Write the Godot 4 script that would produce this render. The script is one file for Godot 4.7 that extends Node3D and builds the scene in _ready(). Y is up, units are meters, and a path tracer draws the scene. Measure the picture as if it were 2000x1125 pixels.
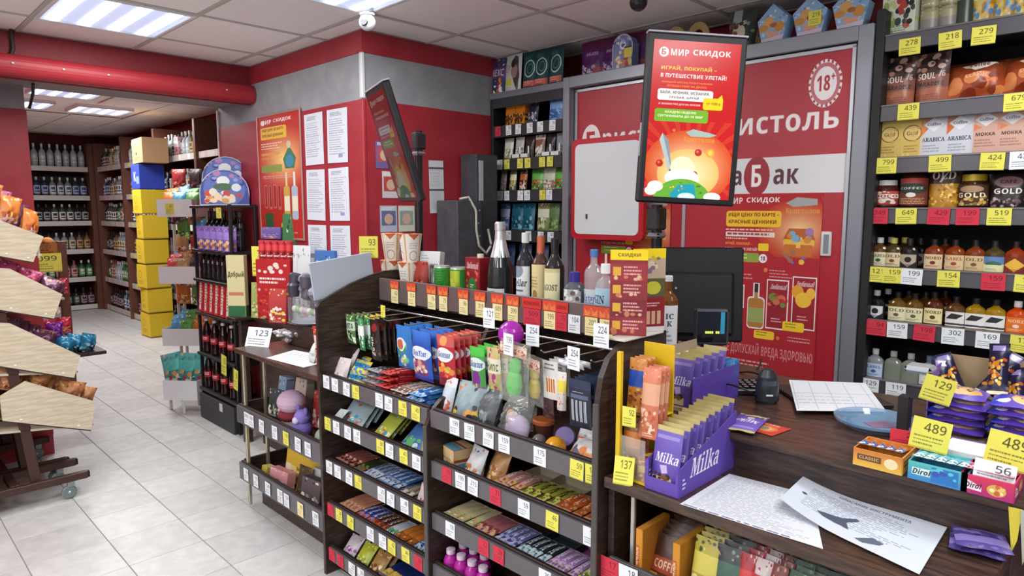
extends Node3D
# A small grocery shop seen from the customer side of the till. Units are metres, y is up, x runs from the aisle towards the till, z towards the street door.

var atlas_images: Array = []
var atlas_mats: Array = []
var art_cells := {}
var name_count := {}
var plain_mats := {}
var mesh_cache := {}
var proto := {}
var rng := RandomNumberGenerator.new()
var font_bold: SystemFont
var font_serif: SystemFont
var font_plain: SystemFont
var glyph_cache := {}
var pack_x := 0
var pack_y := 0
var pack_h := 0
const ATLAS := 2048
const ORD := ["first", "second", "third", "fourth", "fifth", "sixth", "seventh", "eighth", "ninth", "tenth", "eleventh", "twelfth", "thirteenth", "fourteenth", "fifteenth", "sixteenth", "seventeenth", "eighteenth", "nineteenth", "twentieth"]


# ---------------------------------------------------------------- mesh building
class G:
	var v := PackedVector3Array()
	var n := PackedVector3Array()
	var t := PackedVector2Array()
	var i := PackedInt32Array()

	func vert(p: Vector3, nn: Vector3, uv := Vector2.ZERO) -> int:
		v.append(p); n.append(nn); t.append(uv)
		return v.size() - 1

	func tri(a: int, b: int, c: int):
		if (v[b] - v[a]).cross(v[c] - v[a]).dot(n[a] + n[b] + n[c]) > 0.0:
			i.append_array([a, c, b])
		else:
			i.append_array([a, b, c])

	# four corners as seen from the front: lower left, lower right, upper right, upper left
	func quad(a: Vector3, b: Vector3, c: Vector3, d: Vector3, uv := Rect2(0, 0, 1, 1), away := Vector3.ZERO):
		var nn := (b - a).cross(d - a).normalized()
		if nn == Vector3.ZERO:
			nn = (c - b).cross(d - b).normalized()
		if away != Vector3.ZERO and nn.dot(away) < 0.0:
			nn = -nn
		var k := [vert(a, nn, uv.position + Vector2(0, uv.size.y)), vert(b, nn, uv.end), vert(c, nn, uv.position + Vector2(uv.size.x, 0)), vert(d, nn, uv.position)]
		tri(k[0], k[1], k[2]); tri(k[0], k[2], k[3])

	# a box with chamfered edges; the +z face shows uv, the other faces show side
	func box(c: Vector3, s: Vector3, bev := 0.0, b := Basis(), uv := Rect2(0, 0, 1, 1), side := Rect2(0, 0, 1, 1)):
		var h := s * 0.5
		var e := minf(bev, minf(h.x, minf(h.y, h.z)) * 0.8)
		for ax in 3:
			for sg in [-1.0, 1.0]:
				var u := (ax + 1) % 3
				var w := (ax + 2) % 3
				var pts: Array = []
				for q in [[-1, -1], [1, -1], [1, 1], [-1, 1]]:
					var p := Vector3.ZERO
					p[ax] = sg * h[ax]; p[u] = q[0] * (h[u] - e); p[w] = q[1] * (h[w] - e)
					pts.append(p)
				var nn := Vector3.ZERO
				nn[ax] = sg
				var front: bool = ax == 2 and sg > 0.0
				var r := uv if front else side
				var ks: Array = []
				for p in pts:
					var a := 0.0
					var bb := 0.0
					if ax == 0:
						a = p.z / s.z + 0.5; bb = 0.5 - p.y / s.y
					elif ax == 1:
						a = p.x / s.x + 0.5; bb = p.z / s.z + 0.5
					else:
						a = p.x / s.x + 0.5; bb = 0.5 - p.y / s.y
					ks.append(vert(c + b * p, b * nn, r.position + r.size * Vector2(a, bb)))
				tri(ks[0], ks[1], ks[2]); tri(ks[0], ks[2], ks[3])
		if e <= 0.0:
			return
		for ax in 3:
			var u := (ax + 1) % 3
			var w := (ax + 2) % 3
			for su in [-1.0, 1.0]:
				for sw in [-1.0, 1.0]:
					var ps: Array = []
					for q in [[-1, 0], [1, 0], [1, 1], [-1, 1]]:
						var p := Vector3.ZERO
						p[ax] = q[0] * (h[ax] - e)
						p[u] = su * (h[u] - (0.0 if q[1] == 0 else e))
						p[w] = sw * (h[w] - (e if q[1] == 0 else 0.0))
						ps.append(p)
					var nn := Vector3.ZERO
					nn[u] = su; nn[w] = sw
					nn = b * nn.normalized()
					var ks: Array = []
					for p in ps:
						ks.append(vert(c + b * p, nn, side.position + side.size * 0.5))
					tri(ks[0], ks[1], ks[2]); tri(ks[0], ks[2], ks[3])

	# turned shape: profile points (radius, height) from the bottom up, squashed by flat along z
	func lathe(prof: Array, seg := 14, c := Vector3.ZERO, flat := 1.0, uv := Rect2(0, 0, 1, 1), square := 0.0):
		var m := prof.size()
		for j in m - 1:
			var p0: Vector2 = prof[j]
			var p1: Vector2 = prof[j + 1]
			var d := p1 - p0
			var nn := Vector2(d.y, -d.x).normalized()
			var ring: Array = []
			for k in seg + 1:
				var a := TAU * k / seg
				var cs := Vector2(sin(a), cos(a))
				if square > 0.0:
					var f := pow(pow(absf(cs.x), square) + pow(absf(cs.y), square), -1.0 / square)
					cs *= f
				var nv := Vector3(sin(a) * nn.x, nn.y, cos(a) * nn.x / flat).normalized()
				var u := uv.position.x + uv.size.x * k / seg
				var v0 = uv.end.y - uv.size.y * (p0.y - prof[0].y) / maxf(0.0001, prof[m - 1].y - prof[0].y)
				var v1 = uv.end.y - uv.size.y * (p1.y - prof[0].y) / maxf(0.0001, prof[m - 1].y - prof[0].y)
				ring.append([vert(c + Vector3(cs.x * p0.x, p0.y, cs.y * p0.x * flat), nv, Vector2(u, v0)), vert(c + Vector3(cs.x * p1.x, p1.y, cs.y * p1.x * flat), nv, Vector2(u, v1))])
			for k in seg:
				if p0.x > 0.0:
					tri(ring[k][0], ring[k + 1][0], ring[k + 1][1])
				if p1.x > 0.0:
					tri(ring[k][0], ring[k + 1][1], ring[k][1])

	# a label wrapped round the front of a bottle
	func wrap(r: float, y0: float, y1: float, half: float, uv: Rect2, flat := 1.0, seg := 8, r1 := -1.0, square := 0.0, c := Vector3.ZERO):
		var rt := r if r1 < 0.0 else r1
		var ks: Array = []
		for k in seg + 1:
			var a := -half + 2.0 * half * k / seg
			var cs := Vector2(sin(a), cos(a))
			if square > 0.0:
				cs *= pow(pow(absf(cs.x), square) + pow(absf(cs.y), square), -1.0 / square)
			var nv := Vector3(sin(a), 0, cos(a) / flat).normalized()
			var u := uv.position.x + uv.size.x * k / seg
			ks.append([vert(c + Vector3(cs.x * r, y0, cs.y * r * flat), nv, Vector2(u, uv.end.y)), vert(c + Vector3(cs.x * rt, y1, cs.y * rt * flat), nv, Vector2(u, uv.position.y))])
		for k in seg:
			tri(ks[k][0], ks[k + 1][0], ks[k + 1][1]); tri(ks[k][0], ks[k + 1][1], ks[k][1])

	# flat polygon in the x-y plane given thickness dz, front face shows uv over the polygon's bounds
	func slab(poly: PackedVector2Array, z0: float, z1: float, tr := Transform3D(), uv := Rect2(0, 0, 1, 1), side := Rect2(0, 0, 1, 1)):
		var lo := poly[0]
		var hi := poly[0]
		for p in poly:
			lo = Vector2(minf(lo.x, p.x), minf(lo.y, p.y)); hi = Vector2(maxf(hi.x, p.x), maxf(hi.y, p.y))
		var ids := Geometry2D.triangulate_polygon(poly)
		for f in 2:
			var z := z1 if f == 0 else z0
			var base := v.size()
			for p in poly:
				var q := (p - lo) / (hi - lo)
				vert(tr * Vector3(p.x, p.y, z), tr.basis * Vector3(0, 0, 1 if f == 0 else -1), uv.position + uv.size * Vector2(q.x, 1.0 - q.y))
			for k in range(0, ids.size(), 3):
				tri(base + ids[k], base + ids[k + 1], base + ids[k + 2])
		var turn := 1.0 if not Geometry2D.is_polygon_clockwise(poly) else -1.0
		for k in poly.size():
			var a := poly[k]
			var b := poly[(k + 1) % poly.size()]
			var d := (b - a).normalized()
			var nn := tr.basis * Vector3(d.y * turn, -d.x * turn, 0)
			quad(tr * Vector3(a.x, a.y, z0), tr * Vector3(b.x, b.y, z0), tr * Vector3(b.x, b.y, z1), tr * Vector3(a.x, a.y, z1), Rect2(side.position + side.size * 0.5, Vector2.ZERO), nn)

	func tube(pts: Array, r: float, seg := 6):
		var rings: Array = []
		for k in pts.size():
			var d: Vector3 = (pts[mini(k + 1, pts.size() - 1)] - pts[maxi(k - 1, 0)]).normalized()
			var a := d.cross(Vector3.UP if absf(d.y) < 0.9 else Vector3.RIGHT).normalized()
			var b := d.cross(a)
			var ring: Array = []
			for s in seg + 1:
				var w := a * cos(TAU * s / seg) + b * sin(TAU * s / seg)
				ring.append(vert(pts[k] + w * r, w))
			rings.append(ring)
		for k in pts.size() - 1:
			for s in seg:
				tri(rings[k][s], rings[k][s + 1], rings[k + 1][s + 1]); tri(rings[k][s], rings[k + 1][s + 1], rings[k + 1][s])
		for e in [0, pts.size() - 1]:
			var d: Vector3 = (pts[1] - pts[0]) if e == 0 else (pts[e] - pts[e - 1])
			var nn := d.normalized() * (-1.0 if e == 0 else 1.0)
			var c := vert(pts[e], nn)
			var first := v.size()
			for s in seg + 1:
				vert(v[rings[e][s]], nn)
			for s in seg:
				tri(c, first + s, first + s + 1)

	# a filled bag: w wide, h tall, t thick, with flat crimped ends; stands on y = 0 facing +z
	func pouch(w: float, h: float, t: float, uv: Rect2, seed := 1, seal := 0.06, stand := false, rumple := 1.0, nx := 9, ny := 12):
		var nz := FastNoiseLite.new()
		nz.seed = seed
		nz.frequency = 0.9
		for f in [1.0, -1.0]:
			var grid: Array = []
			for j in ny + 1:
				var q := float(j) / ny
				var row: Array = []
				for k in nx + 1:
					var s := float(k) / nx
					row.append(place(s, q, w, h, t, f, seal, stand, rumple, nz))
				grid.append(row)
			var ids: Array = []
			for j in ny + 1:
				var row: Array = []
				for k in nx + 1:
					var dx: Vector3 = grid[j][mini(k + 1, nx)] - grid[j][maxi(k - 1, 0)]
					var dy: Vector3 = grid[mini(j + 1, ny)][k] - grid[maxi(j - 1, 0)][k]
					var nn = dx.cross(dy).normalized() * f
					if nn == Vector3.ZERO:
						nn = Vector3(0, 0, f)
					var s := float(k) / nx
					row.append(vert(grid[j][k], nn, uv.position + uv.size * Vector2(s if f > 0 else 1.0 - s, 1.0 - float(j) / ny)))
				ids.append(row)
			for j in ny:
				for k in nx:
					tri(ids[j][k], ids[j][k + 1], ids[j + 1][k + 1]); tri(ids[j][k], ids[j + 1][k + 1], ids[j + 1][k])

	func place(s: float, q: float, w: float, h: float, t: float, f: float, seal: float, stand: bool, rumple: float, nz: FastNoiseLite) -> Vector3:
		var lo := 0.0 if stand else seal
		var e := clampf((q - lo) / (1.0 - seal - lo), 0.0, 1.0)
		var fy := pow(maxf(0.0, 1.0 - pow(absf(2.0 * e - 1.0), 2.6)), 0.6)
		if stand:
			fy = pow(maxf(0.0, 1.0 - pow(e, 2.2)), 0.7) if e > 0.12 else 0.92 + 0.08 * e / 0.12
		var fx := pow(maxf(0.0, 1.0 - pow(absf(2.0 * s - 1.0), 2.8)), 0.6)
		var pinch := 1.0 - 0.07 * fy * (t / w) * 2.0
		var z := 0.5 * t * fx * fy
		z += nz.get_noise_3d(s * 6.0, q * 7.0, f * 9.0) * t * 0.16 * fx * minf(1.0, fy * 2.0) * rumple
		var crimp := 0.0
		if q > 1.0 - seal or (q < seal and not stand):
			crimp = 0.0012 * sin(s * 40.0) * rumple
		return Vector3((s - 0.5) * w * pinch, q * h, f * maxf(z, 0.0006) + crimp)

	func mesh() -> ArrayMesh:
		var a := []
		a.resize(Mesh.ARRAY_MAX)
		a[Mesh.ARRAY_VERTEX] = v; a[Mesh.ARRAY_NORMAL] = n; a[Mesh.ARRAY_TEX_UV] = t; a[Mesh.ARRAY_INDEX] = i
		var m := ArrayMesh.new()
		m.add_surface_from_arrays(Mesh.PRIMITIVE_TRIANGLES, a)
		return m


# ---------------------------------------------------------------- printed artwork, drawn into shared sheets
class Art:
	var im: Image
	var o: Vector2i
	var w: int
	var h: int
	var sheet: int
	var host

	func px(x: float) -> int:
		return int(round(x * w))

	func py(y: float) -> int:
		return int(round(y * h))

	func clip(x0: int, y0: int, x1: int, y1: int, c: Color):
		x0 = clampi(x0, 0, w); x1 = clampi(x1, 0, w); y0 = clampi(y0, 0, h); y1 = clampi(y1, 0, h)
		if x1 > x0 and y1 > y0:
			im.fill_rect(Rect2i(o.x + x0, o.y + y0, x1 - x0, y1 - y0), c)

	func rect(x: float, y: float, ww: float, hh: float, c: Color):
		clip(px(x), py(y), maxi(px(x + ww), px(x) + 1), maxi(py(y + hh), py(y) + 1), c)

	func ell(cx: float, cy: float, rx: float, ry: float, c: Color):
		for y in range(py(cy - ry), py(cy + ry) + 1):
			var q := (float(y) / h - cy) / ry
			if absf(q) < 1.0:
				var k := rx * sqrt(1.0 - q * q)
				clip(px(cx - k), y, px(cx + k), y + 1, c)

	func ring(cx: float, cy: float, rx: float, ry: float, th: float, c: Color, inner: Color):
		ell(cx, cy, rx, ry, c); ell(cx, cy, rx * (1.0 - th), ry * (1.0 - th), inner)

	func poly(pts: Array, c: Color):
		var lo := 9.0
		var hi := -9.0
		for p in pts:
			lo = minf(lo, p[1]); hi = maxf(hi, p[1])
		for y in range(maxi(0, py(lo)), mini(h, py(hi) + 1)):
			var yy := (y + 0.5) / h
			var xs: Array = []
			for k in pts.size():
				var a = pts[k]
				var b = pts[(k + 1) % pts.size()]
				if (a[1] <= yy) != (b[1] <= yy):
					xs.append(a[0] + (b[0] - a[0]) * (yy - a[1]) / (b[1] - a[1]))
			xs.sort()
			for k in range(0, xs.size() - 1, 2):
				clip(px(xs[k]), y, px(xs[k + 1]), y + 1, c)

	func round_rect(x: float, y: float, ww: float, hh: float, r: float, c: Color):
		var rx := r * minf(1.0, float(h) / w)
		var ry := rx * w / h
		rect(x + rx, y, ww - 2 * rx, hh, c); rect(x, y + ry, ww, hh - 2 * ry, c)
		for q in [[x + rx, y + ry], [x + ww - rx, y + ry], [x + rx, y + hh - ry], [x + ww - rx, y + hh - ry]]:
			ell(q[0], q[1], rx, ry, c)

	func grad(x: float, y: float, ww: float, hh: float, a: Color, b: Color):
		for k in range(py(y), py(y + hh)):
			clip(px(x), k, px(x + ww), k + 1, a.lerp(b, clampf((float(k) / h - y) / hh, 0, 1)))

	func glow(cx: float, cy: float, rx: float, ry: float, a: Color, b: Color, steps := 14):
		for k in steps:
			var f := 1.0 - float(k) / steps
			ell(cx, cy, rx * f, ry * f, b.lerp(a, 1.0 - f))

	func rays(cx: float, cy: float, r: float, n: int, c: Color):
		for k in n:
			var a := TAU * k / n
			var b := a + TAU / n * 0.4
			poly([[cx, cy], [cx + r * cos(a), cy + r * sin(a) * w / h], [cx + r * cos(b), cy + r * sin(b) * w / h]], c)

	# scattered blobs of print: candies, nuts, leaves, small pictures
	func speck(n: int, cols: Array, x: float, y: float, ww: float, hh: float, s: float):
		for k in n:
			var c: Color = cols[host.rng.randi() % cols.size()]
			var a: float = s * host.rng.randf_range(0.5, 1.2)
			ell(x + ww * host.rng.randf(), y + hh * host.rng.randf(), a, a * w / h * host.rng.randf_range(0.6, 1.1), c)

	# rows of small print
	func lines(n: int, x: float, y: float, ww: float, hh: float, c: Color, fill := 0.5):
		for k in n:
			var yy := y + hh * k / n
			var xx := x
			var stop: float = x + ww * host.rng.randf_range(0.65, 1.0)
			while xx < stop:
				var l: float = ww * host.rng.randf_range(0.03, 0.12)
				rect(xx, yy, minf(l, stop - xx), hh / n * fill, c)
				xx += l + ww * 0.02

	func text(s: String, x: float, y: float, ww: float, hh: float, c: Color, f := 0, slant := 0.0):
		host.draw_text(self, s, Rect2(x, y, ww, hh), c, f, slant)


func art(key: String, w: int, h: int, base: Color, ops = null) -> Dictionary:
	if art_cells.has(key):
		return art_cells[key]
	if atlas_images.is_empty() or pack_x + w + 4 > ATLAS:
		pack_x = 0; pack_y += pack_h + 4; pack_h = 0
	if atlas_images.is_empty() or pack_y + h + 4 > ATLAS:
		atlas_images.append(Image.create_empty(ATLAS, ATLAS, false, Image.FORMAT_RGBA8))
		atlas_images[-1].fill(Color(0.5, 0.5, 0.5))
		pack_x = 0; pack_y = 0; pack_h = 0
	var a := Art.new()
	a.im = atlas_images[-1]; a.sheet = atlas_images.size() - 1; a.o = Vector2i(pack_x + 2, pack_y + 2); a.w = w; a.h = h; a.host = self
	a.im.fill_rect(Rect2i(pack_x, pack_y, w + 4, h + 4), base)
	pack_x += w + 4; pack_h = maxi(pack_h, h)
	rng.seed = key.hash()
	if ops != null:
		ops.call(a)
	var s := float(ATLAS)
	art_cells[key] = {"sheet": a.sheet, "uv": Rect2(Vector2(a.o) / s + Vector2.ONE * 0.5 / s, Vector2(w - 1, h - 1) / s), "side": Rect2(Vector2(a.o) / s + Vector2.ONE * 0.5 / s, Vector2(maxf(1.0, w * 0.02), h - 1) / s)}
	return art_cells[key]


func glyph(f: int, ch: String) -> Dictionary:
	var key := str(f) + ch
	if glyph_cache.has(key):
		return glyph_cache[key]
	var ts := TextServerManager.get_primary_interface()
	var r: RID = [font_bold, font_serif, font_plain][f].get_rids()[0]
	var sz := Vector2i(56, 0)
	var g := ts.font_get_glyph_index(r, 56, ch.unicode_at(0), 0)
	ts.font_render_glyph(r, sz, g)
	var d := {"adv": ts.font_get_glyph_advance(r, 56, g).x, "off": ts.font_get_glyph_offset(r, sz, g), "im": null}
	var box := ts.font_get_glyph_uv_rect(r, sz, g)
	var at := ts.font_get_glyph_texture_idx(r, sz, g)
	if at >= 0 and box.size.x > 0:
		var im := ts.font_get_texture_image(r, sz, at).get_region(Rect2i(box))
		im.convert(Image.FORMAT_LA8)
		d.im = im
	glyph_cache[key] = d
	return d


func draw_text(a: Art, s: String, box: Rect2, c: Color, f: int, slant: float):
	var x := 0.0
	var lo := Vector2(1e9, 1e9)
	var hi := Vector2(-1e9, -1e9)
	var put: Array = []
	for ch in s:
		var g := glyph(f, ch)
		if g.im:
			var p = Vector2(x, 0) + g.off
			put.append([g.im, p])
			lo = lo.min(p); hi = hi.max(p + Vector2(g.im.get_size()))
		x += g.adv
	if put.is_empty():
		return
	var size := Vector2i((hi - lo).ceil())
	var alpha := Image.create_empty(size.x, size.y, false, Image.FORMAT_LA8)
	for q in put:
		alpha.blend_rect(q[0], Rect2i(Vector2i.ZERO, q[0].get_size()), Vector2i((q[1] - lo).round()))
	var w := maxi(2, a.px(box.size.x))
	var h := maxi(2, a.py(box.size.y))
	alpha.resize(w, h, Image.INTERPOLATE_BILINEAR if w * 2 > size.x else Image.INTERPOLATE_LANCZOS)
	var x0 := a.px(box.position.x)
	var y0 := a.py(box.position.y)
	for j in h:
		var sh := int(round((h - j) * slant))
		for k in w:
			var al := alpha.get_pixel(k, j).a
			var xx := x0 + k + sh
			if al > 0.04 and xx >= 0 and xx < a.w and y0 + j >= 0 and y0 + j < a.h:
				var p := a.o + Vector2i(xx, y0 + j)
				a.im.set_pixelv(p, a.im.get_pixelv(p).lerp(c, minf(al, 1.0)))


# finish: 0 paper, 1 plastic film, 2 foil
func ink(cell: Dictionary, finish := 0) -> StandardMaterial3D:
	while atlas_mats.size() <= cell.sheet:
		var trio: Array = []
		for k in 3:
			var m := StandardMaterial3D.new()
			m.resource_name = ["printed_paper", "printed_film", "printed_foil"][k]
			m.roughness = [0.75, 0.36, 0.28][k]
			m.metallic = [0.0, 0.0, 0.25][k]
			trio.append(m)
		atlas_mats.append(trio)
	return atlas_mats[cell.sheet][finish]


func finish_sheets():
	for k in atlas_mats.size():
		var tex := ImageTexture.create_from_image(atlas_images[k])
		for m in atlas_mats[k]:
			m.albedo_texture = tex
		for q in lit_screens:
			if q[1] == k:
				q[0].albedo_texture = tex
				q[0].emission_texture = tex


# ---------------------------------------------------------------- materials, naming, tagging
func hexc(h: String) -> Color:
	return Color.html(h)


func mat(h: String, rough := 0.55, metal := 0.0, alpha := 1.0) -> StandardMaterial3D:
	var key := "%s %s %s %s" % [h, rough, metal, alpha]
	if not plain_mats.has(key):
		var m := StandardMaterial3D.new()
		m.albedo_color = Color(Color.html(h), alpha)
		m.roughness = rough
		m.metallic = metal
		if alpha < 1.0:
			m.transparency = BaseMaterial3D.TRANSPARENCY_ALPHA
		plain_mats[key] = m
	return plain_mats[key]


func noise_mat(h: String, h2: String, freq: float, scale: Vector3, rough: float, seed: int) -> StandardMaterial3D:
	var key := "n%s %s %s %s" % [h, h2, freq, scale]
	if plain_mats.has(key):
		return plain_mats[key]
	var n := FastNoiseLite.new()
	n.seed = seed; n.frequency = freq; n.fractal_octaves = 5; n.fractal_gain = 0.6
	var ramp := Gradient.new()
	ramp.set_color(0, Color.html(h)); ramp.set_color(1, Color.html(h2))
	ramp.set_offset(0, 0.25); ramp.set_offset(1, 0.75)
	var t := NoiseTexture2D.new()
	t.width = 512; t.height = 512; t.seamless = true; t.noise = n; t.color_ramp = ramp
	var m := StandardMaterial3D.new()
	m.albedo_texture = t; m.roughness = rough
	m.uv1_triplanar = true; m.uv1_world_triplanar = true; m.uv1_scale = scale
	plain_mats[key] = m
	return m


func numbered(called: String) -> String:
	var k: int = name_count.get(called, 0)
	name_count[called] = k + 1
	return called if k == 0 else "%s_%03d" % [called, k]


func tag(o: Node, label: String, category: String, group := "", kind := ""):
	if label: o.set_meta("label", label)
	if category: o.set_meta("category", category)
	if group: o.set_meta("group", group)
	if kind: o.set_meta("kind", kind)


func obj(called: String, m: Mesh, material: Material, parent: Node = null, at := Vector3.ZERO) -> MeshInstance3D:
	var o := MeshInstance3D.new()
	o.mesh = m
	o.material_override = material
	o.position = at
	if parent == null:
		o.name = numbered(called)
		add_child(o)
	else:
		o.name = called
		parent.add_child(o, true)
	return o


func thing(called: String, label: String, category: String, at := Vector3.ZERO, yaw := 0.0, group := "") -> Node3D:
	var o := Node3D.new()
	o.name = numbered(called)
	add_child(o)
	o.position = at
	o.rotation.y = yaw
	tag(o, label, category, group)
	return o


func struct(called: String, m: Mesh, material: Material, parent: Node = null) -> MeshInstance3D:
	var o := obj(called, m, material, parent)
	if parent == null:
		o.set_meta("kind", "structure")
	return o


func boxm(s: Vector3, bev := 0.002, c := Vector3.ZERO) -> ArrayMesh:
	var key := "%s %s %s" % [s, bev, c]
	if not mesh_cache.has(key):
		var g := G.new()
		g.box(c, s, bev)
		mesh_cache[key] = g.mesh()
	return mesh_cache[key]


func span(a: Vector3, b: Vector3, bev := 0.002) -> ArrayMesh:
	return boxm((b - a).abs(), bev, (a + b) * 0.5)


# a copy of a prepared thing, placed, named and tagged
func stock(key: String, make: Callable, called: String, label: String, category: String, at: Vector3, turn := Basis(), group := "") -> Node3D:
	if not proto.has(key):
		proto[key] = make.call()
	var o: Node3D = proto[key].duplicate()
	o.name = numbered(called)
	add_child(o)
	o.transform = Transform3D(turn, at)
	tag(o, label, category, group)
	return o


func one(m: Mesh, material: Material) -> MeshInstance3D:
	var o := MeshInstance3D.new()
	o.mesh = m
	o.material_override = material
	return o


func part(root: Node3D, called: String, m: Mesh, material: Material, at := Vector3.ZERO, turn := Basis()) -> MeshInstance3D:
	var o := one(m, material)
	o.name = called
	root.add_child(o, true)
	o.transform = Transform3D(turn, at)
	return o


func yaw(deg: float) -> Basis:
	return Basis(Vector3.UP, deg_to_rad(deg))


func _ready():
	# camera
	var cam := Camera3D.new()
	cam.name = "camera"
	add_child(cam)
	cam.position = Vector3(0, 1.63, 0)
	cam.rotation = Vector3(-atan(155.0 / 1310.0), -deg_to_rad(45.3), 0)
	cam.fov = rad_to_deg(2.0 * atan(562.5 / 1310.0))
	cam.near = 0.05
	cam.current = true
	# surroundings and exposure
	var we := WorldEnvironment.new()
	we.name = "world"
	var env := Environment.new()
	env.background_mode = Environment.BG_COLOR
	env.background_color = Color(0.5, 0.55, 0.6)
	env.tonemap_mode = Environment.TONE_MAPPER_LINEAR
	env.tonemap_exposure = 0.75
	env.sdfgi_enabled = true
	env.ssao_enabled = true
	env.ssil_enabled = true
	we.environment = env
	add_child(we)
	# ceiling lamps: one lit panel of four tubes each
	for q in LAMPS:
		lamp(q[0], q[1], q[2], q[3], q[4], q[5])
	font_bold = SystemFont.new(); font_bold.font_names = PackedStringArray(["Droid Sans"]); font_bold.font_weight = 700
	font_serif = SystemFont.new(); font_serif.font_names = PackedStringArray(["Droid Serif"]); font_serif.font_weight = 700
	font_plain = SystemFont.new(); font_plain.font_names = PackedStringArray(["Droid Sans"])
	room()
	ceilings()
	wall_things()
	till_desk()
	display_unit()
	right_rack()
	tobacco_cabinet()
	middle_rack()
	bakery_cart()
	back_room()
	aisle_stands()
	end_unit()
	goods_right()
	goods_middle()
	goods_unit_tops()
	goods_unit_shelves()
	goods_desk()
	goods_aisle()
	goods_back()
	finish_sheets()


# x and z of the middle, size in x and z, height, energy; the first two and the last three are in the picture
const LAMPS = [[1.13, -4.03, 0.59, 0.64, 2.62, 1.0], [1.73, -2.73, 0.59, 0.64, 2.62, 1.0], [1.13, 0.52, 0.59, 0.64, 2.62, 1.0], [2.33, -0.13, 0.59, 0.64, 2.62, 1.0], [-0.07, -2.08, 0.59, 0.64, 2.62, 1.0], [-0.07, 0.52, 0.59, 0.64, 2.62, 1.0], [-1.27, -3.38, 0.59, 0.64, 2.62, 1.3], [-1.27, -0.78, 0.59, 0.64, 2.62, 1.3], [-1.27, -2.08, 0.59, 0.64, 2.62, 1.3], [-2.47, -2.08, 0.59, 0.64, 2.62, 1.3], [-2.47, -0.13, 0.59, 0.64, 2.62, 1.3],
	[1.80, -8.20, 0.6, 0.6, 2.8, 1.7], [1.60, -9.40, 0.6, 0.6, 2.8, 1.7], [2.40, -9.40, 0.6, 0.6, 2.8, 1.7], [1.80, -6.4, 0.6, 0.6, 2.8, 1.4]]
const LAMP_LABELS = ["four tube ceiling light in front of the red pipe and beam", "four tube ceiling light at the top edge beside the white camera", "ceiling light behind the photographer near the shop door", "ceiling light over the cashier right of the picture", "ceiling light over the customer aisle", "ceiling light by the shop door on the aisle side", "ceiling light on the far left of the shop", "ceiling light on the near left of the shop", "ceiling light in the middle of the left part of the shop", "ceiling light along the far left wall", "ceiling light along the near left wall",
	"nearest ceiling light seen through the opening under the red beam", "leftmost far ceiling light seen through the opening", "farthest ceiling light over the end of the back room shelves", "ceiling light of the back room hidden behind the beam"]


func lamp(x: float, z: float, sx: float, sz: float, y: float, e: float):
	var k: int = name_count.get("ceiling_light", 0)
	var t := thing("ceiling_light", LAMP_LABELS[k], "ceiling light", Vector3(x, y, z))
	part(t, "housing", boxm(Vector3(sx, 0.06, sz), 0.004, Vector3(0, 0.045, 0)), mat("e8ebf0", 0.4))
	for s in [-1.0, 1.0]:
		part(t, "frame", boxm(Vector3(0.02, 0.02, sz), 0.003, Vector3(s * (sx * 0.5 - 0.01), 0.006, 0)), mat("d9dde2", 0.4))
		part(t, "frame", boxm(Vector3(sx - 0.04, 0.02, 0.02), 0.003, Vector3(0, 0.006, s * (sz * 0.5 - 0.01))), mat("d9dde2", 0.4))
	var glow := StandardMaterial3D.new()
	glow.albedo_color = Color(1, 1, 1)
	glow.emission_enabled = true
	glow.emission = Color(0.95, 0.98, 1.0)
	glow.emission_energy_multiplier = 4.0
	var dim := StandardMaterial3D.new()
	dim.albedo_color = Color(0.92, 0.95, 1.0)
	dim.emission_enabled = true
	dim.emission = Color(0.66, 0.75, 0.95)
	dim.emission_energy_multiplier = 0.75
	part(t, "diffuser", boxm(Vector3(sx - 0.04, 0.006, sz - 0.04), 0.0, Vector3(0, 0.012, 0)), dim)
	for n in 4:
		part(t, "tube", boxm(Vector3(0.058, 0.012, sz - 0.05), 0.004, Vector3((n - 1.5) * sx * 0.245, 0.006, 0)), glow)
	var l := AreaLight3D.new()
	l.name = "panel_glow"
	t.add_child(l)
	l.position = Vector3(0, -0.012, 0)
	l.rotation.x = -PI / 2
	l.area_size = Vector2(sx, sz)
	l.light_color = Color(0.99, 0.99, 0.985)
	l.light_energy = 2.3 * e
	l.area_range = 12.0
	l.shadow_enabled = true


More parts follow.
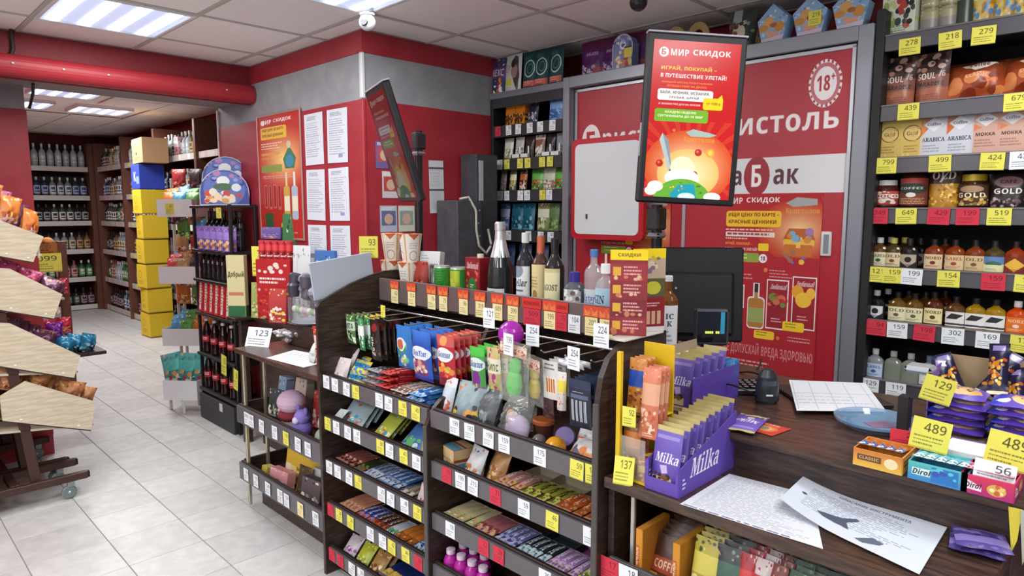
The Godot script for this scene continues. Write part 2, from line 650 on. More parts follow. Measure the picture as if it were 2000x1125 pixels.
func room():
	# tiles: those near enough to tell apart are pieces of their own
	var grout := mat("8f8b86", 0.8)
	var floor_o := struct("floor", span(Vector3(-2.8, -0.1, -13.0), Vector3(3.7, -0.004, 2.1), 0.0), grout)
	var shades: Array = []
	for k in 4:
		shades.append(noise_mat(["c0c0be", "bdbdbb", "c3c3c1", "bababa"][k], ["cccccb", "c8c8c7", "cecece", "c6c6c5"][k], 0.02, Vector3(0.9, 0.9, 0.9), 0.42, 11 + k))
	var tile := boxm(Vector3(0.328, 0.012, 0.327), 0.0015, Vector3(0, -0.006, 0))
	var far := G.new()
	for kx in range(-10, 10):
		for kz in range(-27, 19):
			var x := 0.50 + 0.332 * (kx + 0.5)
			var z := -4.288 + 0.33 * (kz + 0.5)
			if x > 3.6 or z > 2.0:
				continue
			if kx >= -2 and kx <= 8 and kz >= -15 and kz <= 8 and not (z > -3.3 and x > 1.7) and not (z < -5.3 and kx < 0):
				var o := part(floor_o, "floor_tile", tile, shades[(kx * 7 + kz * 3 + 100) % 4], Vector3(x, 0.0, z))
				o.name = numbered("floor_tile")
			else:
				far.box(Vector3(x, -0.006, z), Vector3(0.328, 0.012, 0.327), 0.0)
	var fo := part(floor_o, "floor_tiles_beyond", far.mesh(), shades[1])
	fo.set_meta("kind", "stuff")
	var grey := noise_mat("8e9095", "999b9f", 0.01, Vector3(0.8, 0.8, 0.8), 0.7, 21)
	var red := noise_mat("98242f", "a12c37", 0.01, Vector3(0.8, 0.8, 0.8), 0.5, 22)
	# the wall block with the posters; its corner stands beside the till
	var w := struct("wall_left", span(Vector3(2.17, 0, -5.33), Vector3(3.56, 2.85, -3.33), 0.0), grey)
	struct("lower_paint", span(Vector3(2.164, 0, -5.335), Vector3(3.2, 2.245, -3.324), 0.001), red, w)
	struct("upper_paint", span(Vector3(2.164, 2.5, -4.75), Vector3(3.56, 2.62, -3.324), 0.001), red, w)
	struct("corner_bead", span(Vector3(2.155, 0, -3.345), Vector3(2.18, 2.245, -3.315), 0.006), red, w)
	struct("corner_bead", span(Vector3(2.155, 2.245, -3.345), Vector3(2.18, 2.5, -3.315), 0.006), mat("c9cacd"), w)
	struct("end_bead", span(Vector3(2.157, 0, -5.345), Vector3(2.175, 2.38, -5.325), 0.004), mat("d4d4d4"), w)
	struct("wall_back", span(Vector3(3.56, 0, -3.33), Vector3(3.7, 2.7, 2.1), 0.0), red)
	struct("wall_right", span(Vector3(-2.8, 0, 2.0), Vector3(3.7, 2.7, 2.12), 0.0), grey)
	struct("wall_street", span(Vector3(-2.8, 0, -5.23), Vector3(-2.68, 2.7, 2.0), 0.0), mat("d6d8da", 0.7))
	var b := struct("wall_corner", span(Vector3(-2.75, 0, -5.32), Vector3(0.495, 2.7, -4.37), 0.0), grey)
	struct("lower_paint", span(Vector3(-2.7, 0, -5.3), Vector3(0.50, 2.25, -4.362), 0.001), red, b)
	var p := struct("wall_pillar", span(Vector3(0.4, 0, -5.4), Vector3(0.92, 2.6, -5.235), 0.0), grey)
	struct("lower_paint", span(Vector3(0.4, 0, -5.41), Vector3(0.926, 2.25, -5.229), 0.001), red, p)
	# beam over the opening with the boxed pipe in front of it
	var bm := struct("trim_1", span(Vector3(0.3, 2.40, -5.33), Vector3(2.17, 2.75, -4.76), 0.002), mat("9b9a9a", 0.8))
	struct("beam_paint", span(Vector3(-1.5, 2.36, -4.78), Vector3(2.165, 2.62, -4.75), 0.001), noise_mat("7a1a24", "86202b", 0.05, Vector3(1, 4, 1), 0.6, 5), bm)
	var pipe_shape := G.new()
	var prof := PackedVector2Array()
	for k in 13:
		var a := PI * (0.5 + k / 12.0)
		prof.append(Vector2(cos(a) * 0.05, sin(a) * 0.062))
	prof.append(Vector2(0.03, -0.062)); prof.append(Vector2(0.03, 0.062))
	pipe_shape.slab(prof, -1.5, 2.165, Transform3D(Basis(Vector3(0, 0, -1), Vector3(0, 1, 0), Vector3(1, 0, 0)), Vector3(0, 2.425, -4.71)))
	var pp := struct("trim_2", pipe_shape.mesh(), mat("a02530", 0.5))
	pp.scale = Vector3(1, 1, 1)
	for x in [0.78, 1.02, 1.25, 1.96]:
		struct("clip", boxm(Vector3(0.012, 0.01, 0.006), 0.002, Vector3(x, 2.43, -4.655)), mat("d8c9c4"), pp)
	var cable := G.new()
	cable.tube([Vector3(0.80, 2.63, -4.74), Vector3(0.80, 2.52, -4.742), Vector3(0.79, 2.49, -4.742)], 0.012, 6)
	cable.tube([Vector3(0.93, 2.38, -5.0), Vector3(0.945, 2.34, -5.1), Vector3(0.95, 2.30, -5.2), Vector3(0.94, 2.26, -5.22)], 0.009, 6)
	struct("trim_3", cable.mesh(), mat("2c2626"))
	# back room
	struct("wall_back_room_left", span(Vector3(0.3, 0, -13.0), Vector3(0.45, 2.9, -5.4), 0.0), red)
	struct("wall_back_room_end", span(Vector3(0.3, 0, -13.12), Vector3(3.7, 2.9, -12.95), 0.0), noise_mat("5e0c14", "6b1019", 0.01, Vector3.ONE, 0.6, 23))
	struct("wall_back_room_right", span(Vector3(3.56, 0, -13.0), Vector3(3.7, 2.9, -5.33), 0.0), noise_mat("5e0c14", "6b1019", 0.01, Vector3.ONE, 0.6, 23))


func ceilings():
	var bar := mat("b8b4b0", 0.6)
	var tones: Array = []
	for k in 3:
		tones.append(noise_mat(["eceae8", "e8e6e4", "efedeb"][k], ["f4f2f1", "f0eeed", "f6f5f4"][k], 0.08, Vector3(1.5, 1.5, 1.5), 0.9, 31 + k))
	var c := struct("ceiling", span(Vector3(-2.8, 2.70, -4.9), Vector3(3.7, 2.85, 2.1), 0.0), mat("77726e", 0.9))
	var panel := boxm(Vector3(0.575, 0.015, 0.625), 0.003)
	var narrow := boxm(Vector3(0.30, 0.015, 0.625), 0.003)
	for kx in range(-6, 5):
		for kz in range(-4, 7):
			var x := 0.83 + 0.6 * (kx + 0.5)
			var z := -2.40 + 0.65 * (kz + 0.5)
			var lit := false
			for q in LAMPS:
				if absf(q[0] - x) < 0.2 and absf(q[1] - z) < 0.2:
					lit = true
			if lit or z > 2.0:
				continue
			var o := part(c, "ceiling_panel", panel if x < 3.4 else narrow, tones[(kx * 5 + kz * 2 + 90) % 3], Vector3(x if x < 3.4 else 3.39, 2.636, z))
			o.name = numbered("ceiling_panel")
	for kx in range(-6, 6):
		part(c, "ceiling_rail", boxm(Vector3(0.024, 0.018, 6.75), 0.002), bar, Vector3(0.83 + 0.6 * kx - (0.32 if kx == 5 else 0.0), 2.631, -1.38))
	for kz in range(-3, 7):
		part(c, "ceiling_rail", boxm(Vector3(6.3, 0.016, 0.024), 0.002), bar, Vector3(0.41, 2.632, -2.40 + 0.65 * kz))
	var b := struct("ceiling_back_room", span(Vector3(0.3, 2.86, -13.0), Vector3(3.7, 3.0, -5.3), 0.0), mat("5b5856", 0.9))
	var p2 := boxm(Vector3(0.58, 0.012, 0.58), 0.002)
	for kx in 6:
		for kz in 13:
			var x := 0.45 + 0.6 * (kx + 0.5)
			var z := -5.35 - 0.6 * (kz + 0.5)
			var lit := false
			for q in LAMPS:
				if q[4] > 2.7 and absf(q[0] - x) < 0.58 and absf(q[1] - z) < 0.58:
					lit = true
			if lit or x > 3.5:
				continue
			var o := part(b, "ceiling_panel", p2, tones[(kx + kz) % 3], Vector3(x, 2.82, z))
			o.name = numbered("ceiling_panel")
	part(b, "ceiling_board", boxm(Vector3(3.2, 0.01, 7.6), 0.0), tones[0], Vector3(2.0, 2.84, -9.15))


# dark wood-effect board used for all the shop's counters
func wood() -> StandardMaterial3D:
	return noise_mat("2c201c", "49362f", 0.012, Vector3(1.2, 9.0, 1.2), 0.4, 41)


func wood_flat() -> StandardMaterial3D:
	return noise_mat("35251f", "543d33", 0.012, Vector3(8.0, 8.0, 1.0), 0.3, 42)


func till_desk():
	var t := thing("till_desk", "dark wooden till desk with a low customer ledge and a raised worktop", "desk", Vector3(0, 0, 0))
	var w := wood()
	var f := wood_flat()
	part(t, "worktop", span(Vector3(1.72, 0.985, -1.07), Vector3(2.45, 1.01, -0.18), 0.003), f)
	part(t, "worktop", span(Vector3(2.04, 0.985, -1.95), Vector3(2.53, 1.01, -1.072), 0.003), f)
	part(t, "riser_panel", span(Vector3(1.75, 0.895, -1.07), Vector3(1.77, 0.985, -0.2), 0.002), w)
	part(t, "riser_panel", span(Vector3(1.77, 0.0, -1.07), Vector3(1.79, 0.895, -0.2), 0.002), w)
	part(t, "side_panel", span(Vector3(1.79, 0, -0.22), Vector3(2.43, 0.985, -0.2), 0.002), w)
	part(t, "back_leg", span(Vector3(2.47, 0, -1.93), Vector3(2.51, 0.985, -1.08), 0.002), w)
	part(t, "customer_ledge", span(Vector3(1.44, 0.865, -1.07), Vector3(1.77, 0.897, -0.2), 0.003), f)
	part(t, "ledge_side", span(Vector3(1.47, 0, -1.075), Vector3(1.77, 0.865, -1.055), 0.002), w)
	part(t, "ledge_side", span(Vector3(1.47, 0, -0.23), Vector3(1.77, 0.865, -0.21), 0.002), w)
	part(t, "shelf", span(Vector3(1.47, 0.575, -1.055), Vector3(1.77, 0.595, -0.23), 0.002), f)
	part(t, "shelf", span(Vector3(1.47, 0.1, -1.055), Vector3(1.77, 0.12, -0.23), 0.002), f)
	part(t, "price_rail", span(Vector3(1.452, 0.595, -1.055), Vector3(1.464, 0.665, -0.23), 0.001), mat("4a484c", 0.35))
	part(t, "shelf_lip", span(Vector3(1.464, 0.575, -1.055), Vector3(1.474, 0.64, -0.23), 0.001), mat("241c1a", 0.5))
	part(t, "support_post", span(Vector3(1.50, 0.6, -1.02), Vector3(1.512, 0.86, -1.008), 0.002), mat("c9c7c0", 0.3, 0.6))


func curve_panel(pts: Array, z: float) -> ArrayMesh:
	var g := G.new()
	var poly := PackedVector2Array()
	for p in pts:
		poly.append(Vector2(p[0], p[1]))
	g.slab(poly, z - 0.009, z + 0.009)
	return g.mesh()


func display_unit():
	var t := thing("display_unit", "dark wooden sweets display unit with two bays of price-railed shelves", "shelf unit")
	var w := wood()
	var f := wood_flat()
	var edge := mat("4c4846", 0.4)
	part(t, "side_panel", curve_panel([[1.43, 0], [2.03, 0], [2.03, 1.345], [1.78, 1.345], [1.70, 1.33], [1.60, 1.30], [1.45, 1.235], [1.43, 1.21]], -2.595), w)
	part(t, "divider_panel", curve_panel([[1.43, 0], [1.995, 0], [1.995, 1.2], [1.75, 1.2], [1.62, 0.99], [1.58, 0.965], [1.50, 0.945], [1.455, 0.91], [1.43, 0.86]], -1.85), w)
	part(t, "side_panel", curve_panel([[1.43, 0], [2.03, 0], [2.03, 0.975], [1.77, 0.975], [1.76, 1.262], [1.70, 1.264], [1.60, 1.262], [1.53, 1.25], [1.475, 1.22], [1.445, 1.17], [1.43, 1.10]], -1.09), w)
	part(t, "edge_band", span(Vector3(1.424, 0, -1.1), Vector3(1.432, 1.10, -1.08), 0.002), edge)
	part(t, "edge_band", span(Vector3(1.424, 0, -1.86), Vector3(1.432, 0.86, -1.84), 0.002), edge)
	part(t, "back_board", span(Vector3(2.0, 0.05, -2.585), Vector3(2.02, 1.26, -1.21), 0.0), w)
	part(t, "back_board", span(Vector3(2.0, 0.05, -1.21), Vector3(2.02, 0.975, -1.1), 0.0), w)
	part(t, "plinth", span(Vector3(1.5, 0, -2.585), Vector3(1.52, 0.06, -1.1), 0.0), w)
	part(t, "top_shelf", span(Vector3(1.766, 1.232, -2.585), Vector3(1.99, 1.25, -1.21), 0.002), f)
	part(t, "top_rail", span(Vector3(1.745, 1.215, -2.585), Vector3(1.757, 1.315, -1.1), 0.001), mat("6b5d5c", 0.3))
	part(t, "top_lip", span(Vector3(1.757, 1.205, -2.585), Vector3(1.765, 1.30, -1.1), 0.001), mat("2a2220", 0.5))
	for bay in [[-2.585, -1.86], [-1.84, -1.1]]:
		for k in 5:
			var y: float = SHELF_Y[k]
			part(t, "shelf", span(Vector3(1.47, y - 0.075, bay[0]), Vector3(2.0, y - 0.06, bay[1]), 0.002), f)
			part(t, "price_rail", span(Vector3(1.445, y - 0.068, bay[0]), Vector3(1.456, y - 0.008, bay[1]), 0.001), mat("5f5c60", 0.3))
			part(t, "shelf_lip", span(Vector3(1.456, y - 0.075, bay[0]), Vector3(1.47, y, bay[1]), 0.002), mat("2b211e", 0.45))
	# wire hooks that the hanging packets are threaded on
	var wire := mat("c9c6c2", 0.25, 0.9)
	for z in HOOKS:
		var g := G.new()
		g.tube([Vector3(2.0, 1.17, z), Vector3(1.56, 1.175, z), Vector3(1.545, 1.185, z)], 0.0028, 5)
		part(t, "wire_hook", g.mesh(), wire)
	var bar := G.new()
	bar.tube([Vector3(1.74, 1.178, -2.585), Vector3(1.74, 1.178, -1.1)], 0.005, 6)
	part(t, "hook_bar", bar.mesh(), wire)


const SHELF_Y = [0.924, 0.738, 0.542, 0.345, 0.135]
const HOOKS = [-2.50, -2.38, -2.26, -2.12, -1.98, -1.80, -1.70, -1.60, -1.50, -1.40, -1.30, -1.20]


func right_rack():
	var t := thing("shelf_rack", "tall dark rack of coffee and small spirits bottles beside the red cabinet", "shelf rack")
	var dark := mat("1d1b1d", 0.5)
	part(t, "upright", span(Vector3(3.13, 0, -0.965), Vector3(3.55, 2.45, -0.93), 0.003), dark)
	part(t, "back_panel", span(Vector3(3.5, 0.1, -0.93), Vector3(3.55, 2.45, 0.35), 0.0), mat("171516", 0.8))
	part(t, "upright", span(Vector3(3.13, 0, 0.32), Vector3(3.55, 2.45, 0.35), 0.003), dark)
	for y in RACK_Y:
		part(t, "shelf", span(Vector3(3.16, y - 0.045, -0.93), Vector3(3.5, y - 0.02, 0.32), 0.002), mat("2a272a", 0.5))
		part(t, "price_rail", span(Vector3(3.142, y - 0.068, -0.93), Vector3(3.156, y - 0.004, 0.32), 0.002), mat("57555a", 0.3, 0.3))
		part(t, "shelf_lip", span(Vector3(3.138, y - 0.008, -0.93), Vector3(3.16, y, 0.32), 0.002), mat("77757a", 0.3, 0.4))


const RACK_Y = [2.345, 2.06, 1.845, 1.635, 1.385, 1.155, 0.895]


func tobacco_cabinet():
	var t := thing("tobacco_cabinet", "grey framed cabinet with red sliding doors lettered in white", "cabinet")
	var grey := mat("8e929b", 0.35, 0.4)
	var x := 3.15
	part(t, "post", span(Vector3(x - 0.03, 0, -1.03), Vector3(x + 0.3, 2.4, -0.968), 0.004), grey)
	part(t, "post", span(Vector3(x - 0.03, 0, -2.665), Vector3(x + 0.3, 2.4, -2.615), 0.004), grey)
	part(t, "top_rail", span(Vector3(x - 0.03, 2.335, -2.615), Vector3(x + 0.35, 2.4, -1.03), 0.004), grey)
	part(t, "back", span(Vector3(x + 0.3, 0, -2.615), Vector3(x + 0.34, 2.335, -1.03), 0.0), mat("2a2728"))
	part(t, "base", span(Vector3(x - 0.02, 0, -2.615), Vector3(x + 0.3, 0.1, -1.03), 0.002), grey)
	var a := art("tobacco door", 560, 1040, hexc("ae2634"), func(q):
		q.rect(0.0, 0.207, 1.0, 0.077, hexc("dfe0e3"))
		q.ell(0.15, 0.140, 0.085, 0.046, hexc("f2eded"))
		q.text("Б", 0.105, 0.112, 0.09, 0.056, hexc("bb1526"))
		q.text("ристоль", 0.25, 0.118, 0.68, 0.054, hexc("f4f0f0"))
		q.text("та", 0.26, 0.231, 0.13, 0.036, hexc("4e262b"))
		q.ell(0.482, 0.2455, 0.078, 0.042, hexc("9c1b2b"))
		q.text("Б", 0.449, 0.220, 0.066, 0.050, hexc("f4f0f0"))
		q.text("ак", 0.58, 0.231, 0.15, 0.036, hexc("4e262b"))
		q.ell(0.845, 0.066, 0.088, 0.047, hexc("efe9e9")); q.ell(0.845, 0.066, 0.076, 0.041, hexc("c56a74")); q.ell(0.845, 0.066, 0.060, 0.033, hexc("f3eeee"))
		for k in 22:
			var an := TAU * k / 22
			q.rect(0.845 + 0.082 * cos(an) - 0.005, 0.066 + 0.044 * sin(an) - 0.0025, 0.010, 0.005, hexc("a33a45"))
		q.text("18", 0.80, 0.050, 0.072, 0.032, hexc("b01c2c"))
		q.text("+", 0.875, 0.047, 0.022, 0.013, hexc("b01c2c")))
	var alu := mat("b9bcc2", 0.3, 0.5)
	for d in [[-2.61, -1.80, x + 0.035], [-1.85, -1.035, x]]:
		var z0: float = d[0]
		var z1: float = d[1]
		var g := G.new()
		g.box(Vector3.ZERO, Vector3(z1 - z0, 2.20, 0.02), 0.002, Basis(), Rect2(a.uv.position, a.uv.size), a.side)
		var dr := part(t, "sliding_door", g.mesh(), ink(a, 1), Vector3(d[2], 1.225, (z0 + z1) * 0.5), yaw(-90))
		part(dr, "door_frame", boxm(Vector3(z1 - z0, 0.018, 0.012), 0.002), alu, Vector3(0, 1.095, 0.012))
		for s in [-1.0, 1.0]:
			part(dr, "door_frame", boxm(Vector3(0.018, 2.2, 0.012), 0.002), alu, Vector3(s * ((z1 - z0) * 0.5 - 0.009), 0, 0.012))
		if z0 > -2.0:
			part(dr, "handle", boxm(Vector3(0.045, 0.11, 0.012), 0.003), mat("e4e6e8", 0.25, 0.3), Vector3(0.325, 0.248, 0.016))
			part(dr, "handle_slot", boxm(Vector3(0.022, 0.085, 0.004), 0.001), mat("82868c", 0.4), Vector3(0.327, 0.248, 0.0225))


func middle_rack():
	var t := thing("shelf_rack", "narrow dark rack of snack packets between the red wall and the red cabinet", "shelf rack")
	var dark := mat("232024", 0.5)
	part(t, "upright", span(Vector3(3.15, 0, -3.32), Vector3(3.5, 2.38, -3.295), 0.002), dark)
	part(t, "upright", span(Vector3(3.15, 0, -2.69), Vector3(3.5, 2.38, -2.668), 0.002), dark)
	part(t, "back_panel", span(Vector3(3.46, 0.1, -3.295), Vector3(3.5, 2.35, -2.69), 0.0), mat("1a181a", 0.8))
	for y in MID_Y:
		part(t, "shelf", span(Vector3(3.16, y - 0.02, -3.295), Vector3(3.46, y, -2.69), 0.002), mat("302c30", 0.5))
		part(t, "price_rail", span(Vector3(3.146, y - 0.075, -3.295), Vector3(3.158, y, -2.69), 0.002), mat("3b3a3d", 0.35))
	part(t, "top_rail", span(Vector3(3.14, 2.345, -3.32), Vector3(3.2, 2.385, -2.668), 0.003), mat("8e929b", 0.35, 0.4))


const MID_Y = [2.36, 2.17, 1.955, 1.75, 1.49, 1.25]


func end_unit():
	# shorter unit at the aisle end of the counter: glass trays of toys, paper strewn on the top
	var t := thing("counter_unit", "low dark counter unit with metal posts and two open trays of toys", "counter")
	var w := wood()
	var f := wood_flat()
	part(t, "top", span(Vector3(1.462, 0.865, -3.545), Vector3(1.95, 0.889, -2.61), 0.003), f)
	part(t, "back_panel", span(Vector3(1.93, 0, -3.52), Vector3(1.95, 0.865, -2.61), 0.0), w)
	part(t, "plinth", span(Vector3(1.56, 0, -3.5), Vector3(1.9, 0.17, -2.61), 0.003), w)
	for y in [0.235, 0.555]:
		part(t, "tray_floor", span(Vector3(1.49, y - 0.065, -3.53), Vector3(1.92, y - 0.05, -2.61), 0.002), f)
		part(t, "price_rail", span(Vector3(1.462, y - 0.075, -3.55), Vector3(1.474, y + 0.02, -2.61), 0.002), mat("5d5b60", 0.3))
		part(t, "tray_lip", span(Vector3(1.474, y - 0.075, -3.55), Vector3(1.49, y + 0.025, -2.61), 0.002), mat("332825", 0.5))
		part(t, "tray_end", span(Vector3(1.49, y - 0.065, -3.55), Vector3(1.92, y + 0.03, -3.535), 0.002), w)
	for p in [[1.48, -3.50], [1.90, -3.52], [1.60, -3.52]]:
		part(t, "post", span(Vector3(p[0], 0.02 if p[0] < 1.5 else 0.15, p[1]), Vector3(p[0] + 0.018, 0.866, p[1] + 0.018), 0.003), mat("c8c2ab", 0.25, 0.7))
	# the taller back counter against the poster wall
	var b := thing("back_counter", "dark wooden counter standing against the red poster wall", "counter")
	part(b, "top", span(Vector3(1.98, 0.87, -4.45), Vector3(2.155, 0.895, -3.36), 0.003), f)
	part(b, "front_panel", span(Vector3(2.0, 0, -4.43), Vector3(2.02, 0.87, -3.38), 0.0), w)
	part(b, "side_panel", span(Vector3(2.02, 0, -4.43), Vector3(2.155, 0.87, -4.41), 0.0), w)


# for each bin: back top, front top, back bottom and front bottom corner of its side board (x, y)
const BINS = [[0.614, 1.571, 0.796, 1.481, 0.601, 1.386, 0.741, 1.347], [0.639, 1.317, 0.861, 1.162, 0.581, 1.107, 0.812, 1.034], [0.618, 1.03, 0.923, 0.809, 0.559, 0.811, 0.885, 0.689], [0.662, 0.71, 0.98, 0.53, 0.549, 0.518, 0.947, 0.372]]


func bakery_cart():
	var ash := noise_mat("c4b59a", "d6c9b1", 0.012, Vector3(1.2, 10.0, 1.2), 0.5, 51)
	var steel := mat("4a302c", 0.45, 0.3)
	var caster := mat("8d979a", 0.35, 0.5)
	var wh := G.new()
	wh.lathe([Vector2(0.0, -0.011), Vector2(0.032, -0.011), Vector2(0.038, -0.006), Vector2(0.038, 0.006), Vector2(0.032, 0.011), Vector2(0.0, 0.011)], 16)
	var wheel := wh.mesh()
	for c in 2:
		var z0: float = [-4.335, -4.66][c]
		var z1: float = [-4.60, -5.19][c]
		var t := thing("wheeled_stand", ["front wheeled bread stand with sloping pale wooden bins", "rear wheeled bread stand half hidden behind the pale wooden bins"][c], "display stand")
		for z in [z0, z1]:
			var near = z > -4.35
			part(t, "foot_rail", span(Vector3(0.1 if near else 0.51, 0.10, z - 0.018), Vector3(0.915 - c * 0.03, 0.14, z + 0.018), 0.003), steel)
			part(t, "end_cap", span(Vector3(0.915 - c * 0.03, 0.102, z - 0.016), Vector3(0.925 - c * 0.03, 0.138, z + 0.016), 0.003), mat("2a1d1b"))
			var g := G.new()
			var a := Vector3(0.675, 0.14, z - 0.03)
			var b := Vector3(0.555, 1.40, z - 0.03)
			g.box((a + b) * 0.5, Vector3(0.05, (b - a).length(), 0.03), 0.003, Basis(Vector3(0, 0, 1), atan2(a.x - b.x, b.y - a.y)))
			part(t, "leaning_post", g.mesh(), steel)
			part(t, "caster_fork", boxm(Vector3(0.035, 0.035, 0.03), 0.004), caster, Vector3(0.83, 0.085, z))
			part(t, "wheel", wheel, mat("6f7f80", 0.4), Vector3(0.82, 0.040, z), Basis(Vector3.RIGHT, PI / 2))
			part(t, "wheel_hub", boxm(Vector3(0.016, 0.016, 0.03), 0.004), mat("c0c6c6", 0.3, 0.6), Vector3(0.82, 0.040, z))
		part(t, "cross_bar", span(Vector3(0.56, 0.105, z1 + 0.02), Vector3(0.60, 0.14, z0 - 0.02), 0.003), steel)
		for k in 4:
			var b: Array = BINS[k]
			if c == 0:
				var poly := PackedVector2Array([Vector2(b[4], b[5]), Vector2(b[6], b[7]), Vector2(b[2], b[3]), Vector2(b[0], b[1])])
				if k == 3:
					poly.append(Vector2(0.547, 0.649))
				else:
					poly.append(Vector2(0.515, b[1] + 0.02)); poly.append(Vector2(0.515, b[5] + 0.03))
				var g := G.new()
				g.slab(poly, z0 - 0.008, z0 + 0.01)
				var pn := part(t, "bin_side", g.mesh(), ash)
				var bottom := Vector3(b[6] - b[4], b[7] - b[5], 0)
				var e := G.new()
				e.box(Vector3((b[4] + b[6]) * 0.5, (b[5] + b[7]) * 0.5 - 0.004, z0), Vector3(bottom.length(), 0.006, 0.016), 0.0, Basis(Vector3(0, 0, 1), atan2(bottom.y, bottom.x)))
				part(pn, "bin_edge", e.mesh(), mat("332a26"))
				for s in [0.2, 0.85]:
					part(pn, "screw_cap", boxm(Vector3(0.012, 0.008, 0.003), 0.001), mat("f0e9dc"), Vector3(lerpf(b[4], b[6], s), lerpf(b[5], b[7], s) + 0.018, z0 + 0.0115))
			var x1: float = b[2] - 0.01
			var fl := G.new()
			fl.box(Vector3((x1 + 0.51) * 0.5, b[7] + 0.05, (z0 + z1) * 0.5), Vector3(x1 - 0.51, 0.012, z0 - z1 - 0.03), 0.001, Basis(Vector3(0, 0, 1), -0.12))
			part(t, "bin_floor", fl.mesh(), ash)
			part(t, "bin_front", span(Vector3(x1 - 0.02, b[7] + 0.02, z1 + 0.012), Vector3(x1 - 0.008, b[3] - 0.03, z0 - 0.012), 0.001), ash)


# ---------------------------------------------------------------- makers of goods
func nth(k: int) -> String:
	return ORD[k] if k < 20 else "twenty " + ORD[k - 20] if k < 29 else "thirtieth" if k == 29 else "thirty " + ORD[k - 30]


const FACE := -90.0   # goods on the till side face the aisle


func price_cell(kind: String, txt: String) -> Dictionary:
	var bg := hexc({"y": "e6df5c", "w": "e9edf2", "r": "cf3046", "c": "f0e2a6"}[kind])
	var fg := hexc({"y": "3a3a20", "w": "2b3038", "r": "5d0f1c", "c": "4a4428"}[kind])
	return art("price %s %s" % [kind, txt], 72, 64, bg, func(q):
		var l := mini(4, txt.length())
		q.text(txt, 0.90 - 0.2 * l, 0.13, 0.19 * l, 0.29, fg, 2)
		q.lines(3, 0.10, 0.56, 0.75, 0.36, fg.lerp(bg, 0.45), 0.35)
		if kind == "y":
			q.rect(0.0, 0.93, 1.0, 0.07, bg.darkened(0.15)))


const TAG_WORD := {"y": "yellow", "w": "white", "r": "red", "c": "cream"}


func price(kind: String, txt: String, at: Vector3, size: Vector2, turn: Basis, where: String, group: String) -> MeshInstance3D:
	var cell := price_cell(kind, txt)
	var key := "tagmesh %s %s %s" % [kind, txt, size]
	if not mesh_cache.has(key):
		var g := G.new()
		g.box(Vector3.ZERO, Vector3(size.x, size.y, 0.0012), 0.0, Basis(), cell.uv, cell.side)
		mesh_cache[key] = g.mesh()
	var o := obj("price_tag", mesh_cache[key], ink(cell, 0))
	o.transform = Transform3D(turn, at)
	tag(o, "%s price tag reading %s, %s" % [TAG_WORD[kind], txt, where], "price tag", group)
	return o


# a row of tags on a rail: each entry z, kind, number
func price_row(x: float, y: float, rows: Array, size: Vector2, where: String, group: String, lean := 0.0):
	var k := 0
	for r in rows:
		price(r[1], r[2], Vector3(x - 0.001 * (k % 3), y, r[0]), size, yaw(FACE) * Basis(Vector3.RIGHT, lean) * Basis(Vector3(0, 0, 1), 0.03 * sin(k * 2.3)), "%s from left, %s" % [nth(k), where], group)
		k += 1


func bottle_profile(style: String, h: float, r: float) -> Array:
	var p: Array = {
		"wine": [[0.0, 0.0], [0.92, 0.0], [1.0, 0.02], [1.0, 0.58], [0.94, 0.64], [0.72, 0.70], [0.46, 0.75], [0.36, 0.79], [0.34, 0.97], [0.38, 0.975], [0.38, 1.0], [0.0, 1.0]],
		"champagne": [[0.0, 0.0], [0.92, 0.0], [1.0, 0.02], [1.0, 0.36], [0.93, 0.46], [0.76, 0.58], [0.54, 0.70], [0.40, 0.80], [0.34, 0.9], [0.34, 1.0], [0.0, 1.0]],
		"vodka": [[0.0, 0.0], [0.94, 0.0], [1.0, 0.015], [1.0, 0.62], [0.95, 0.68], [0.76, 0.73], [0.48, 0.77], [0.36, 0.80], [0.34, 1.0], [0.0, 1.0]],
		"flask": [[0.0, 0.0], [0.95, 0.0], [1.0, 0.02], [1.0, 0.60], [0.97, 0.66], [0.82, 0.72], [0.52, 0.77], [0.34, 0.80], [0.32, 1.0], [0.0, 1.0]],
		"jar": [[0.0, 0.0], [0.92, 0.0], [1.0, 0.04], [1.0, 0.70], [0.90, 0.78], [0.74, 0.82], [0.74, 1.0], [0.0, 1.0]],
		"cola": [[0.0, 0.0], [0.9, 0.0], [1.0, 0.03], [0.96, 0.2], [0.88, 0.3], [0.96, 0.42], [1.0, 0.55], [0.86, 0.66], [0.58, 0.80], [0.36, 0.88], [0.34, 1.0], [0.0, 1.0]],
	}[style]
	var out: Array = []
	for q in p:
		out.append(Vector2(q[0] * r, q[1] * h))
	return out


# glass body, printed label and cap; lo and hi are the label's bottom and top as fractions of the height
func make_bottle(style: String, h: float, r: float, glass: Material, cap: Material, cell, lo: float, hi: float, half := 1.2, flat := 1.0, cap_from := 0.86, cap_r := 0.42, square := 0.0, seg := 14) -> Node3D:
	var o := Node3D.new()
	var g := G.new()
	g.lathe(bottle_profile(style, h, r), seg, Vector3.ZERO, flat, Rect2(0, 0, 1, 1), square)
	part(o, "body", g.mesh(), glass)
	if cell != null:
		var l := G.new()
		l.wrap(r * 1.012, h * lo, h * hi, half, cell.uv, flat, 10, -1.0, square)
		part(o, "label", l.mesh(), ink(cell, 0))
	var c := G.new()
	c.lathe([Vector2(0, h * cap_from), Vector2(r * cap_r, h * cap_from), Vector2(r * cap_r, h * 0.995), Vector2(r * cap_r * 0.9, h * 1.006), Vector2(0, h * 1.006)], 12)
	part(o, "cap", c.mesh(), cap)
	return o


func glass(h: String, alpha: float) -> StandardMaterial3D:
	return mat(h, 0.06, 0.0, alpha)


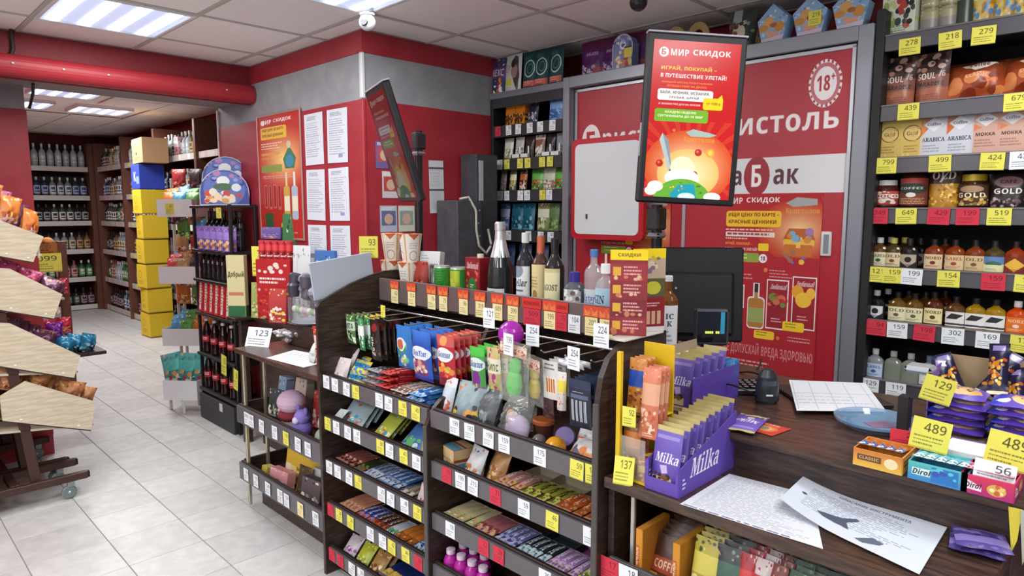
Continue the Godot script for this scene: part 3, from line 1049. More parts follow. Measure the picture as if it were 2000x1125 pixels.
func pouch_node(w: float, h: float, t: float, cell: Dictionary, finish := 1, seed := 1, stand := false, seal := 0.06, rumple := 1.0) -> MeshInstance3D:
	var g := G.new()
	g.pouch(w, h, t, cell.uv, seed, seal, stand, rumple, 8, 10)
	return one(g.mesh(), ink(cell, finish))


# a bar in a crimped wrapper lying along its x axis, printed side up
func bar_node(l: float, w: float, t: float, cell: Dictionary, finish := 1, seed := 1) -> MeshInstance3D:
	var g := G.new()
	g.pouch(w, l, t, cell.uv, seed, 0.08, false, 0.5, 5, 9)
	return one(g.mesh(), ink(cell, finish))


func carton_node(w: float, h: float, d: float, cell: Dictionary, finish := 0) -> MeshInstance3D:
	var g := G.new()
	g.box(Vector3(0, h * 0.5, 0), Vector3(w, h, d), 0.0015, Basis(), cell.uv, cell.side)
	return one(g.mesh(), ink(cell, finish))


# open topped tray: floor and four walls in one printed mesh
func tray_node(w: float, h: float, d: float, cell: Dictionary, front_h := -1.0, finish := 0) -> MeshInstance3D:
	var g := G.new()
	var fh := h if front_h < 0.0 else front_h
	var t := 0.003
	g.box(Vector3(0, t * 0.5, 0), Vector3(w, t, d), 0.0, Basis(), cell.side, cell.side)
	g.box(Vector3(0, fh * 0.5, d * 0.5), Vector3(w, fh, t), 0.0, Basis(), cell.uv, cell.side)
	g.box(Vector3(0, h * 0.5, -d * 0.5), Vector3(w, h, t), 0.0, Basis(), cell.side, cell.side)
	for s in [-1.0, 1.0]:
		g.box(Vector3(s * w * 0.5, minf(h, fh) * 0.5, 0), Vector3(d, minf(h, fh), t), 0.0, Basis(Vector3.UP, s * PI / 2), cell.uv, cell.side)
	return one(g.mesh(), ink(cell, finish))


# the turn that lays a bag or bar on its back with its length running from front to back
func lying(spin := 0.0, tilt := 0.0) -> Basis:
	return Basis(Vector3.UP, deg_to_rad(FACE + spin)) * Basis(Vector3.RIGHT, -PI / 2 + deg_to_rad(tilt))


func standing(spin := 0.0, lean := 0.0) -> Basis:
	return Basis(Vector3.UP, deg_to_rad(FACE + spin)) * Basis(Vector3.RIGHT, deg_to_rad(-lean))


# a packet design: ground colour, a band, a name, a round picture and scattered bits
func pack_art(key: String, base: String, band: String, name_text: String, name_col: String, bits: Array, w := 96, h := 128, serif := 0) -> Dictionary:
	return art(key, w, h, hexc(base), func(q):
		var cols: Array = []
		for b in bits:
			cols.append(hexc(b))
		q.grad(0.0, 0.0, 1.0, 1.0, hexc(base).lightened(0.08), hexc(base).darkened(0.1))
		if band:
			q.rect(0.0, 0.22, 1.0, 0.30, hexc(band))
		if cols.size():
			q.speck(26, cols, 0.05, 0.55, 0.85, 0.35, 0.09)
			q.speck(8, cols, 0.0, 0.02, 0.95, 0.16, 0.05)
		if name_text:
			q.text(name_text, 0.10, 0.27, 0.8, 0.2, hexc(name_col), serif)
		q.lines(2, 0.2, 0.92, 0.6, 0.06, hexc(name_col), 0.4))


# a bar design, drawn with its long side upright
func bar_art(key: String, base: String, second: String, name_text: String, name_col: String, bits: Array) -> Dictionary:
	return art(key, 44, 132, hexc(base), func(q):
		var cols: Array = []
		for b in bits:
			cols.append(hexc(b))
		q.rect(0.0, 0.0, 1.0, 0.22, hexc(second))
		q.poly([[0.0, 0.22], [1.0, 0.22], [0.0, 0.34]], hexc(second))
		if cols.size():
			q.speck(16, cols, 0.05, 0.04, 0.8, 0.26, 0.16)
			q.speck(8, cols, 0.0, 0.8, 0.9, 0.16, 0.10)
		var n := name_text.length()
		for k in n:
			q.text(name_text[k], 0.22, 0.90 - 0.55 * (k + 1) / n, 0.56, 0.50 / n, hexc(name_col))
		q.rect(0.0, 0.0, 1.0, 0.05, hexc(base).lightened(0.3))
		q.rect(0.0, 0.95, 1.0, 0.05, hexc(base).lightened(0.3)))


func goods_right():
	var rack := "of the dark rack"
	# price tags, rail by rail
	var s := Vector2(0.078, 0.066)
	price_row(3.137, 2.283, [[-0.835, "y", "278"], [-0.694, "y", "218"], [-0.585, "y", "279"]], s, "top edge " + rack, "tags on the dark rack", 0.1)
	price_row(3.137, 2.024, [[-0.824, "y", "439"], [-0.466, "y", "679"]], s, "rail under the coffee bags", "tags on the dark rack")
	price_row(3.137, 1.809, [[-0.893, "y", "799"], [-0.698, "y", "499"], [-0.525, "y", "424"], [-0.433, "w", "438"]], s, "rail under the coffee boxes", "tags on the dark rack")
	price_row(3.137, 1.599, [[-0.913, "r", "349"], [-0.806, "y", "649"], [-0.689, "r", "429"], [-0.591, "r", "199"], [-0.489, "y", "519"]], s, "rail under the coffee jars", "tags on the dark rack")
	price_row(3.137, 1.349, [[-0.907, "y", "121"], [-0.841, "y", "159"], [-0.769, "w", "199"], [-0.639, "y", "154"], [-0.490, "r", "159"], [-0.386, "y", "144"]], s, "rail under the upper flasks", "tags on the dark rack")
	price_row(3.137, 1.119, [[-0.891, "r", "94"], [-0.810, "w", "159"], [-0.709, "r", "198"], [-0.609, "w", "302"], [-0.493, "w", "169"], [-0.383, "y", "179"]], s, "rail under the middle flasks", "tags on the dark rack")
	price_row(3.137, 0.859, [[-0.905, "w", "129"], [-0.800, "w", "119"]], s, "lowest rail " + rack, "tags on the dark rack")
	# top row: gift boxes and tins under the ceiling
	var fl := art("flower box", 128, 128, hexc("dfe3d2"), func(q):
		q.speck(26, [hexc("c9d48a"), hexc("e8ecd8"), hexc("9fb36a")], 0.0, 0.0, 0.5, 1.0, 0.10)
		q.speck(26, [hexc("22302f"), hexc("43524f"), hexc("c4463c")], 0.45, 0.0, 0.5, 0.8, 0.09)
		q.speck(7, [hexc("b8403a")], 0.5, 0.2, 0.25, 0.4, 0.09)
		q.lines(4, 0.05, 0.78, 0.9, 0.18, hexc("8b9a80")))
	stock("flower box", func(): return carton_node(0.13, 0.2, 0.08, fl), "gift_box", "white gift box printed with red and green flowers on the top shelf", "box", Vector3(3.24, 2.345, -0.897), standing(-8))
	var tins := art("tin art", 128, 96, hexc("a5a07c"), func(q):
		q.rect(0, 0.0, 1, 0.12, hexc("7f7a5c")); q.rect(0, 0.4, 1, 0.06, hexc("7a775e")); q.rect(0, 0.7, 1, 0.3, hexc("8f8a86"))
		q.lines(6, 0.1, 0.15, 0.8, 0.5, hexc("d6d1a8")))
	for k in 2:
		stock("tea tin", func():
			var g := G.new()
			g.lathe([Vector2(0, 0), Vector2(0.036, 0), Vector2(0.037, 0.005), Vector2(0.037, 0.075), Vector2(0.035, 0.08), Vector2(0.037, 0.085), Vector2(0.037, 0.155), Vector2(0.034, 0.16), Vector2(0, 0.16)], 18, Vector3.ZERO, 1.0, tins.uv)
			return one(g.mesh(), ink(tins, 1)), "tea_tin", "tall olive and grey tin on the top shelf, %s of two" % ["left", "right"][k], "tin", Vector3(3.23, 2.345, [-0.789, -0.726][k]), Basis(), "tins on the top shelf")
	stock("grinder", func():
		var o := Node3D.new()
		var g := G.new()
		g.lathe([Vector2(0, 0), Vector2(0.03, 0), Vector2(0.032, 0.01), Vector2(0.032, 0.1), Vector2(0, 0.1)], 16)
		part(o, "jar", g.mesh(), mat("3a4438", 0.3))
		var c := G.new()
		c.lathe([Vector2(0, 0.1), Vector2(0.034, 0.1), Vector2(0.034, 0.16), Vector2(0.028, 0.17), Vector2(0, 0.17)], 16)
		part(o, "cap", c.mesh(), mat("7ec838", 0.35))
		return o, "spice_jar", "dark jar with a bright green cap on the top shelf", "jar", Vector3(3.23, 2.345, -0.670))
	var yp := pack_art("pasta pack", "d9c27a", "e9e2c4", "ПАСТА", "3c6ea8", ["d8b03a", "f0d464", "5a8cc0", "b98a2a"])
	for k in 3:
		stock("pasta", func(): return pouch_node(0.085, 0.19, 0.05, yp, 1, 5, true), "pasta_pack", "blue and yellow packet standing on the top shelf, %s from the left" % nth(k), "packet", Vector3(3.23, 2.345, [-0.611, -0.542, -0.481][k]), standing(), "yellow packets on the top shelf")
	# coffee bags
	var soul := art("soul bag", 112, 160, hexc("8a5a4c"), func(q):
		q.rect(0, 0, 1, 0.45, hexc("4a3733"))
		q.speck(30, [hexc("6b4a44"), hexc("2c2120"), hexc("a87868"), hexc("c9a89a")], 0.05, 0.02, 0.85, 0.38, 0.09)
		q.text("SOUL", 0.12, 0.40, 0.56, 0.13, hexc("f0e6df")); q.text("/6", 0.76, 0.38, 0.16, 0.12, hexc("d9c3b8"))
		q.text("PARADISE", 0.10, 0.58, 0.8, 0.09, hexc("3c2320"))
		q.rect(0, 0.70, 1, 0.3, hexc("b06a50")); q.lines(3, 0.1, 0.82, 0.8, 0.13, hexc("8a4a38")))
	for k in 2:
		stock("soul", func(): return pouch_node(0.13, 0.205, 0.07, soul, 1, 8, true), "coffee_bag", ["brown coffee bag lettered SOUL standing at the left end of its shelf", "taller looking brown coffee bag lettered SOUL beside the orange bag"][k], "coffee bag", Vector3(3.24, 2.06, [-0.893, -0.770][k]), standing([4, -6][k]), "brown coffee bags")
	var oc := art("orange coffee", 160, 128, hexc("a8461f"), func(q):
		q.grad(0, 0, 1, 1, hexc("6e3218"), hexc("c2552a")); q.poly([[0.25, 0.22], [0.5, 0.08], [0.8, 0.22], [0.5, 0.38]], hexc("e4dcd4"))
		q.text("Coffee", 0.36, 0.17, 0.3, 0.1, hexc("5a2a1a")); q.speck(12, [hexc("d9703c"), hexc("8a3216"), hexc("e08850")], 0.1, 0.5, 0.8, 0.4, 0.12); q.text("CLASSIC", 0.3, 0.45, 0.35, 0.09, hexc("eac8b0")))
	for k in 2:
		stock("orange coffee", func(): return pouch_node(0.23, 0.18, 0.12, oc, 1, 12, false, 0.08, 2.0), "coffee_bag", ["large crumpled orange coffee bag between the brown bags and the rack edge", "orange coffee bag partly cut off at the right edge"][k], "coffee bag", Vector3(3.25, 2.05, [-0.613, -0.435][k]), standing([10, -5][k], 22))
	# boxes
	var gold := art("gold box", 96, 150, hexc("d2b765"), func(q):
		q.ring(0.5, 0.42, 0.36, 0.2, 0.12, hexc("8a5a2a"), hexc("d9c078")); q.text("Gold", 0.28, 0.37, 0.44, 0.1, hexc("7a4a20"), 1); q.lines(3, 0.2, 0.72, 0.6, 0.2, hexc("a8843c")); q.speck(14, [hexc("c9a84e"), hexc("e0ca84")], 0, 0, 1, 1, 0.06))
	var arab := art("arabica box", 96, 150, hexc("cfd2da"), func(q):
		q.poly([[0, 0], [0.75, 0], [0, 0.55]], hexc("c0876a")); q.poly([[0, 0.25], [0.3, 0.35], [0, 0.55]], hexc("d86a34")); q.poly([[0.5, 0.08], [0.88, 0.25], [0.5, 0.42], [0.12, 0.25]], hexc("e6e8ee"))
		q.text("Coffee", 0.26, 0.21, 0.5, 0.07, hexc("555e78"), 1); q.text("ARABICA", 0.08, 0.56, 0.84, 0.1, hexc("1f2430"), 1); q.lines(3, 0.12, 0.74, 0.7, 0.2, hexc("9aa0b0")))
	var mok := art("mokka box", 96, 150, hexc("cfa595"), func(q):
		q.poly([[0, 0.3], [0.4, 0.4], [0, 0.5]], hexc("d9835a")); q.poly([[0.5, 0.06], [0.88, 0.22], [0.5, 0.38], [0.12, 0.22]], hexc("e3e2e4")); q.text("Coffee", 0.28, 0.18, 0.46, 0.07, hexc("555e78"), 1)
		q.text("МОККА", 0.18, 0.52, 0.66, 0.08, hexc("4a2d26")); q.lines(3, 0.15, 0.68, 0.7, 0.2, hexc("a97c6c")))
	var bx := [[gold, "yellow coffee box with a brown ring"], [gold, "yellow coffee box with a brown ring"], [arab, "white and orange coffee box lettered ARABICA"], [arab, "white and orange coffee box lettered ARABICA"], [mok, "pinkish coffee box lettered МОККА"], [mok, "pinkish coffee box lettered МОККА"]]
	var bz := [-0.899, -0.814, -0.738, -0.648, -0.562, -0.479]
	for k in 6:
		stock("coffeebox%d" % (k / 2), func(): return carton_node(0.096, 0.165, 0.07, bx[k][0]), "coffee_box", "%s, %s of the pair on the box shelf" % [bx[k][1], ["left", "right"][k % 2]], "box", Vector3(3.215, 1.845, bz[k]), standing(), "coffee boxes on the dark rack")
	# jars
	stock("nut jar", func(): return make_bottle("jar", 0.115, 0.05, mat("4a1a14", 0.15), mat("e9e6e2", 0.4), pack_art("nut label", "c23a3a", "efe6dc", "CHOCO", "8a1d22", ["e8d8c8", "7a4a30"], 96, 64), 0.1, 0.6, 1.4, 1.0, 0.82, 0.8), "spread_jar", "low chocolate spread jar with a white lid at the left of the jar shelf", "jar", Vector3(3.22, 1.635, -0.907), standing())
	var tall := art("tall jar", 96, 128, hexc("7a3a2c"), func(q):
		q.rect(0, 0.0, 1, 0.2, hexc("a03a34")); q.ell(0.5, 0.38, 0.42, 0.2, hexc("2f3a30")); q.text("COFFEE", 0.2, 0.33, 0.6, 0.09, hexc("d8d8c8")); q.ell(0.5, 0.62, 0.12, 0.09, hexc("e6e2d8")); q.lines(4, 0.1, 0.74, 0.8, 0.24, hexc("c8a070")))
	stock("tall jar", func(): return make_bottle("jar", 0.175, 0.052, mat("3a1c14", 0.15), mat("c9a860", 0.3, 0.6), tall, 0.06, 0.69, 1.5, 1.0, 0.84, 0.8), "coffee_jar", "tall brown instant coffee jar with a gold lid", "jar", Vector3(3.22, 1.635, -0.803), standing())
	var old := art("old pouch", 112, 150, hexc("c08a2c"), func(q):
		q.rect(0, 0, 1, 0.45, hexc("3a2420")); q.rect(0.0, 0.0, 0.6, 0.1, hexc("8a4a50")); q.text("OLD", 0.12, 0.17, 0.72, 0.18, hexc("f2ece2"), 1); q.poly([[0.35, 0.42], [0.42, 0.42], [0.7, 0.08], [0.66, 0.06]], hexc("e8e0d4"))
		q.speck(60, [hexc("d9a83c"), hexc("8a5a18"), hexc("f0cc60"), hexc("b07a20")], 0.0, 0.47, 1, 0.45, 0.05))
	stock("old", func(): return pouch_node(0.12, 0.175, 0.06, old, 1, 6, true), "coffee_pouch", "gold and black coffee pouch lettered OLD", "coffee pouch", Vector3(3.22, 1.635, -0.692), standing())
	var gj := art("gold label", 112, 80, hexc("4a2c18"), func(q):
		q.speck(30, [hexc("c9a040"), hexc("8a6a28"), hexc("e0c070")], 0, 0.55, 1, 0.4, 0.05); q.ell(0.5, 0.2, 0.3, 0.16, hexc("a88a6a")); q.text("GOLD", 0.14, 0.38, 0.72, 0.24, hexc("f4ead4")))
	stock("gold jar", func(): return make_bottle("jar", 0.13, 0.052, mat("3a2010", 0.12), mat("b8a030", 0.35, 0.3), gj, 0.05, 0.68, 1.4, 1.0, 0.76, 0.82), "coffee_jar", "squat instant coffee jar lettered GOLD with a yellow lid", "jar", Vector3(3.22, 1.635, -0.592), standing())
	var gp := art("gold pouch", 128, 128, hexc("241a1a"), func(q):
		q.ell(0.5, 0.25, 0.34, 0.17, hexc("8a6a6c")); q.text("CAFE", 0.3, 0.19, 0.4, 0.1, hexc("3a2426")); q.text("GOLD", 0.16, 0.44, 0.7, 0.17, hexc("efe8dc")); q.speck(24, [hexc("a08088"), hexc("6a5058"), hexc("c0a8a0")], 0.05, 0.74, 0.9, 0.22, 0.05))
	stock("gold pouch", func(): return pouch_node(0.135, 0.13, 0.07, gp, 1, 9, true), "coffee_pouch", "black coffee pouch lettered GOLD at the right of the jars", "coffee pouch", Vector3(3.22, 1.635, -0.478), standing())
	# small spirits flasks, three shelves
	var rows := [
		[1.385, "upper flask shelf", [[-0.914, "5a3a18", "e6d9b4", "cfd2cc", "2a5a3c", "white capped brown flask with cream green label"], [-0.860, "4a3a1c", "d8cda4", "c9bd62", "8a3a2a", "yellow capped flask with a cream label"], [-0.799, "241a16", "b9a892", "1f1b1b", "1f1b1b", "dark flask with a black shield label"], [-0.708, "7a3414", "dcc49a", "15110f", "7a2a1a", "amber flask with small cream label, black cap"], [-0.634, "80360f", "d8bf92", "15110f", "a04030", "amber flask with small cream label, black cap"], [-0.566, "7a3414", "d0b88a", "15110f", "7a4a2a", "amber flask with small cream label, black cap"], [-0.502, "4a3a1a", "dfdca4", "1a1c1c", "5f84b8", "flask with a blue and yellow picture label"], [-0.435, "8a3012", "e4b23c", "15110f", "a82c1c", "amber flask with a yellow diamond label"]]],
		[1.155, "middle flask shelf", [[-0.913, "181418", "dcdce4", "d0d0d0", "15151a", "dark flask with white shield label, white cap"], [-0.830, "6a4a18", "e2dcb4", "1a1614", "5a5a3a", "golden flask with a cream label and black cap"], [-0.765, "6a4a18", "e2dcb4", "1a1614", "5a5a3a", "golden flask with a cream label and black cap"], [-0.694, "5a2a12", "ece0a8", "15110f", "4a3a22", "tall brown flask with a pale yellow label"], [-0.617, "5a3a18", "e6e2dc", "15110f", "2a2a2a", "brown flask with a white label and dark bird"], [-0.549, "a07a10", "e8e8e4", "1f1812", "2a2a2a", "yellow flask with a white label and dark bird"], [-0.483, "a07a10", "e8e8e4", "1f1812", "2a2a2a", "yellow flask with a white label and dark bird"], [-0.414, "cf4a10", "e07020", "e6e6e4", "f0d8c0", "bright orange flask with a white cap"]]],
		[0.895, "bottom flask shelf", [[-0.904, "c4ccd0", "c4d4ea", "d8d8dc", "2a5ab0", "clear flask with a pale blue label"], [-0.832, "a8b0a0", "", "aab0a8", "", "plain embossed clear flask with a grey cap"], [-0.765, "a8b0a0", "", "aab0a8", "", "plain embossed clear flask with a grey cap"], [-0.695, "b8c0b8", "dfe3d8", "5a6a7a", "6a7060", "clear flask with a broad white label"], [-0.627, "50586a", "2a3048", "c8ccd2", "d0d4e0", "clear flask with a dark blue label and silver cap"], [-0.552, "a0a898", "6a7058", "9a9e90", "d8d8c8", "flask with a grey cap behind the cardboard tray"], [-0.486, "b0a8a0", "c8b8a8", "cc3524", "803020", "flask with a red cap behind the cardboard tray"], [-0.416, "b8bcc0", "d0d4d8", "d0d4d8", "506080", "flask with a pale cap behind the purple bars"]]]]
	for r in rows.size():
		var k := 0
		for b in rows[r][2]:
			var cell = null
			if b[2]:
				var two: String = b[4]
				cell = art("flask label %s %s" % [b[2], two], 64, 64, hexc(b[2]), func(q):
					if b[5].contains("diamond"):
						q.rect(0, 0, 1, 1, hexc("7a2418")); q.poly([[0.5, 0.05], [0.95, 0.5], [0.5, 0.95], [0.05, 0.5]], hexc("e4b23c"))
					elif b[5].contains("bird"):
						q.poly([[0.1, 0.5], [0.35, 0.12], [0.9, 0.2], [0.6, 0.5]], hexc(two)); q.rect(0, 0.8, 1, 0.1, hexc("3a3a4a"))
					elif b[5].contains("shield"):
						q.rect(0, 0, 1, 1, hexc("221c1c")); q.poly([[0.1, 0.1], [0.9, 0.1], [0.9, 0.6], [0.5, 0.98], [0.1, 0.6]], hexc(b[2])); q.ell(0.5, 0.45, 0.18, 0.2, hexc("221c1c"))
					elif b[5].contains("picture"):
						q.rect(0, 0, 1, 0.5, hexc(two)); q.ell(0.5, 0.5, 0.35, 0.2, hexc("3a6a5a")); q.rect(0, 0.55, 1, 0.45, hexc("dfdca4"))
					else:
						q.text(["LABEL", "OLD", "GRAND", "NORD"][k % 4], 0.12, 0.16, 0.76, 0.2, hexc(two), 1)
						q.ell(0.5, 0.58, 0.14, 0.12, hexc(two))
					q.lines(2, 0.15, 0.78, 0.7, 0.16, hexc(two), 0.4))
			var clear: bool = r == 2
			var gm := glass(b[1], 0.45) if clear else mat(b[1], 0.08)
			var d := 0.0
			for back in ([0, 1] if r < 2 and k < 4 else [0]):
				stock("flask %d %d" % [r, k], func(): return make_bottle("flask", 0.152 if b[5].contains("tall") else 0.14, 0.034, gm, mat(b[3], 0.35), cell, 0.14, 0.56, 1.0, 0.62, 0.84, 0.40, 4.0), "spirits_flask", "%s, %s %s %s" % [b[5], nth(k), "from left," if back == 0 else "behind,", rows[r][1]], "bottle", Vector3(3.2 + 0.09 * back, rows[r][0] - 0.02, b[0] + 0.018 * back), standing(), "flasks on the dark rack")
			k += 1


func goods_middle():
	var where := "on the snack rack by the red wall"
	var s := Vector2(0.05, 0.062)
	var zs := [-3.24, -3.14, -3.05, -2.955, -2.86, -2.765]
	var kinds := ["rwwwww", "wyyyyyy", "wwwwyw", "wwwwww"]
	for r in 4:
		var row: Array = []
		for k in 6:
			if r == 3 and k in [0, 2]: continue
			row.append([zs[k] + 0.02 * sin(k * 3.1 + r), kinds[r][k], str([69, 85, 59, 92, 74, 39][k] + r * 3)])
		price_row(3.142, [2.135, 1.918, 1.715, 1.455][r], row, s, "%s rail of the snack rack" % nth(r), "tags on the snack rack")
	# top of the rack: bags standing against the ceiling line
	var tops := [["navy bag", "28305c", "6a3a78", "КЕКС", "e6e0f0", ["e88a2a", "f2e8e0", "c23a3a", "30407a"], -3.27, 0.13, 0.25, "dark blue snack bag at the left end"],
		["white cat bag", "d3d6d6", "", "", "333333", ["2c2622", "4a3a30", "8a6a58", "b8bcbc"], -3.14, 0.16, 0.255, "white pet food bag with a brown animal picture"],
		["teal bag", "12494e", "", "", "d8e8e4", ["0e3a40", "1c5a5c"], -2.99, 0.12, 0.25, "teal bag with a silver ring print, left of three"],
		["teal bag", "12494e", "", "", "d8e8e4", ["0e3a40", "1c5a5c"], -2.89, 0.12, 0.25, "teal bag with a silver ring print, middle of three"],
		["teal bag", "12494e", "", "", "d8e8e4", ["0e3a40", "1c5a5c"], -2.77, 0.125, 0.248, "teal bag with a silver ring print, right of three"]]
	for k in tops.size():
		var b: Array = tops[k]
		var cell: Dictionary
		if b[0] == "teal bag":
			cell = art("teal bag", 112, 160, hexc("12494e"), func(q):
				q.grad(0, 0, 1, 0.5, hexc("0d3a40"), hexc("185a5e")); q.ring(0.55, 0.42, 0.36, 0.22, 0.16, hexc("c2d2d0"), hexc("123f44")); q.ring(0.6, 0.42, 0.2, 0.13, 0.2, hexc("5a8a8a"), hexc("123f44")); q.rect(0.1, 0.72, 0.85, 0.14, hexc("c85a50")); q.lines(2, 0.14, 0.74, 0.75, 0.1, hexc("e8b0a8")); q.lines(3, 0.2, 0.1, 0.5, 0.12, hexc("3a7a7c")))
		elif b[0] == "white cat bag":
			cell = art("white cat bag", 112, 160, hexc("d6d9d8"), func(q):
				q.poly([[0.45, 0.14], [0.6, 0.02], [0.8, 0.08], [0.92, 0.5], [0.9, 0.98], [0.62, 0.6]], hexc("4a3c36")); q.ell(0.66, 0.42, 0.18, 0.17, hexc("a88a7c")); q.ell(0.56, 0.2, 0.14, 0.12, hexc("2c2422")); q.lines(4, 0.08, 0.25, 0.34, 0.2, hexc("9a9aa4")); q.rect(0.25, 0.60, 0.3, 0.17, hexc("d8d84a")); q.lines(3, 0.1, 0.8, 0.45, 0.14, hexc("b8b8a8")))
		else:
			cell = pack_art(b[0], b[1], b[2], b[3], b[4], b[5], 112, 160)
		stock(b[0], func(): return pouch_node(b[7], b[8], 0.05, cell, 1, 20 + k, true), "pet_food_bag" if k > 0 else "snack_bag", b[9] + " on the snack rack top", "bag", Vector3(3.18, 2.36, b[6]), standing([3, -4, 2, 5, -3][k], 3), "bags on top of the snack rack")
	# rows below
	var rows := [
		[2.17, 0.145, [["biscuit box", "e3a21c", "c9741a", "", "5a2a10", ["7a3a14", "4a2210"], -3.17, 0.085, "c", "orange biscuit box, left of two"], ["biscuit box", "e3a21c", "c9741a", "", "5a2a10", ["7a3a14", "4a2210"], -3.08, 0.085, "c", "orange biscuit box, right of two"], ["dark wafer", "1f1c2c", "", "", "d8d8e0", ["d0d0d8", "2a3a6a", "8a8a98"], -2.98, 0.08, "p", "dark wafer packet beside the orange boxes"], ["blue rolls", "4a7ec0", "8ab0e0", "", "ffffff", ["8ac0e8", "3a5aa0"], -2.78, 0.11, "p", "light blue packet lying on the upper row"]]],
		[1.955, 0.14, [["nut pack", "a9a596", "d8d6cc", "", "4a463a", ["c8c0a8", "7a7460", "e8e4d8"], -3.20, 0.075, "p", "greyish seed packet"], ["fish pack", "c4c4ba", "", "", "3a3a3a", ["8a8a80", "e6e6dc", "5a5a52"], -3.10, 0.07, "p", "pale dried fish packet"], ["dark crisps", "2f241f", "", "", "d8d0c0", ["5a4436", "1c1512"], -3.01, 0.07, "p", "dark brown crisp packet"], ["squid pack", "d4d0c8", "8a5a4a", "", "3a2a24", ["b06a50", "e8e4dc", "2a2a2a"], -2.92, 0.075, "p", "white squid ring packet"], ["black pack", "262428", "", "", "c8c8d0", ["4a4a54", "6a6a74"], -2.83, 0.065, "p", "black snack packet"], ["ring pack", "8f929c", "", "", "2a2a34", ["b8bcc8", "6a6e7a"], -2.745, 0.07, "p", "grey blue snack packet"]]],
		[1.75, 0.135, [["pink pack", "b0a49c", "d8c8c0", "", "6a3a3a", ["c07a70", "e8e0d8"], -3.25, 0.05, "p", "faded pink sachet"], ["tea pack", "6a6848", "e8e0b8", "", "4a4420", ["c8b860", "d8d4c0"], -3.16, 0.055, "p", "olive sachet with a pale window"], ["red pack", "3a2a24", "c0603a", "", "f0d8c8", ["c05a3a", "e8d8c8"], -3.065, 0.06, "p", "brown sachet with a red patch"], ["green pack", "3c8a30", "6ab04a", "", "f4f0d8", ["c84a30", "8ac85a", "2a5a20"], -2.94, 0.09, "p", "bright green packet with red dots"], ["cream pack", "d2d0be", "", "", "6a5a3a", ["c8a870", "8a6a4a", "efece0"], -2.84, 0.09, "p", "cream packet with a food picture"], ["green pack", "3c8a30", "6ab04a", "", "f4f0d8", ["c84a30", "8ac85a", "2a5a20"], -2.745, 0.07, "p", "green packet beside the grey post"]]],
		[1.49, 0.175, [["blue tag pack", "5a88c4", "c8d8f0", "", "2a3a7a", ["8ab0e0", "3a5aa0", "dce8f4"], -3.24, 0.08, "p", "light blue packet on the low row"], ["teal fish", "155a72", "", "", "c8d8e0", ["1a7a90", "0e3a50", "6ab0c0"], -3.12, 0.10, "p", "deep teal fish packet"], ["teal fish", "155a72", "", "", "c8d8e0", ["1a7a90", "0e3a50", "6ab0c0"], -3.02, 0.10, "p", "second deep teal fish packet"], ["corn pack", "8a8a58", "d8d8c0", "", "4a5a20", ["c8d0a0", "5a7a3a", "e8e8d8"], -2.89, 0.09, "p", "green and cream corn packet"], ["grass pack", "5a7a40", "", "", "e8f0d0", ["8aa860", "3a5a2a"], -2.80, 0.08, "p", "mossy green packet"], ["dark leaf", "26301f", "", "", "c8d0b0", ["4a5a38", "1a2014"], -2.72, 0.07, "p", "very dark green packet"]]],
		[1.25, 0.15, [["navy low", "2a3c6a", "", "", "c8d0e8", ["4a6aa0", "1a2444"], -3.2, 0.1, "p", "dark blue packet low behind the bottles"], ["navy low", "2a3c6a", "", "", "c8d0e8", ["4a6aa0", "1a2444"], -3.05, 0.1, "p", "second dark blue packet low behind the bottles"], ["navy low", "2a3c6a", "", "", "c8d0e8", ["4a6aa0", "1a2444"], -2.9, 0.1, "p", "third dark blue packet low behind the bottles"]]]]
	for r in rows.size():
		for b in rows[r][2]:
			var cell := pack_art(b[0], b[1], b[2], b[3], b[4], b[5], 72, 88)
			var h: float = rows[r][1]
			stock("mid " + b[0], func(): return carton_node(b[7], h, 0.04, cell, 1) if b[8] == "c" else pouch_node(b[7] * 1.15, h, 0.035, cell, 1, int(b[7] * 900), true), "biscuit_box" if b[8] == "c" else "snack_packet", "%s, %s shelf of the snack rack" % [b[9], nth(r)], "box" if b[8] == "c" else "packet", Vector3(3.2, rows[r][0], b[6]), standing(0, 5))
	# white card holders that some of the packets stand in
	for z in [-3.06, -2.80]:
		var k: int = 0 if z < -3.0 else 1
		var g := G.new()
		for q in [-1.0, 0.0, 1.0]:
			g.box(Vector3(q * 0.075, 0.035, 0), Vector3(0.012, 0.07, 0.004), 0.001)
		g.box(Vector3(0, 0.012, 0), Vector3(0.16, 0.024, 0.004), 0.001)
		var o := obj("card_holder", g.mesh(), mat("e4e4e0", 0.6))
		o.transform = Transform3D(standing(), Vector3(3.165, 1.957, z))
		tag(o, "white card holder in front of small packets, %s of two on the snack rack" % ["left", "right"][k], "card holder", "card holders")
	# on top of the red cabinet
	var cab := "on top of the red cabinet"
	var pur := art("purple bag", 128, 160, hexc("5a2468"), func(q):
		q.grad(0, 0, 1, 0.45, hexc("6a2040"), hexc("5c2c7a")); q.text("SALUTE", 0.25, 0.30, 0.5, 0.09, hexc("d8c8e0")); q.speck(26, [hexc("b8a8d0"), hexc("8a3a4a"), hexc("e0d8ec"), hexc("4a1a50")], 0.02, 0.55, 0.6, 0.35, 0.08); q.rect(0.55, 0.72, 0.45, 0.14, hexc("a83a4a")))
	for k in 3:
		stock("purple bag", func(): return pouch_node(0.17, 0.214, 0.05, pur, 1, 33, true), "pet_food_bag", "purple and crimson bag above the red cabinet, %s from the left" % nth(k), "bag", Vector3(3.28, 2.402, -2.56 + 0.145 * k), standing([5, -3, 4][k]), "purple bags over the cabinet")
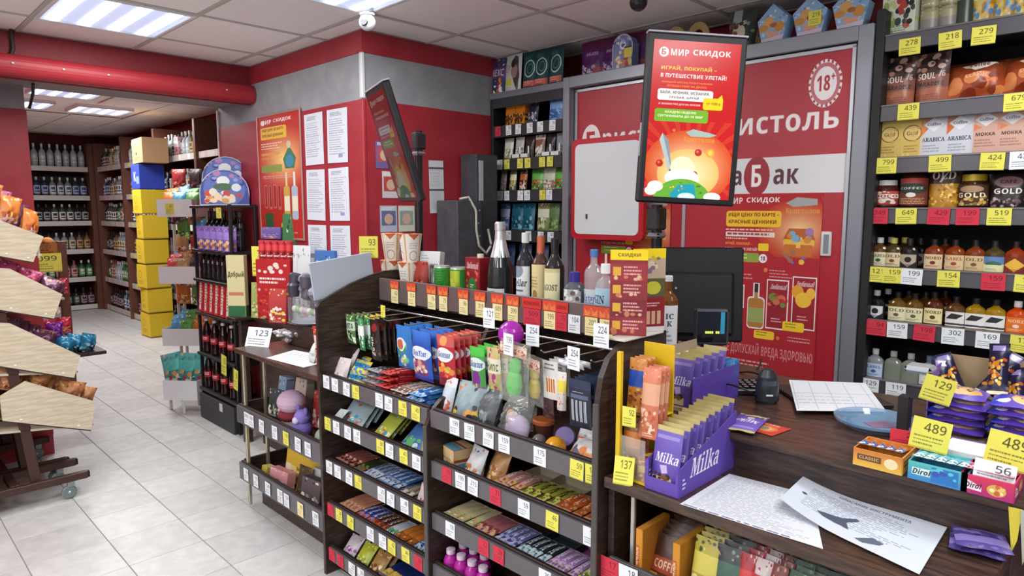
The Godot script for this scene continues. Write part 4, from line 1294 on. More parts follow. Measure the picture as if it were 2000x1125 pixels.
	var dome := art("dome box", 112, 128, hexc("7b86b4"), func(q):
		q.ell(0.5, 0.30, 0.16, 0.13, hexc("e6ecf4")); q.speck(14, [hexc("a8b8dc"), hexc("4a5a9a"), hexc("d8e0f0")], 0.05, 0.05, 0.9, 0.4, 0.07); q.speck(30, [hexc("c87a3a"), hexc("a03028"), hexc("e8d8c0"), hexc("d8b060")], 0.1, 0.5, 0.8, 0.45, 0.08); q.rect(0.58, 0.38, 0.38, 0.3, hexc("d9d052")); q.rect(0.58, 0.36, 0.38, 0.05, hexc("3a3a28")))
	dome_box("dome_cab", dome, Vector3(3.2, 2.402, -2.273), 0.13, 0.185, standing(), "round topped clear gift box of sweets standing over the cabinet, beside the screen")
	# crate shaped gift box with two looped handles
	var crate := Node3D.new()
	var cr := art("crate", 160, 64, hexc("4a4a3c"), func(q):
		q.speck(80, [hexc("2c302a"), hexc("6a6a58"), hexc("a8b0a8"), hexc("8a4a3a"), hexc("38463c"), hexc("c8ccc4")], 0, 0, 1, 1, 0.035))
	part(crate, "box", carton_node(0.27, 0.10, 0.12, cr).mesh, ink(cr, 0))
	for q in [-0.067, 0.067]:
		var g := G.new()
		var pts := PackedVector2Array()
		var inner := PackedVector2Array()
		for k in 13:
			var a := PI * k / 12.0
			pts.append(Vector2(cos(a) * 0.066, sin(a) * 0.085))
		for k in 13:
			var a := PI * (12 - k) / 12.0
			pts.append(Vector2(cos(a) * 0.034, sin(a) * 0.048))
		g.slab(pts, -0.006, 0.006)
		part(crate, "handle", g.mesh(), mat("a8905c", 0.7), Vector3(q, 0.098, 0.03))
	crate.name = "gift_crate"
	add_child(crate)
	crate.transform = Transform3D(standing(), Vector3(3.26, 2.402, -1.909))
	tag(crate, "winter printed gift crate with two tan looped handles over the cabinet", "gift box")
	var fig := art("winter bag", 96, 128, hexc("39443c"), func(q):
		q.poly([[0.2, 0.0], [0.5, 0.0], [0.5, 0.3], [0.15, 0.35]], hexc("98a4ac")); q.ell(0.42, 0.55, 0.24, 0.2, hexc("c9bca4")); q.speck(26, [hexc("2c3a30"), hexc("8a9a90"), hexc("7a3a30"), hexc("c8c0b0")], 0, 0.3, 1, 0.65, 0.08))
	stock("winter bag", func(): return pouch_node(0.14, 0.2, 0.06, fig, 1, 35, true), "gift_bag", "dark green winter gift bag between the crate and the blue boxes", "gift bag", Vector3(3.25, 2.402, -1.611), standing(6))
	stock("green bag", func(): return pouch_node(0.10, 0.17, 0.06, pack_art("fir bag", "39301f", "", "", "d8d8c8", ["4a5030", "6a4a28", "8a6a3a", "2a2418"], 72, 96), 1, 36, true), "gift_bag", "brown and green gift bag just left of the blue house boxes", "gift bag", Vector3(3.24, 2.402, -1.500), standing(-12, 8))
	# house shaped gift boxes
	var house := art("house box", 112, 144, hexc("8fb2d6"), func(q):
		q.speck(46, [hexc("b4d0e8"), hexc("6a94c4"), hexc("d4e2f0")], 0, 0, 1, 1, 0.05); q.speck(5, [hexc("c89048"), hexc("a86a34"), hexc("d8a868")], 0.2, 0.4, 0.6, 0.3, 0.15); q.speck(5, [hexc("d8a080"), hexc("c09070")], 0.4, 0.75, 0.4, 0.15, 0.1); q.poly([[0, 0.9], [1, 0.82], [1, 1], [0, 1]], hexc("cfc6d8")))
	for k in 3:
		stock("house box", func():
			var g := G.new()
			g.slab(PackedVector2Array([Vector2(-0.05, 0), Vector2(0.05, 0), Vector2(0.075, 0.105), Vector2(0.0, 0.175), Vector2(-0.075, 0.105)]), -0.035, 0.035, Transform3D(), house.uv, house.side)
			return one(g.mesh(), ink(house, 0)), "gift_box", "light blue house shaped gift box over the cabinet, %s" % ["leftmost of three", "middle of three with a yellow tag", "rightmost of three"][k], "gift box", Vector3(3.2, 2.402, [-1.421, -1.255, -1.081][k]), standing([-4, 3, 0][k]), "house shaped gift boxes")
	price("y", "219", Vector3(3.164, 2.475, -1.230), Vector2(0.055, 0.065), standing(), "hung on the middle blue house box", "")


# an arched gift box with a printed front
func dome_box(key: String, cell: Dictionary, at: Vector3, w: float, h: float, turn: Basis, label: String):
	stock(key, func():
		var g := G.new()
		var pts := PackedVector2Array([Vector2(-w * 0.5, 0), Vector2(w * 0.5, 0)])
		for k in 13:
			var a := PI * k / 12.0
			pts.append(Vector2(cos(a) * w * 0.5, h - w * 0.5 + sin(a) * w * 0.5))
		g.slab(pts, -0.03, 0.03, Transform3D(), cell.uv, cell.side)
		var o := Node3D.new()
		part(o, "box", g.mesh(), ink(cell, 1))
		var rim := G.new()
		var path: Array = []
		for p in pts:
			path.append(Vector3(p.x, p.y, 0.031))
		path.append(path[0])
		rim.tube(path, 0.004, 5)
		part(o, "rim", rim.mesh(), mat("c4cbe0", 0.3))
		return o, "gift_box", label, "gift box", at, turn)


func promo_art() -> Dictionary:
	return art("promo poster", 400, 860, hexc("b8322c"), func(q):
		q.rect(0, 0, 1, 1, hexc("b83028"))
		q.glow(0.62, 0.36, 0.7, 0.28, hexc("f4dc8c"), hexc("b83028"), 24)
		q.ell(0.14, 0.05, 0.05, 0.022, hexc("f4eaea"))
		q.text("МИР", 0.10, 0.03, 0.25, 0.035, hexc("f4eaea")); q.text("СКИДОК", 0.40, 0.03, 0.42, 0.035, hexc("f4eaea"))
		q.round_rect(0.08, 0.09, 0.62, 0.10, 0.03, hexc("e6b83c")); q.text("ИЩИ ЦЕНУ ПО КАРТЕ –", 0.12, 0.10, 0.54, 0.03, hexc("7a2a18")); q.text("КРАСНЫЕ ЦЕННИКИ", 0.12, 0.145, 0.5, 0.03, hexc("7a2a18"))
		q.lines(3, 0.08, 0.22, 0.6, 0.06, hexc("e8c8b0"), 0.45); q.rect(0.08, 0.30, 0.45, 0.02, hexc("d89858")); q.text("ИГРАЙ, ПОКУПАЙ", 0.08, 0.33, 0.5, 0.025, hexc("e8a83c")); q.round_rect(0.07, 0.40, 0.5, 0.06, 0.02, hexc("8a9a4a"))
		q.poly([[0.6, 0.36], [0.75, 0.26], [0.9, 0.36], [0.85, 0.44], [0.65, 0.44]], hexc("3c7a5c")); q.ell(0.75, 0.38, 0.09, 0.05, hexc("3a8aa8")); q.ell(0.74, 0.25, 0.05, 0.03, hexc("c8c0a0"))
		q.lines(2, 0.1, 0.49, 0.8, 0.03, hexc("d8a8a0"), 0.4)
		for k in 4:
			q.rect(0.12 + 0.11 * k, 0.56 + 0.01 * (k % 2), 0.07, 0.2, hexc("c86a60")); q.rect(0.135 + 0.11 * k, 0.575, 0.04, 0.17, hexc("8a2420"))
		for b in [[0.66, "c8a84a", "d8d0a0"], [0.84, "a8b8c8", "e0e4ea"]]:
			q.rect(b[0] - 0.022, 0.47, 0.044, 0.12, hexc(b[2])); q.round_rect(b[0] - 0.07, 0.58, 0.14, 0.27, 0.04, hexc(b[1])); q.rect(b[0] - 0.06, 0.66, 0.12, 0.12, hexc("e8e2cc"))
		q.round_rect(0.12, 0.80, 0.2, 0.12, 0.02, hexc("2f5c34")); q.round_rect(0.5, 0.88, 0.25, 0.05, 0.02, hexc("e0b83c"))
		q.lines(2, 0.08, 0.95, 0.8, 0.04, hexc("d09088"), 0.5))


func sheet_art(k: int) -> Dictionary:
	return art("notice %d" % k, 104, 148, hexc("d3d7e0"), func(q):
		q.lines(3, 0.15, 0.06, 0.6, 0.08, hexc("7e8494"), 0.45); q.lines(16, 0.1, 0.18, 0.8, 0.68, hexc("9aa2b2"), 0.4)
		if k % 2:
			q.rect(0.55, 0.84, 0.2, 0.06, hexc("8a96b8")))


func flat_sheet(called: String, w: float, h: float, cell: Dictionary, at: Vector3, turn: Basis, label: String, category: String, group := "", thick := 0.0015) -> MeshInstance3D:
	var g := G.new()
	g.box(Vector3(0, 0, thick * 0.5), Vector3(w, h, thick), 0.0, Basis(), cell.uv, cell.side)
	var o := obj(called, g.mesh(), ink(cell, 0))
	o.transform = Transform3D(turn, at)
	tag(o, label, category, group)
	return o


func wall_things():
	var west := yaw(FACE)
	# framed promotion poster and the notices next to it
	var t := thing("poster", "tall red and gold promotion poster in a thin metal frame on the red wall", "poster", Vector3(2.158, 1.845, -4.345), deg_to_rad(FACE))
	var pa := promo_art()
	var g := G.new()
	g.box(Vector3.ZERO, Vector3(0.60, 0.82, 0.003), 0.0, Basis(), pa.uv, pa.side)
	part(t, "print", g.mesh(), ink(pa, 1))
	for s in [-1.0, 1.0]:
		part(t, "frame", boxm(Vector3(0.014, 0.85, 0.01), 0.002), mat("b8928c", 0.4, 0.4), Vector3(s * 0.307, 0, 0))
		part(t, "frame", boxm(Vector3(0.60, 0.014, 0.01), 0.002), mat("b8928c", 0.4, 0.4), Vector3(0, s * 0.417, 0))
	for k in 6:
		var z: float = [-3.875, -3.60][k % 2]
		var y: float = [2.06, 1.715, 1.37][k / 2]
		flat_sheet("notice", 0.225, 0.315, sheet_art(k), Vector3(2.161, y, z), west * Basis(Vector3(0, 0, 1), [0.01, -0.015, -0.02, 0.01, 0.0, 0.015][k]), "white printed notice sheet on the red wall, %s row, %s column" % [["top", "middle", "bottom"][k / 2], ["left", "right"][k % 2]], "notice", "notices on the red wall")
	# the wall that turns towards the till: sheets, magazines, the grey boxes
	flat_sheet("notice", 0.115, 0.325, art("tall notice", 72, 200, hexc("d0d3d8"), func(q):
		q.rect(0, 0.13, 1, 0.035, hexc("4a4c54")); q.rect(0, 0.54, 1, 0.035, hexc("4a4c54")); q.lines(12, 0.1, 0.18, 0.8, 0.33, hexc("a4a8b4"), 0.35); q.lines(12, 0.1, 0.6, 0.8, 0.34, hexc("a4a8b4"), 0.35)), Vector3(2.685, 1.765, -3.321), Basis(Vector3(0, 0, 1), 0.02), "narrow white sheet with two dark bars behind the tilted screen", "notice")
	var mags := [["6a5a90", "b04a5a", 2.30, 1.94, "purple leaflet on the wall behind the tilted screen"], ["c8c0c8", "b0463c", 2.34, 1.77, "red and white leaflet under the purple one"], ["b0b8c8", "5a6a90", 2.32, 1.57, "grey blue leaflet below the red and white one"], ["c8ccb8", "8a9a9a", 2.45, 1.57, "pale green leaflet right of the grey blue one"]]
	for k in mags.size():
		var m: Array = mags[k]
		flat_sheet("leaflet", 0.12, 0.155, art("leaflet %d" % k, 64, 84, hexc(m[0]), func(q):
			q.rect(0.1, 0.2, 0.8, 0.55, hexc(m[1])); q.ell(0.5, 0.5, 0.25, 0.2, hexc("c8a890")); q.lines(2, 0.1, 0.06, 0.8, 0.12, hexc("e8e4e0"))), Vector3(m[2], m[3], -3.322), Basis(), m[4], "leaflet")
	var d := thing("metal_locker", "dark grey metal cabinet standing against the red wall with a white cable", "cabinet", Vector3(2.935, 0, -3.2))
	var dk := noise_mat("45474d", "515359", 0.02, Vector3(1, 1, 1), 0.45, 61)
	part(d, "body", span(Vector3(-0.27, 0, -0.1), Vector3(-0.07, 1.68, 0.1), 0.004), dk)
	part(d, "tall_body", span(Vector3(-0.068, 0, -0.1), Vector3(0.115, 1.97, 0.05), 0.004), noise_mat("3b3d44", "46484f", 0.02, Vector3(1, 1, 1), 0.45, 62))
	part(d, "notice_plate", span(Vector3(-0.05, 1.68, 0.05), Vector3(-0.012, 1.93, 0.054), 0.001), mat("b9bcc4"))
	for q in [[-0.09, 1.62], [-0.09, 1.46], [-0.10, 1.54]]:
		part(d, "screw", boxm(Vector3(0.012, 0.012, 0.006), 0.003), mat("c4c6ca", 0.3, 0.7), Vector3(q[0], q[1], 0.102))
	var cable := G.new()
	var path: Array = []
	var cv := Curve3D.new()
	for q in [[-0.22, 1.688, 0.06], [-0.17, 1.70, 0.09], [-0.13, 1.62, 0.112], [-0.13, 1.50, 0.114], [-0.11, 1.40, 0.116], [-0.05, 1.35, 0.116], [0.0, 1.40, 0.112], [0.005, 1.50, 0.075]]:
		cv.add_point(Vector3(q[0], q[1], q[2]), Vector3.ZERO, Vector3.ZERO)
	for k in 8:
		var bend: Vector3 = (cv.get_point_position(mini(k + 1, 7)) - cv.get_point_position(maxi(k - 1, 0))) * 0.22
		cv.set_point_in(k, -bend)
		cv.set_point_out(k, bend)
	for k in 33:
		path.append(cv.sample_baked(cv.get_baked_length() * k / 32.0))
	cable.tube(path, 0.008, 7)
	part(d, "cable", cable.mesh(), mat("c3c0b2", 0.5))
	# cameras under the ceiling
	var c := thing("security_camera", "white dome security camera at the ceiling above the wall corner", "camera", Vector3(1.993, 2.600, -3.002))
	var base := G.new()
	base.lathe([Vector2(0, 0), Vector2(0.035, 0), Vector2(0.04, 0.012), Vector2(0.042, 0.03), Vector2(0, 0.03)], 20)
	part(c, "base", base.mesh(), mat("b4b7bd", 0.4), Vector3(0, 0, 0))
	var ball := G.new()
	var pr: Array = []
	for k in 13:
		var a := -PI / 2 + PI * k / 12.0
		pr.append(Vector2(cos(a) * 0.042, sin(a) * 0.042))
	ball.lathe(pr, 20)
	part(c, "ball", ball.mesh(), mat("b4b7bd", 0.4), Vector3(0, -0.034, 0))
	var lens := G.new()
	lens.lathe([Vector2(0, 0), Vector2(0.02, 0), Vector2(0.018, 0.008), Vector2(0, 0.008)], 14)
	part(c, "lens", lens.mesh(), mat("22242a", 0.15), Vector3(-0.030, -0.042, 0.019), Basis(Vector3(0.507, 0, 0.862), 1.35))
	var c2 := thing("security_camera", "dark dome camera under the ceiling at the top edge over the screen", "camera", Vector3(2.743, 2.590, -1.882))
	part(c2, "dome", ball.mesh(), mat("26242a", 0.2), Vector3(0, 0.0, 0))
	part(c2, "base", base.mesh(), mat("3a383c", 0.4), Vector3(0, 0.02, 0))
	# posters on the sliding doors
	var po := art("door poster", 460, 900, hexc("b3242a"), func(q):
		q.glow(0.78, 0.19, 0.42, 0.16, hexc("f6dca0"), hexc("c23a24"), 20)
		q.rect(0, 0.33, 1, 0.67, hexc("b01f2c"))
		q.text("МИР", 0.0, 0.018, 0.18, 0.034, hexc("f4ecec")); q.text("СКИДОК", 0.22, 0.018, 0.36, 0.036, hexc("f6efef"))
		q.text("Брнстолов", 0.64, 0.075, 0.34, 0.035, hexc("d9a24a"), 1); q.poly([[0.64, 0.05], [0.75, 0.02], [0.95, 0.03], [0.95, 0.06], [0.72, 0.07]], hexc("a8aaa8"))
		q.round_rect(0.0, 0.09, 0.60, 0.085, 0.03, hexc("f2c32c")); q.text("ИЩИ ЦЕНУ ПО КАРТЕ –", 0.025, 0.10, 0.55, 0.026, hexc("7a2016")); q.text("КРАСНЫЕ ЦЕННИКИ", 0.03, 0.138, 0.52, 0.026, hexc("7a2016"))
		q.lines(1, 0.0, 0.187, 0.52, 0.014, hexc("e8c0a8"), 0.5); q.round_rect(0, 0.203, 0.54, 0.026, 0.01, hexc("ead8d4")); q.lines(1, 0.02, 0.209, 0.5, 0.016, hexc("a05050"), 0.7); q.lines(1, 0.0, 0.236, 0.3, 0.014, hexc("e8c0a8"), 0.5)
		q.text("ИГРАЙ, ПОКУПАЙ –", 0.0, 0.255, 0.30, 0.022, hexc("f0b43a")); q.text("В ПУТЕШЕСТВИЕ УЛЕТАЙ!", 0.0, 0.285, 0.36, 0.02, hexc("f6ecec")); q.round_rect(0.37, 0.262, 0.11, 0.04, 0.012, hexc("f4d02c"))
		q.round_rect(0.0, 0.315, 0.38, 0.05, 0.015, hexc("8da840")); q.lines(2, 0.05, 0.322, 0.28, 0.036, hexc("dce8b8"), 0.4); q.ell(0.425, 0.342, 0.045, 0.024, hexc("f2ecec")); q.text("18", 0.40, 0.330, 0.05, 0.024, hexc("5a3a44"))
		# treasure chest
		q.poly([[0.62, 0.24], [0.68, 0.18], [0.90, 0.18], [0.95, 0.24]], hexc("b8642a")); q.rect(0.63, 0.235, 0.31, 0.03, hexc("e8b84a")); q.round_rect(0.64, 0.262, 0.28, 0.06, 0.01, hexc("c87030")); q.rect(0.76, 0.25, 0.045, 0.03, hexc("e8c060")); q.speck(12, [hexc("f0d060"), hexc("a07ab0"), hexc("d88a3a"), hexc("7ab0d0")], 0.66, 0.19, 0.24, 0.05, 0.035); q.speck(8, [hexc("e8b850"), hexc("4a7ac0"), hexc("a86a50")], 0.58, 0.3, 0.36, 0.06, 0.025)
		q.lines(3, 0.5, 0.40, 0.25, 0.05, hexc("dca0a0"), 0.35); q.lines(2, 0.12, 0.43, 0.28, 0.04, hexc("dca0a0"), 0.35); q.ell(0.46, 0.402, 0.02, 0.012, hexc("e87838"))
		# bottle and two juice cartons, each with a white outline
		q.rect(0.335, 0.475, 0.07, 0.09, hexc("eee4e4")); q.round_rect(0.275, 0.55, 0.19, 0.175, 0.04, hexc("eee4e4")); q.rect(0.35, 0.48, 0.04, 0.05, hexc("201c1c")); q.rect(0.35, 0.525, 0.04, 0.04, hexc("b08848")); q.round_rect(0.285, 0.558, 0.17, 0.16, 0.04, hexc("b87a34")); q.rect(0.29, 0.61, 0.16, 0.08, hexc("9aa864"))
		q.rect(0.18, 0.49, 0.06, 0.13, hexc("eee4e4")); q.rect(0.185, 0.5, 0.045, 0.11, hexc("c8a46a"))
		for b in [[0.48, 0.45, 0.23, 0.265, "a82430"], [0.745, 0.425, 0.24, 0.275, "a82430"]]:
			q.rect(b[0], b[1], b[2], b[3], hexc("eee4e4")); q.rect(b[0] + 0.012, b[1] + 0.007, b[2] - 0.024, b[3] - 0.014, hexc("9c1c2a")); q.text("Любимый", b[0] + 0.03, b[1] + 0.022, b[2] - 0.06, 0.03, hexc("f4eaea"), 1, 0.3)
			q.lines(2, b[0] + 0.06, b[1] + 0.205, b[2] - 0.12, 0.03, hexc("e8c8c8"), 0.4)
		q.speck(16, [hexc("b8303a"), hexc("d86a50"), hexc("8a1a24"), hexc("7a8a3a")], 0.52, 0.53, 0.14, 0.07, 0.045)
		q.ell(0.80, 0.505, 0.06, 0.035, hexc("e8a030")); q.ell(0.86, 0.545, 0.08, 0.04, hexc("f0c040")); q.ell(0.93, 0.51, 0.045, 0.03, hexc("f0b83c"))
		q.round_rect(0.66, 0.665, 0.22, 0.05, 0.02, hexc("f4cf2c")); q.lines(2, 0.69, 0.675, 0.16, 0.03, hexc("a07a20"), 0.4); q.round_rect(0.36, 0.73, 0.22, 0.045, 0.02, hexc("f4cf2c")); q.lines(2, 0.39, 0.737, 0.16, 0.03, hexc("a07a20"), 0.4)
		q.lines(2, 0.72, 0.745, 0.25, 0.035, hexc("dca0a0"), 0.35); q.ell(0.62, 0.76, 0.018, 0.01, hexc("e87838"))
		q.text("НЕ ДОПУСКАЙ ВРЕДА ЗДОРОВЬЮ", 0.02, 0.80, 0.96, 0.085, hexc("d8888c")); q.lines(2, 0.05, 0.905, 0.6, 0.04, hexc("e0b0b0"), 0.45))
	for k in 2:
		flat_sheet("door_poster", 0.46, 0.90, po, Vector3([3.171, 3.137][k], 1.25, [-2.17, -1.372][k]), west, ["red sales poster on the left sliding door, mostly behind the screen stand and bottles", "red sales poster with juice cartons on the right sliding door"][k], "poster", "door posters")
	# white board hung on the left door
	var b := thing("white_board", "white board with a rounded red frame hanging on the left cabinet door", "board", Vector3(3.09, 1.74, -2.29), deg_to_rad(FACE))
	var bp := G.new()
	var pts := PackedVector2Array()
	for q in [[1, 1], [-1, 1], [-1, -1], [1, -1]]:
		for k in 5:
			var a: float = atan2(q[1], q[0]) - PI / 4 + PI / 2 * k / 4.0
			pts.append(Vector2(q[0] * 0.215 + 0.035 * cos(a), q[1] * 0.25 + 0.035 * sin(a)))
	bp.slab(pts, 0.0, 0.03)
	part(b, "frame", bp.mesh(), mat("b71624", 0.4))
	var inner := G.new()
	var pi2 := PackedVector2Array()
	for p in pts:
		pi2.append(Vector2(p.x * 0.885, p.y * 0.895))
	inner.slab(pi2, 0.03, 0.034)
	part(b, "panel", inner.mesh(), mat("d9dde2", 0.35))
	part(b, "latch", boxm(Vector3(0.011, 0.028, 0.008), 0.002), mat("3a3a3c"), Vector3(-0.13, -0.155, 0.037))
	part(b, "hanger", boxm(Vector3(0.3, 0.03, 0.084), 0.002), mat("8e1420"), Vector3(0, 0.2, -0.042))


func goods_unit_tops():
	# crowned price cards along the upper rail
	var crown := art("crown", 64, 40, hexc("dd4f34"), func(q):
		q.poly([[0.1, 0.9], [0.1, 0.3], [0.3, 0.6], [0.5, 0.15], [0.7, 0.6], [0.9, 0.3], [0.9, 0.9]], hexc("e8884c")); q.rect(0.42, 0.3, 0.16, 0.6, hexc("e0603c")))
	var redcard := art("red card", 96, 40, hexc("d43a34"), func(q): q.text("НОВИНКА", 0.1, 0.3, 0.8, 0.4, hexc("7a1216")))
	var rows := [[770, 552, "c", "42"], [803, 556, "c", "114"], [842, 563, "c", "79"], [864, 565, "c", "75"], [903, 570, "c", "96"], [937, 575, "c", "319"], [971, 580, "c", "689"], [1001, 585, "c", "399"], [1038, 590, "r", "509"], [1073, 596, "c", "199"], [1095, 600, "r", "75"], [1121, 603, "w", "104"], [1154, 608, "c", "209"], [1183, 612, "c", "203"]]
	var zs := [-2.460, -2.335, -2.198, -2.121, -1.996, -1.897, -1.801, -1.719, -1.624, -1.538, -1.486, -1.427, -1.355, -1.293]
	for k in rows.size():
		var r: Array = rows[k]
		var wide: bool = r[2] == "r" and r[3] == "509"
		var w := 0.082 if wide else 0.052
		price(r[2], r[3], Vector3(1.742 - 0.0006 * (k % 2), 1.242, zs[k]), Vector2(w, 0.062), yaw(FACE), "%s from left, upper rail of the sweets unit" % nth(k), "tags on the upper rail")
		var cell := redcard if r[2] == "r" else crown
		if r[2] == "w":
			continue
		var g := G.new()
		g.box(Vector3.ZERO, Vector3(w + 0.012, 0.036, 0.0012), 0.0, Basis(), cell.uv, cell.side)
		var o := obj("promo_strip", g.mesh(), ink(cell, 1))
		o.transform = Transform3D(yaw(FACE), Vector3(1.7405 - 0.0006 * (k % 2), 1.293, zs[k]))
		tag(o, "%s above the %s price card of the upper rail from the left" % ["red promotion strip" if r[2] == "r" else "orange crown promotion strip", nth(k)], "promotion card", "strips on the upper rail")
	var y := 1.252
	var x := 1.86
	# stacked snack cups
	var cup := art("cup art", 160, 96, hexc("e9e4da"), func(q):
		for k in 4:
			q.poly([[0.25 * k + 0.03, 0.0], [0.25 * k + 0.2, 0.0], [0.25 * k + 0.115, 0.2]], hexc("c8663a")); q.rect(0.25 * k + 0.21, 0.0, 0.03, 1.0, hexc("d8a468")); q.ring(0.25 * k + 0.11, 0.72, 0.075, 0.17, 0.18, hexc("b89a84"), hexc("ece6dc")); q.lines(3, 0.25 * k + 0.04, 0.3, 0.14, 0.24, hexc("a8a09a"), 0.3))
	for k in 4:
		var lv := k / 2
		stock("snack cup", func():
			var g := G.new()
			g.lathe([Vector2(0, 0), Vector2(0.036, 0), Vector2(0.052, 0.128), Vector2(0.054, 0.131), Vector2(0.054, 0.135), Vector2(0, 0.135)], 20, Vector3.ZERO, 1.0, cup.uv)
			return one(g.mesh(), ink(cup, 0)), "snack_cup", "white paper snack cup with orange print, %s %s of the stacked four" % [["lower", "upper"][lv], ["left", "right"][k % 2]], "cup", Vector3(1.86, y + 0.128 * lv, [-2.648, -2.507][k % 2] + 0.012 * lv), yaw(-60 + 30 * k), "stacked snack cups")
	stock("red flask", func(): return pouch_node(0.11, 0.14, 0.05, pack_art("red heart", "a83028", "", "", "f0d0c0", ["c86a50", "d8a080", "7a1a1a"], 72, 80), 1, 44, true), "sweet_packet", "dark red packet right of the snack cups", "packet", Vector3(1.87, y, -2.435), standing())
	var book := art("white carton", 96, 128, hexc("dde0e0"), func(q):
		q.text("SOSO", 0.56, 0.3, 0.36, 0.6, hexc("22262c")); q.lines(3, 0.1, 0.1, 0.4, 0.2, hexc("a8b0b0")))
	stock("white carton", func(): return carton_node(0.11, 0.185, 0.04, book), "carton", "white carton with bold black lettering behind the green cans", "carton", Vector3(1.90, y, -2.413), standing(18, 10))
	var can := art("green can", 128, 96, hexc("3f9a3c"), func(q):
		q.rect(0.0, 0.0, 1.0, 0.06, hexc("b8c0b8")); q.rect(0.30, 0.1, 0.2, 0.85, hexc("5cb84a")); q.lines(9, 0.05, 0.15, 0.2, 0.75, hexc("2c7030")); q.rect(0.6, 0.1, 0.3, 0.85, hexc("b8cc3a")); q.speck(8, [hexc("6ac04a"), hexc("e0e060")], 0.5, 0.3, 0.4, 0.5, 0.06); q.rect(0.5, 0.62, 0.16, 0.3, hexc("dfe6dc")))
	for k in 2:
		stock("green can", func():
			var g := G.new()
			g.lathe([Vector2(0, 0), Vector2(0.032, 0), Vector2(0.036, 0.006), Vector2(0.036, 0.125), Vector2(0.034, 0.131), Vector2(0.034, 0.134), Vector2(0, 0.134)], 20, Vector3.ZERO, 1.0, can.uv)
			return one(g.mesh(), ink(can, 2)), "food_can", ["green can left of the pair, beside the white carton", "yellow green can right of the pair, beside the red juice carton"][k], "can", Vector3(1.84, y, [-2.245, -2.137][k]), yaw([-120, 0][k]))
	var juice := art("juice", 112, 144, hexc("8a1a24"), func(q):
		q.text("Любимый", 0.1, 0.1, 0.8, 0.17, hexc("f0e0e0"), 1, 0.2); q.speck(20, [hexc("b83a34"), hexc("d86a50")], 0.1, 0.3, 0.8, 0.4, 0.07); q.ell(0.5, 0.66, 0.28, 0.2, hexc("2f7a3c")); q.lines(2, 0.35, 0.62, 0.3, 0.1, hexc("e8f0e0")); q.rect(0, 0.9, 1, 0.1, hexc("6a1018")))
	stock("juice", func():
		var o := Node3D.new()
		part(o, "carton", carton_node(0.105, 0.178, 0.06, juice, 1).mesh, ink(juice, 1))
		var c := G.new()
		c.lathe([Vector2(0, 0), Vector2(0.014, 0), Vector2(0.014, 0.016), Vector2(0, 0.016)], 14)
		part(o, "cap", c.mesh(), mat("e6dfc8", 0.4), Vector3(0.018, 0.177, 0))
		return o, "juice_carton", "dark red juice carton with a green emblem and cream cap", "carton", Vector3(1.87, y, -2.048), standing(-8))
	# bottles
	var foil := mat("d8dade", 0.3, 0.6)
	stock("sparkling", func():
		var o := make_bottle("champagne", 0.32, 0.052, mat("2a2d2e", 0.08), foil, art("sparkling label", 96, 40, hexc("d8dde0"), func(q): q.lines(3, 0.1, 0.2, 0.8, 0.6, hexc("8a949c"))), 0.05, 0.2, 1.1, 1.0, 0.60, 0.5)
		o.get_node("cap").free()
		var c := G.new()
		c.lathe([Vector2(0.0395, 0.186), Vector2(0.031, 0.216), Vector2(0.0225, 0.254), Vector2(0.0195, 0.288), Vector2(0.022, 0.297), Vector2(0.022, 0.32), Vector2(0.017, 0.326), Vector2(0, 0.326)], 16)
		part(o, "foil_neck", c.mesh(), foil)
		return o, "wine_bottle", "dark sparkling wine bottle with a silver foil neck on the unit top", "bottle", Vector3(1.87, y, -1.917), standing())
	var wl := art("white wine label", 96, 96, hexc("dfe4e8"), func(q):
		q.ell(0.4, 0.12, 0.3, 0.2, hexc("8a96a8")); q.text("Cellar", 0.14, 0.36, 0.72, 0.2, hexc("1e2228"), 1, 0.2); q.rect(0.1, 0.66, 0.6, 0.05, hexc("6a727c")))
	stock("white label bottle", func(): return make_bottle("wine", 0.285, 0.035, mat("2b3136", 0.08), mat("d9dce0", 0.4), wl, 0.08, 0.56, 1.25, 1.0, 0.87, 0.43), "wine_bottle", "dark wine bottle with a white label and white cap, right of the sparkling wine", "bottle", Vector3(1.87, y, -1.778), standing())
	var cl := art("cream wine label", 96, 96, hexc("e3dcb0"), func(q):
		q.rect(0, 0, 1, 0.1, hexc("cfc48c")); q.text("LAGOST", 0.1, 0.4, 0.8, 0.16, hexc("3a3428"), 1); q.speck(5, [hexc("b89a5a")], 0.3, 0.72, 0.4, 0.15, 0.06))
	stock("rose bottle", func(): return make_bottle("wine", 0.275, 0.034, mat("5a3c34", 0.08), mat("c86a48", 0.35), art("rose label", 96, 96, hexc("dccb98"), func(q): q.lines(4, 0.2, 0.3, 0.6, 0.3, hexc("a8905c")); q.ell(0.5, 0.75, 0.14, 0.14, hexc("a87a3c"))), 0.06, 0.62, 1.25, 1.0, 0.77, 0.43), "wine_bottle", "wine bottle with a salmon capsule and tan label between two others", "bottle", Vector3(1.87, y, -1.698), standing())
	stock("cream bottle", func(): return make_bottle("wine", 0.27, 0.037, mat("2a2a2c", 0.08), mat("232022", 0.3), cl, 0.06, 0.60, 1.25, 1.0, 0.86, 0.40), "wine_bottle", "wine bottle with a cream label and black cap beside the grey cabinet post", "bottle", Vector3(1.85, y, -1.611), standing())
	stock("silver bottle", func(): return make_bottle("flask", 0.155, 0.038, mat("5a5e66", 0.12), mat("3a2a8a", 0.3), art("silver label", 80, 64, hexc("b0b0b4"), func(q): q.speck(26, [hexc("3a3a40"), hexc("e8e8ea"), hexc("6a5a50")], 0, 0, 1, 0.6, 0.08); q.rect(0, 0.7, 1, 0.3, hexc("c8c4c0"))), 0.04, 0.62, 1.3, 1.0, 0.62, 0.5), "spirits_bottle", "short patterned spirits bottle with a violet cap", "bottle", Vector3(1.84, y, -1.508), standing())
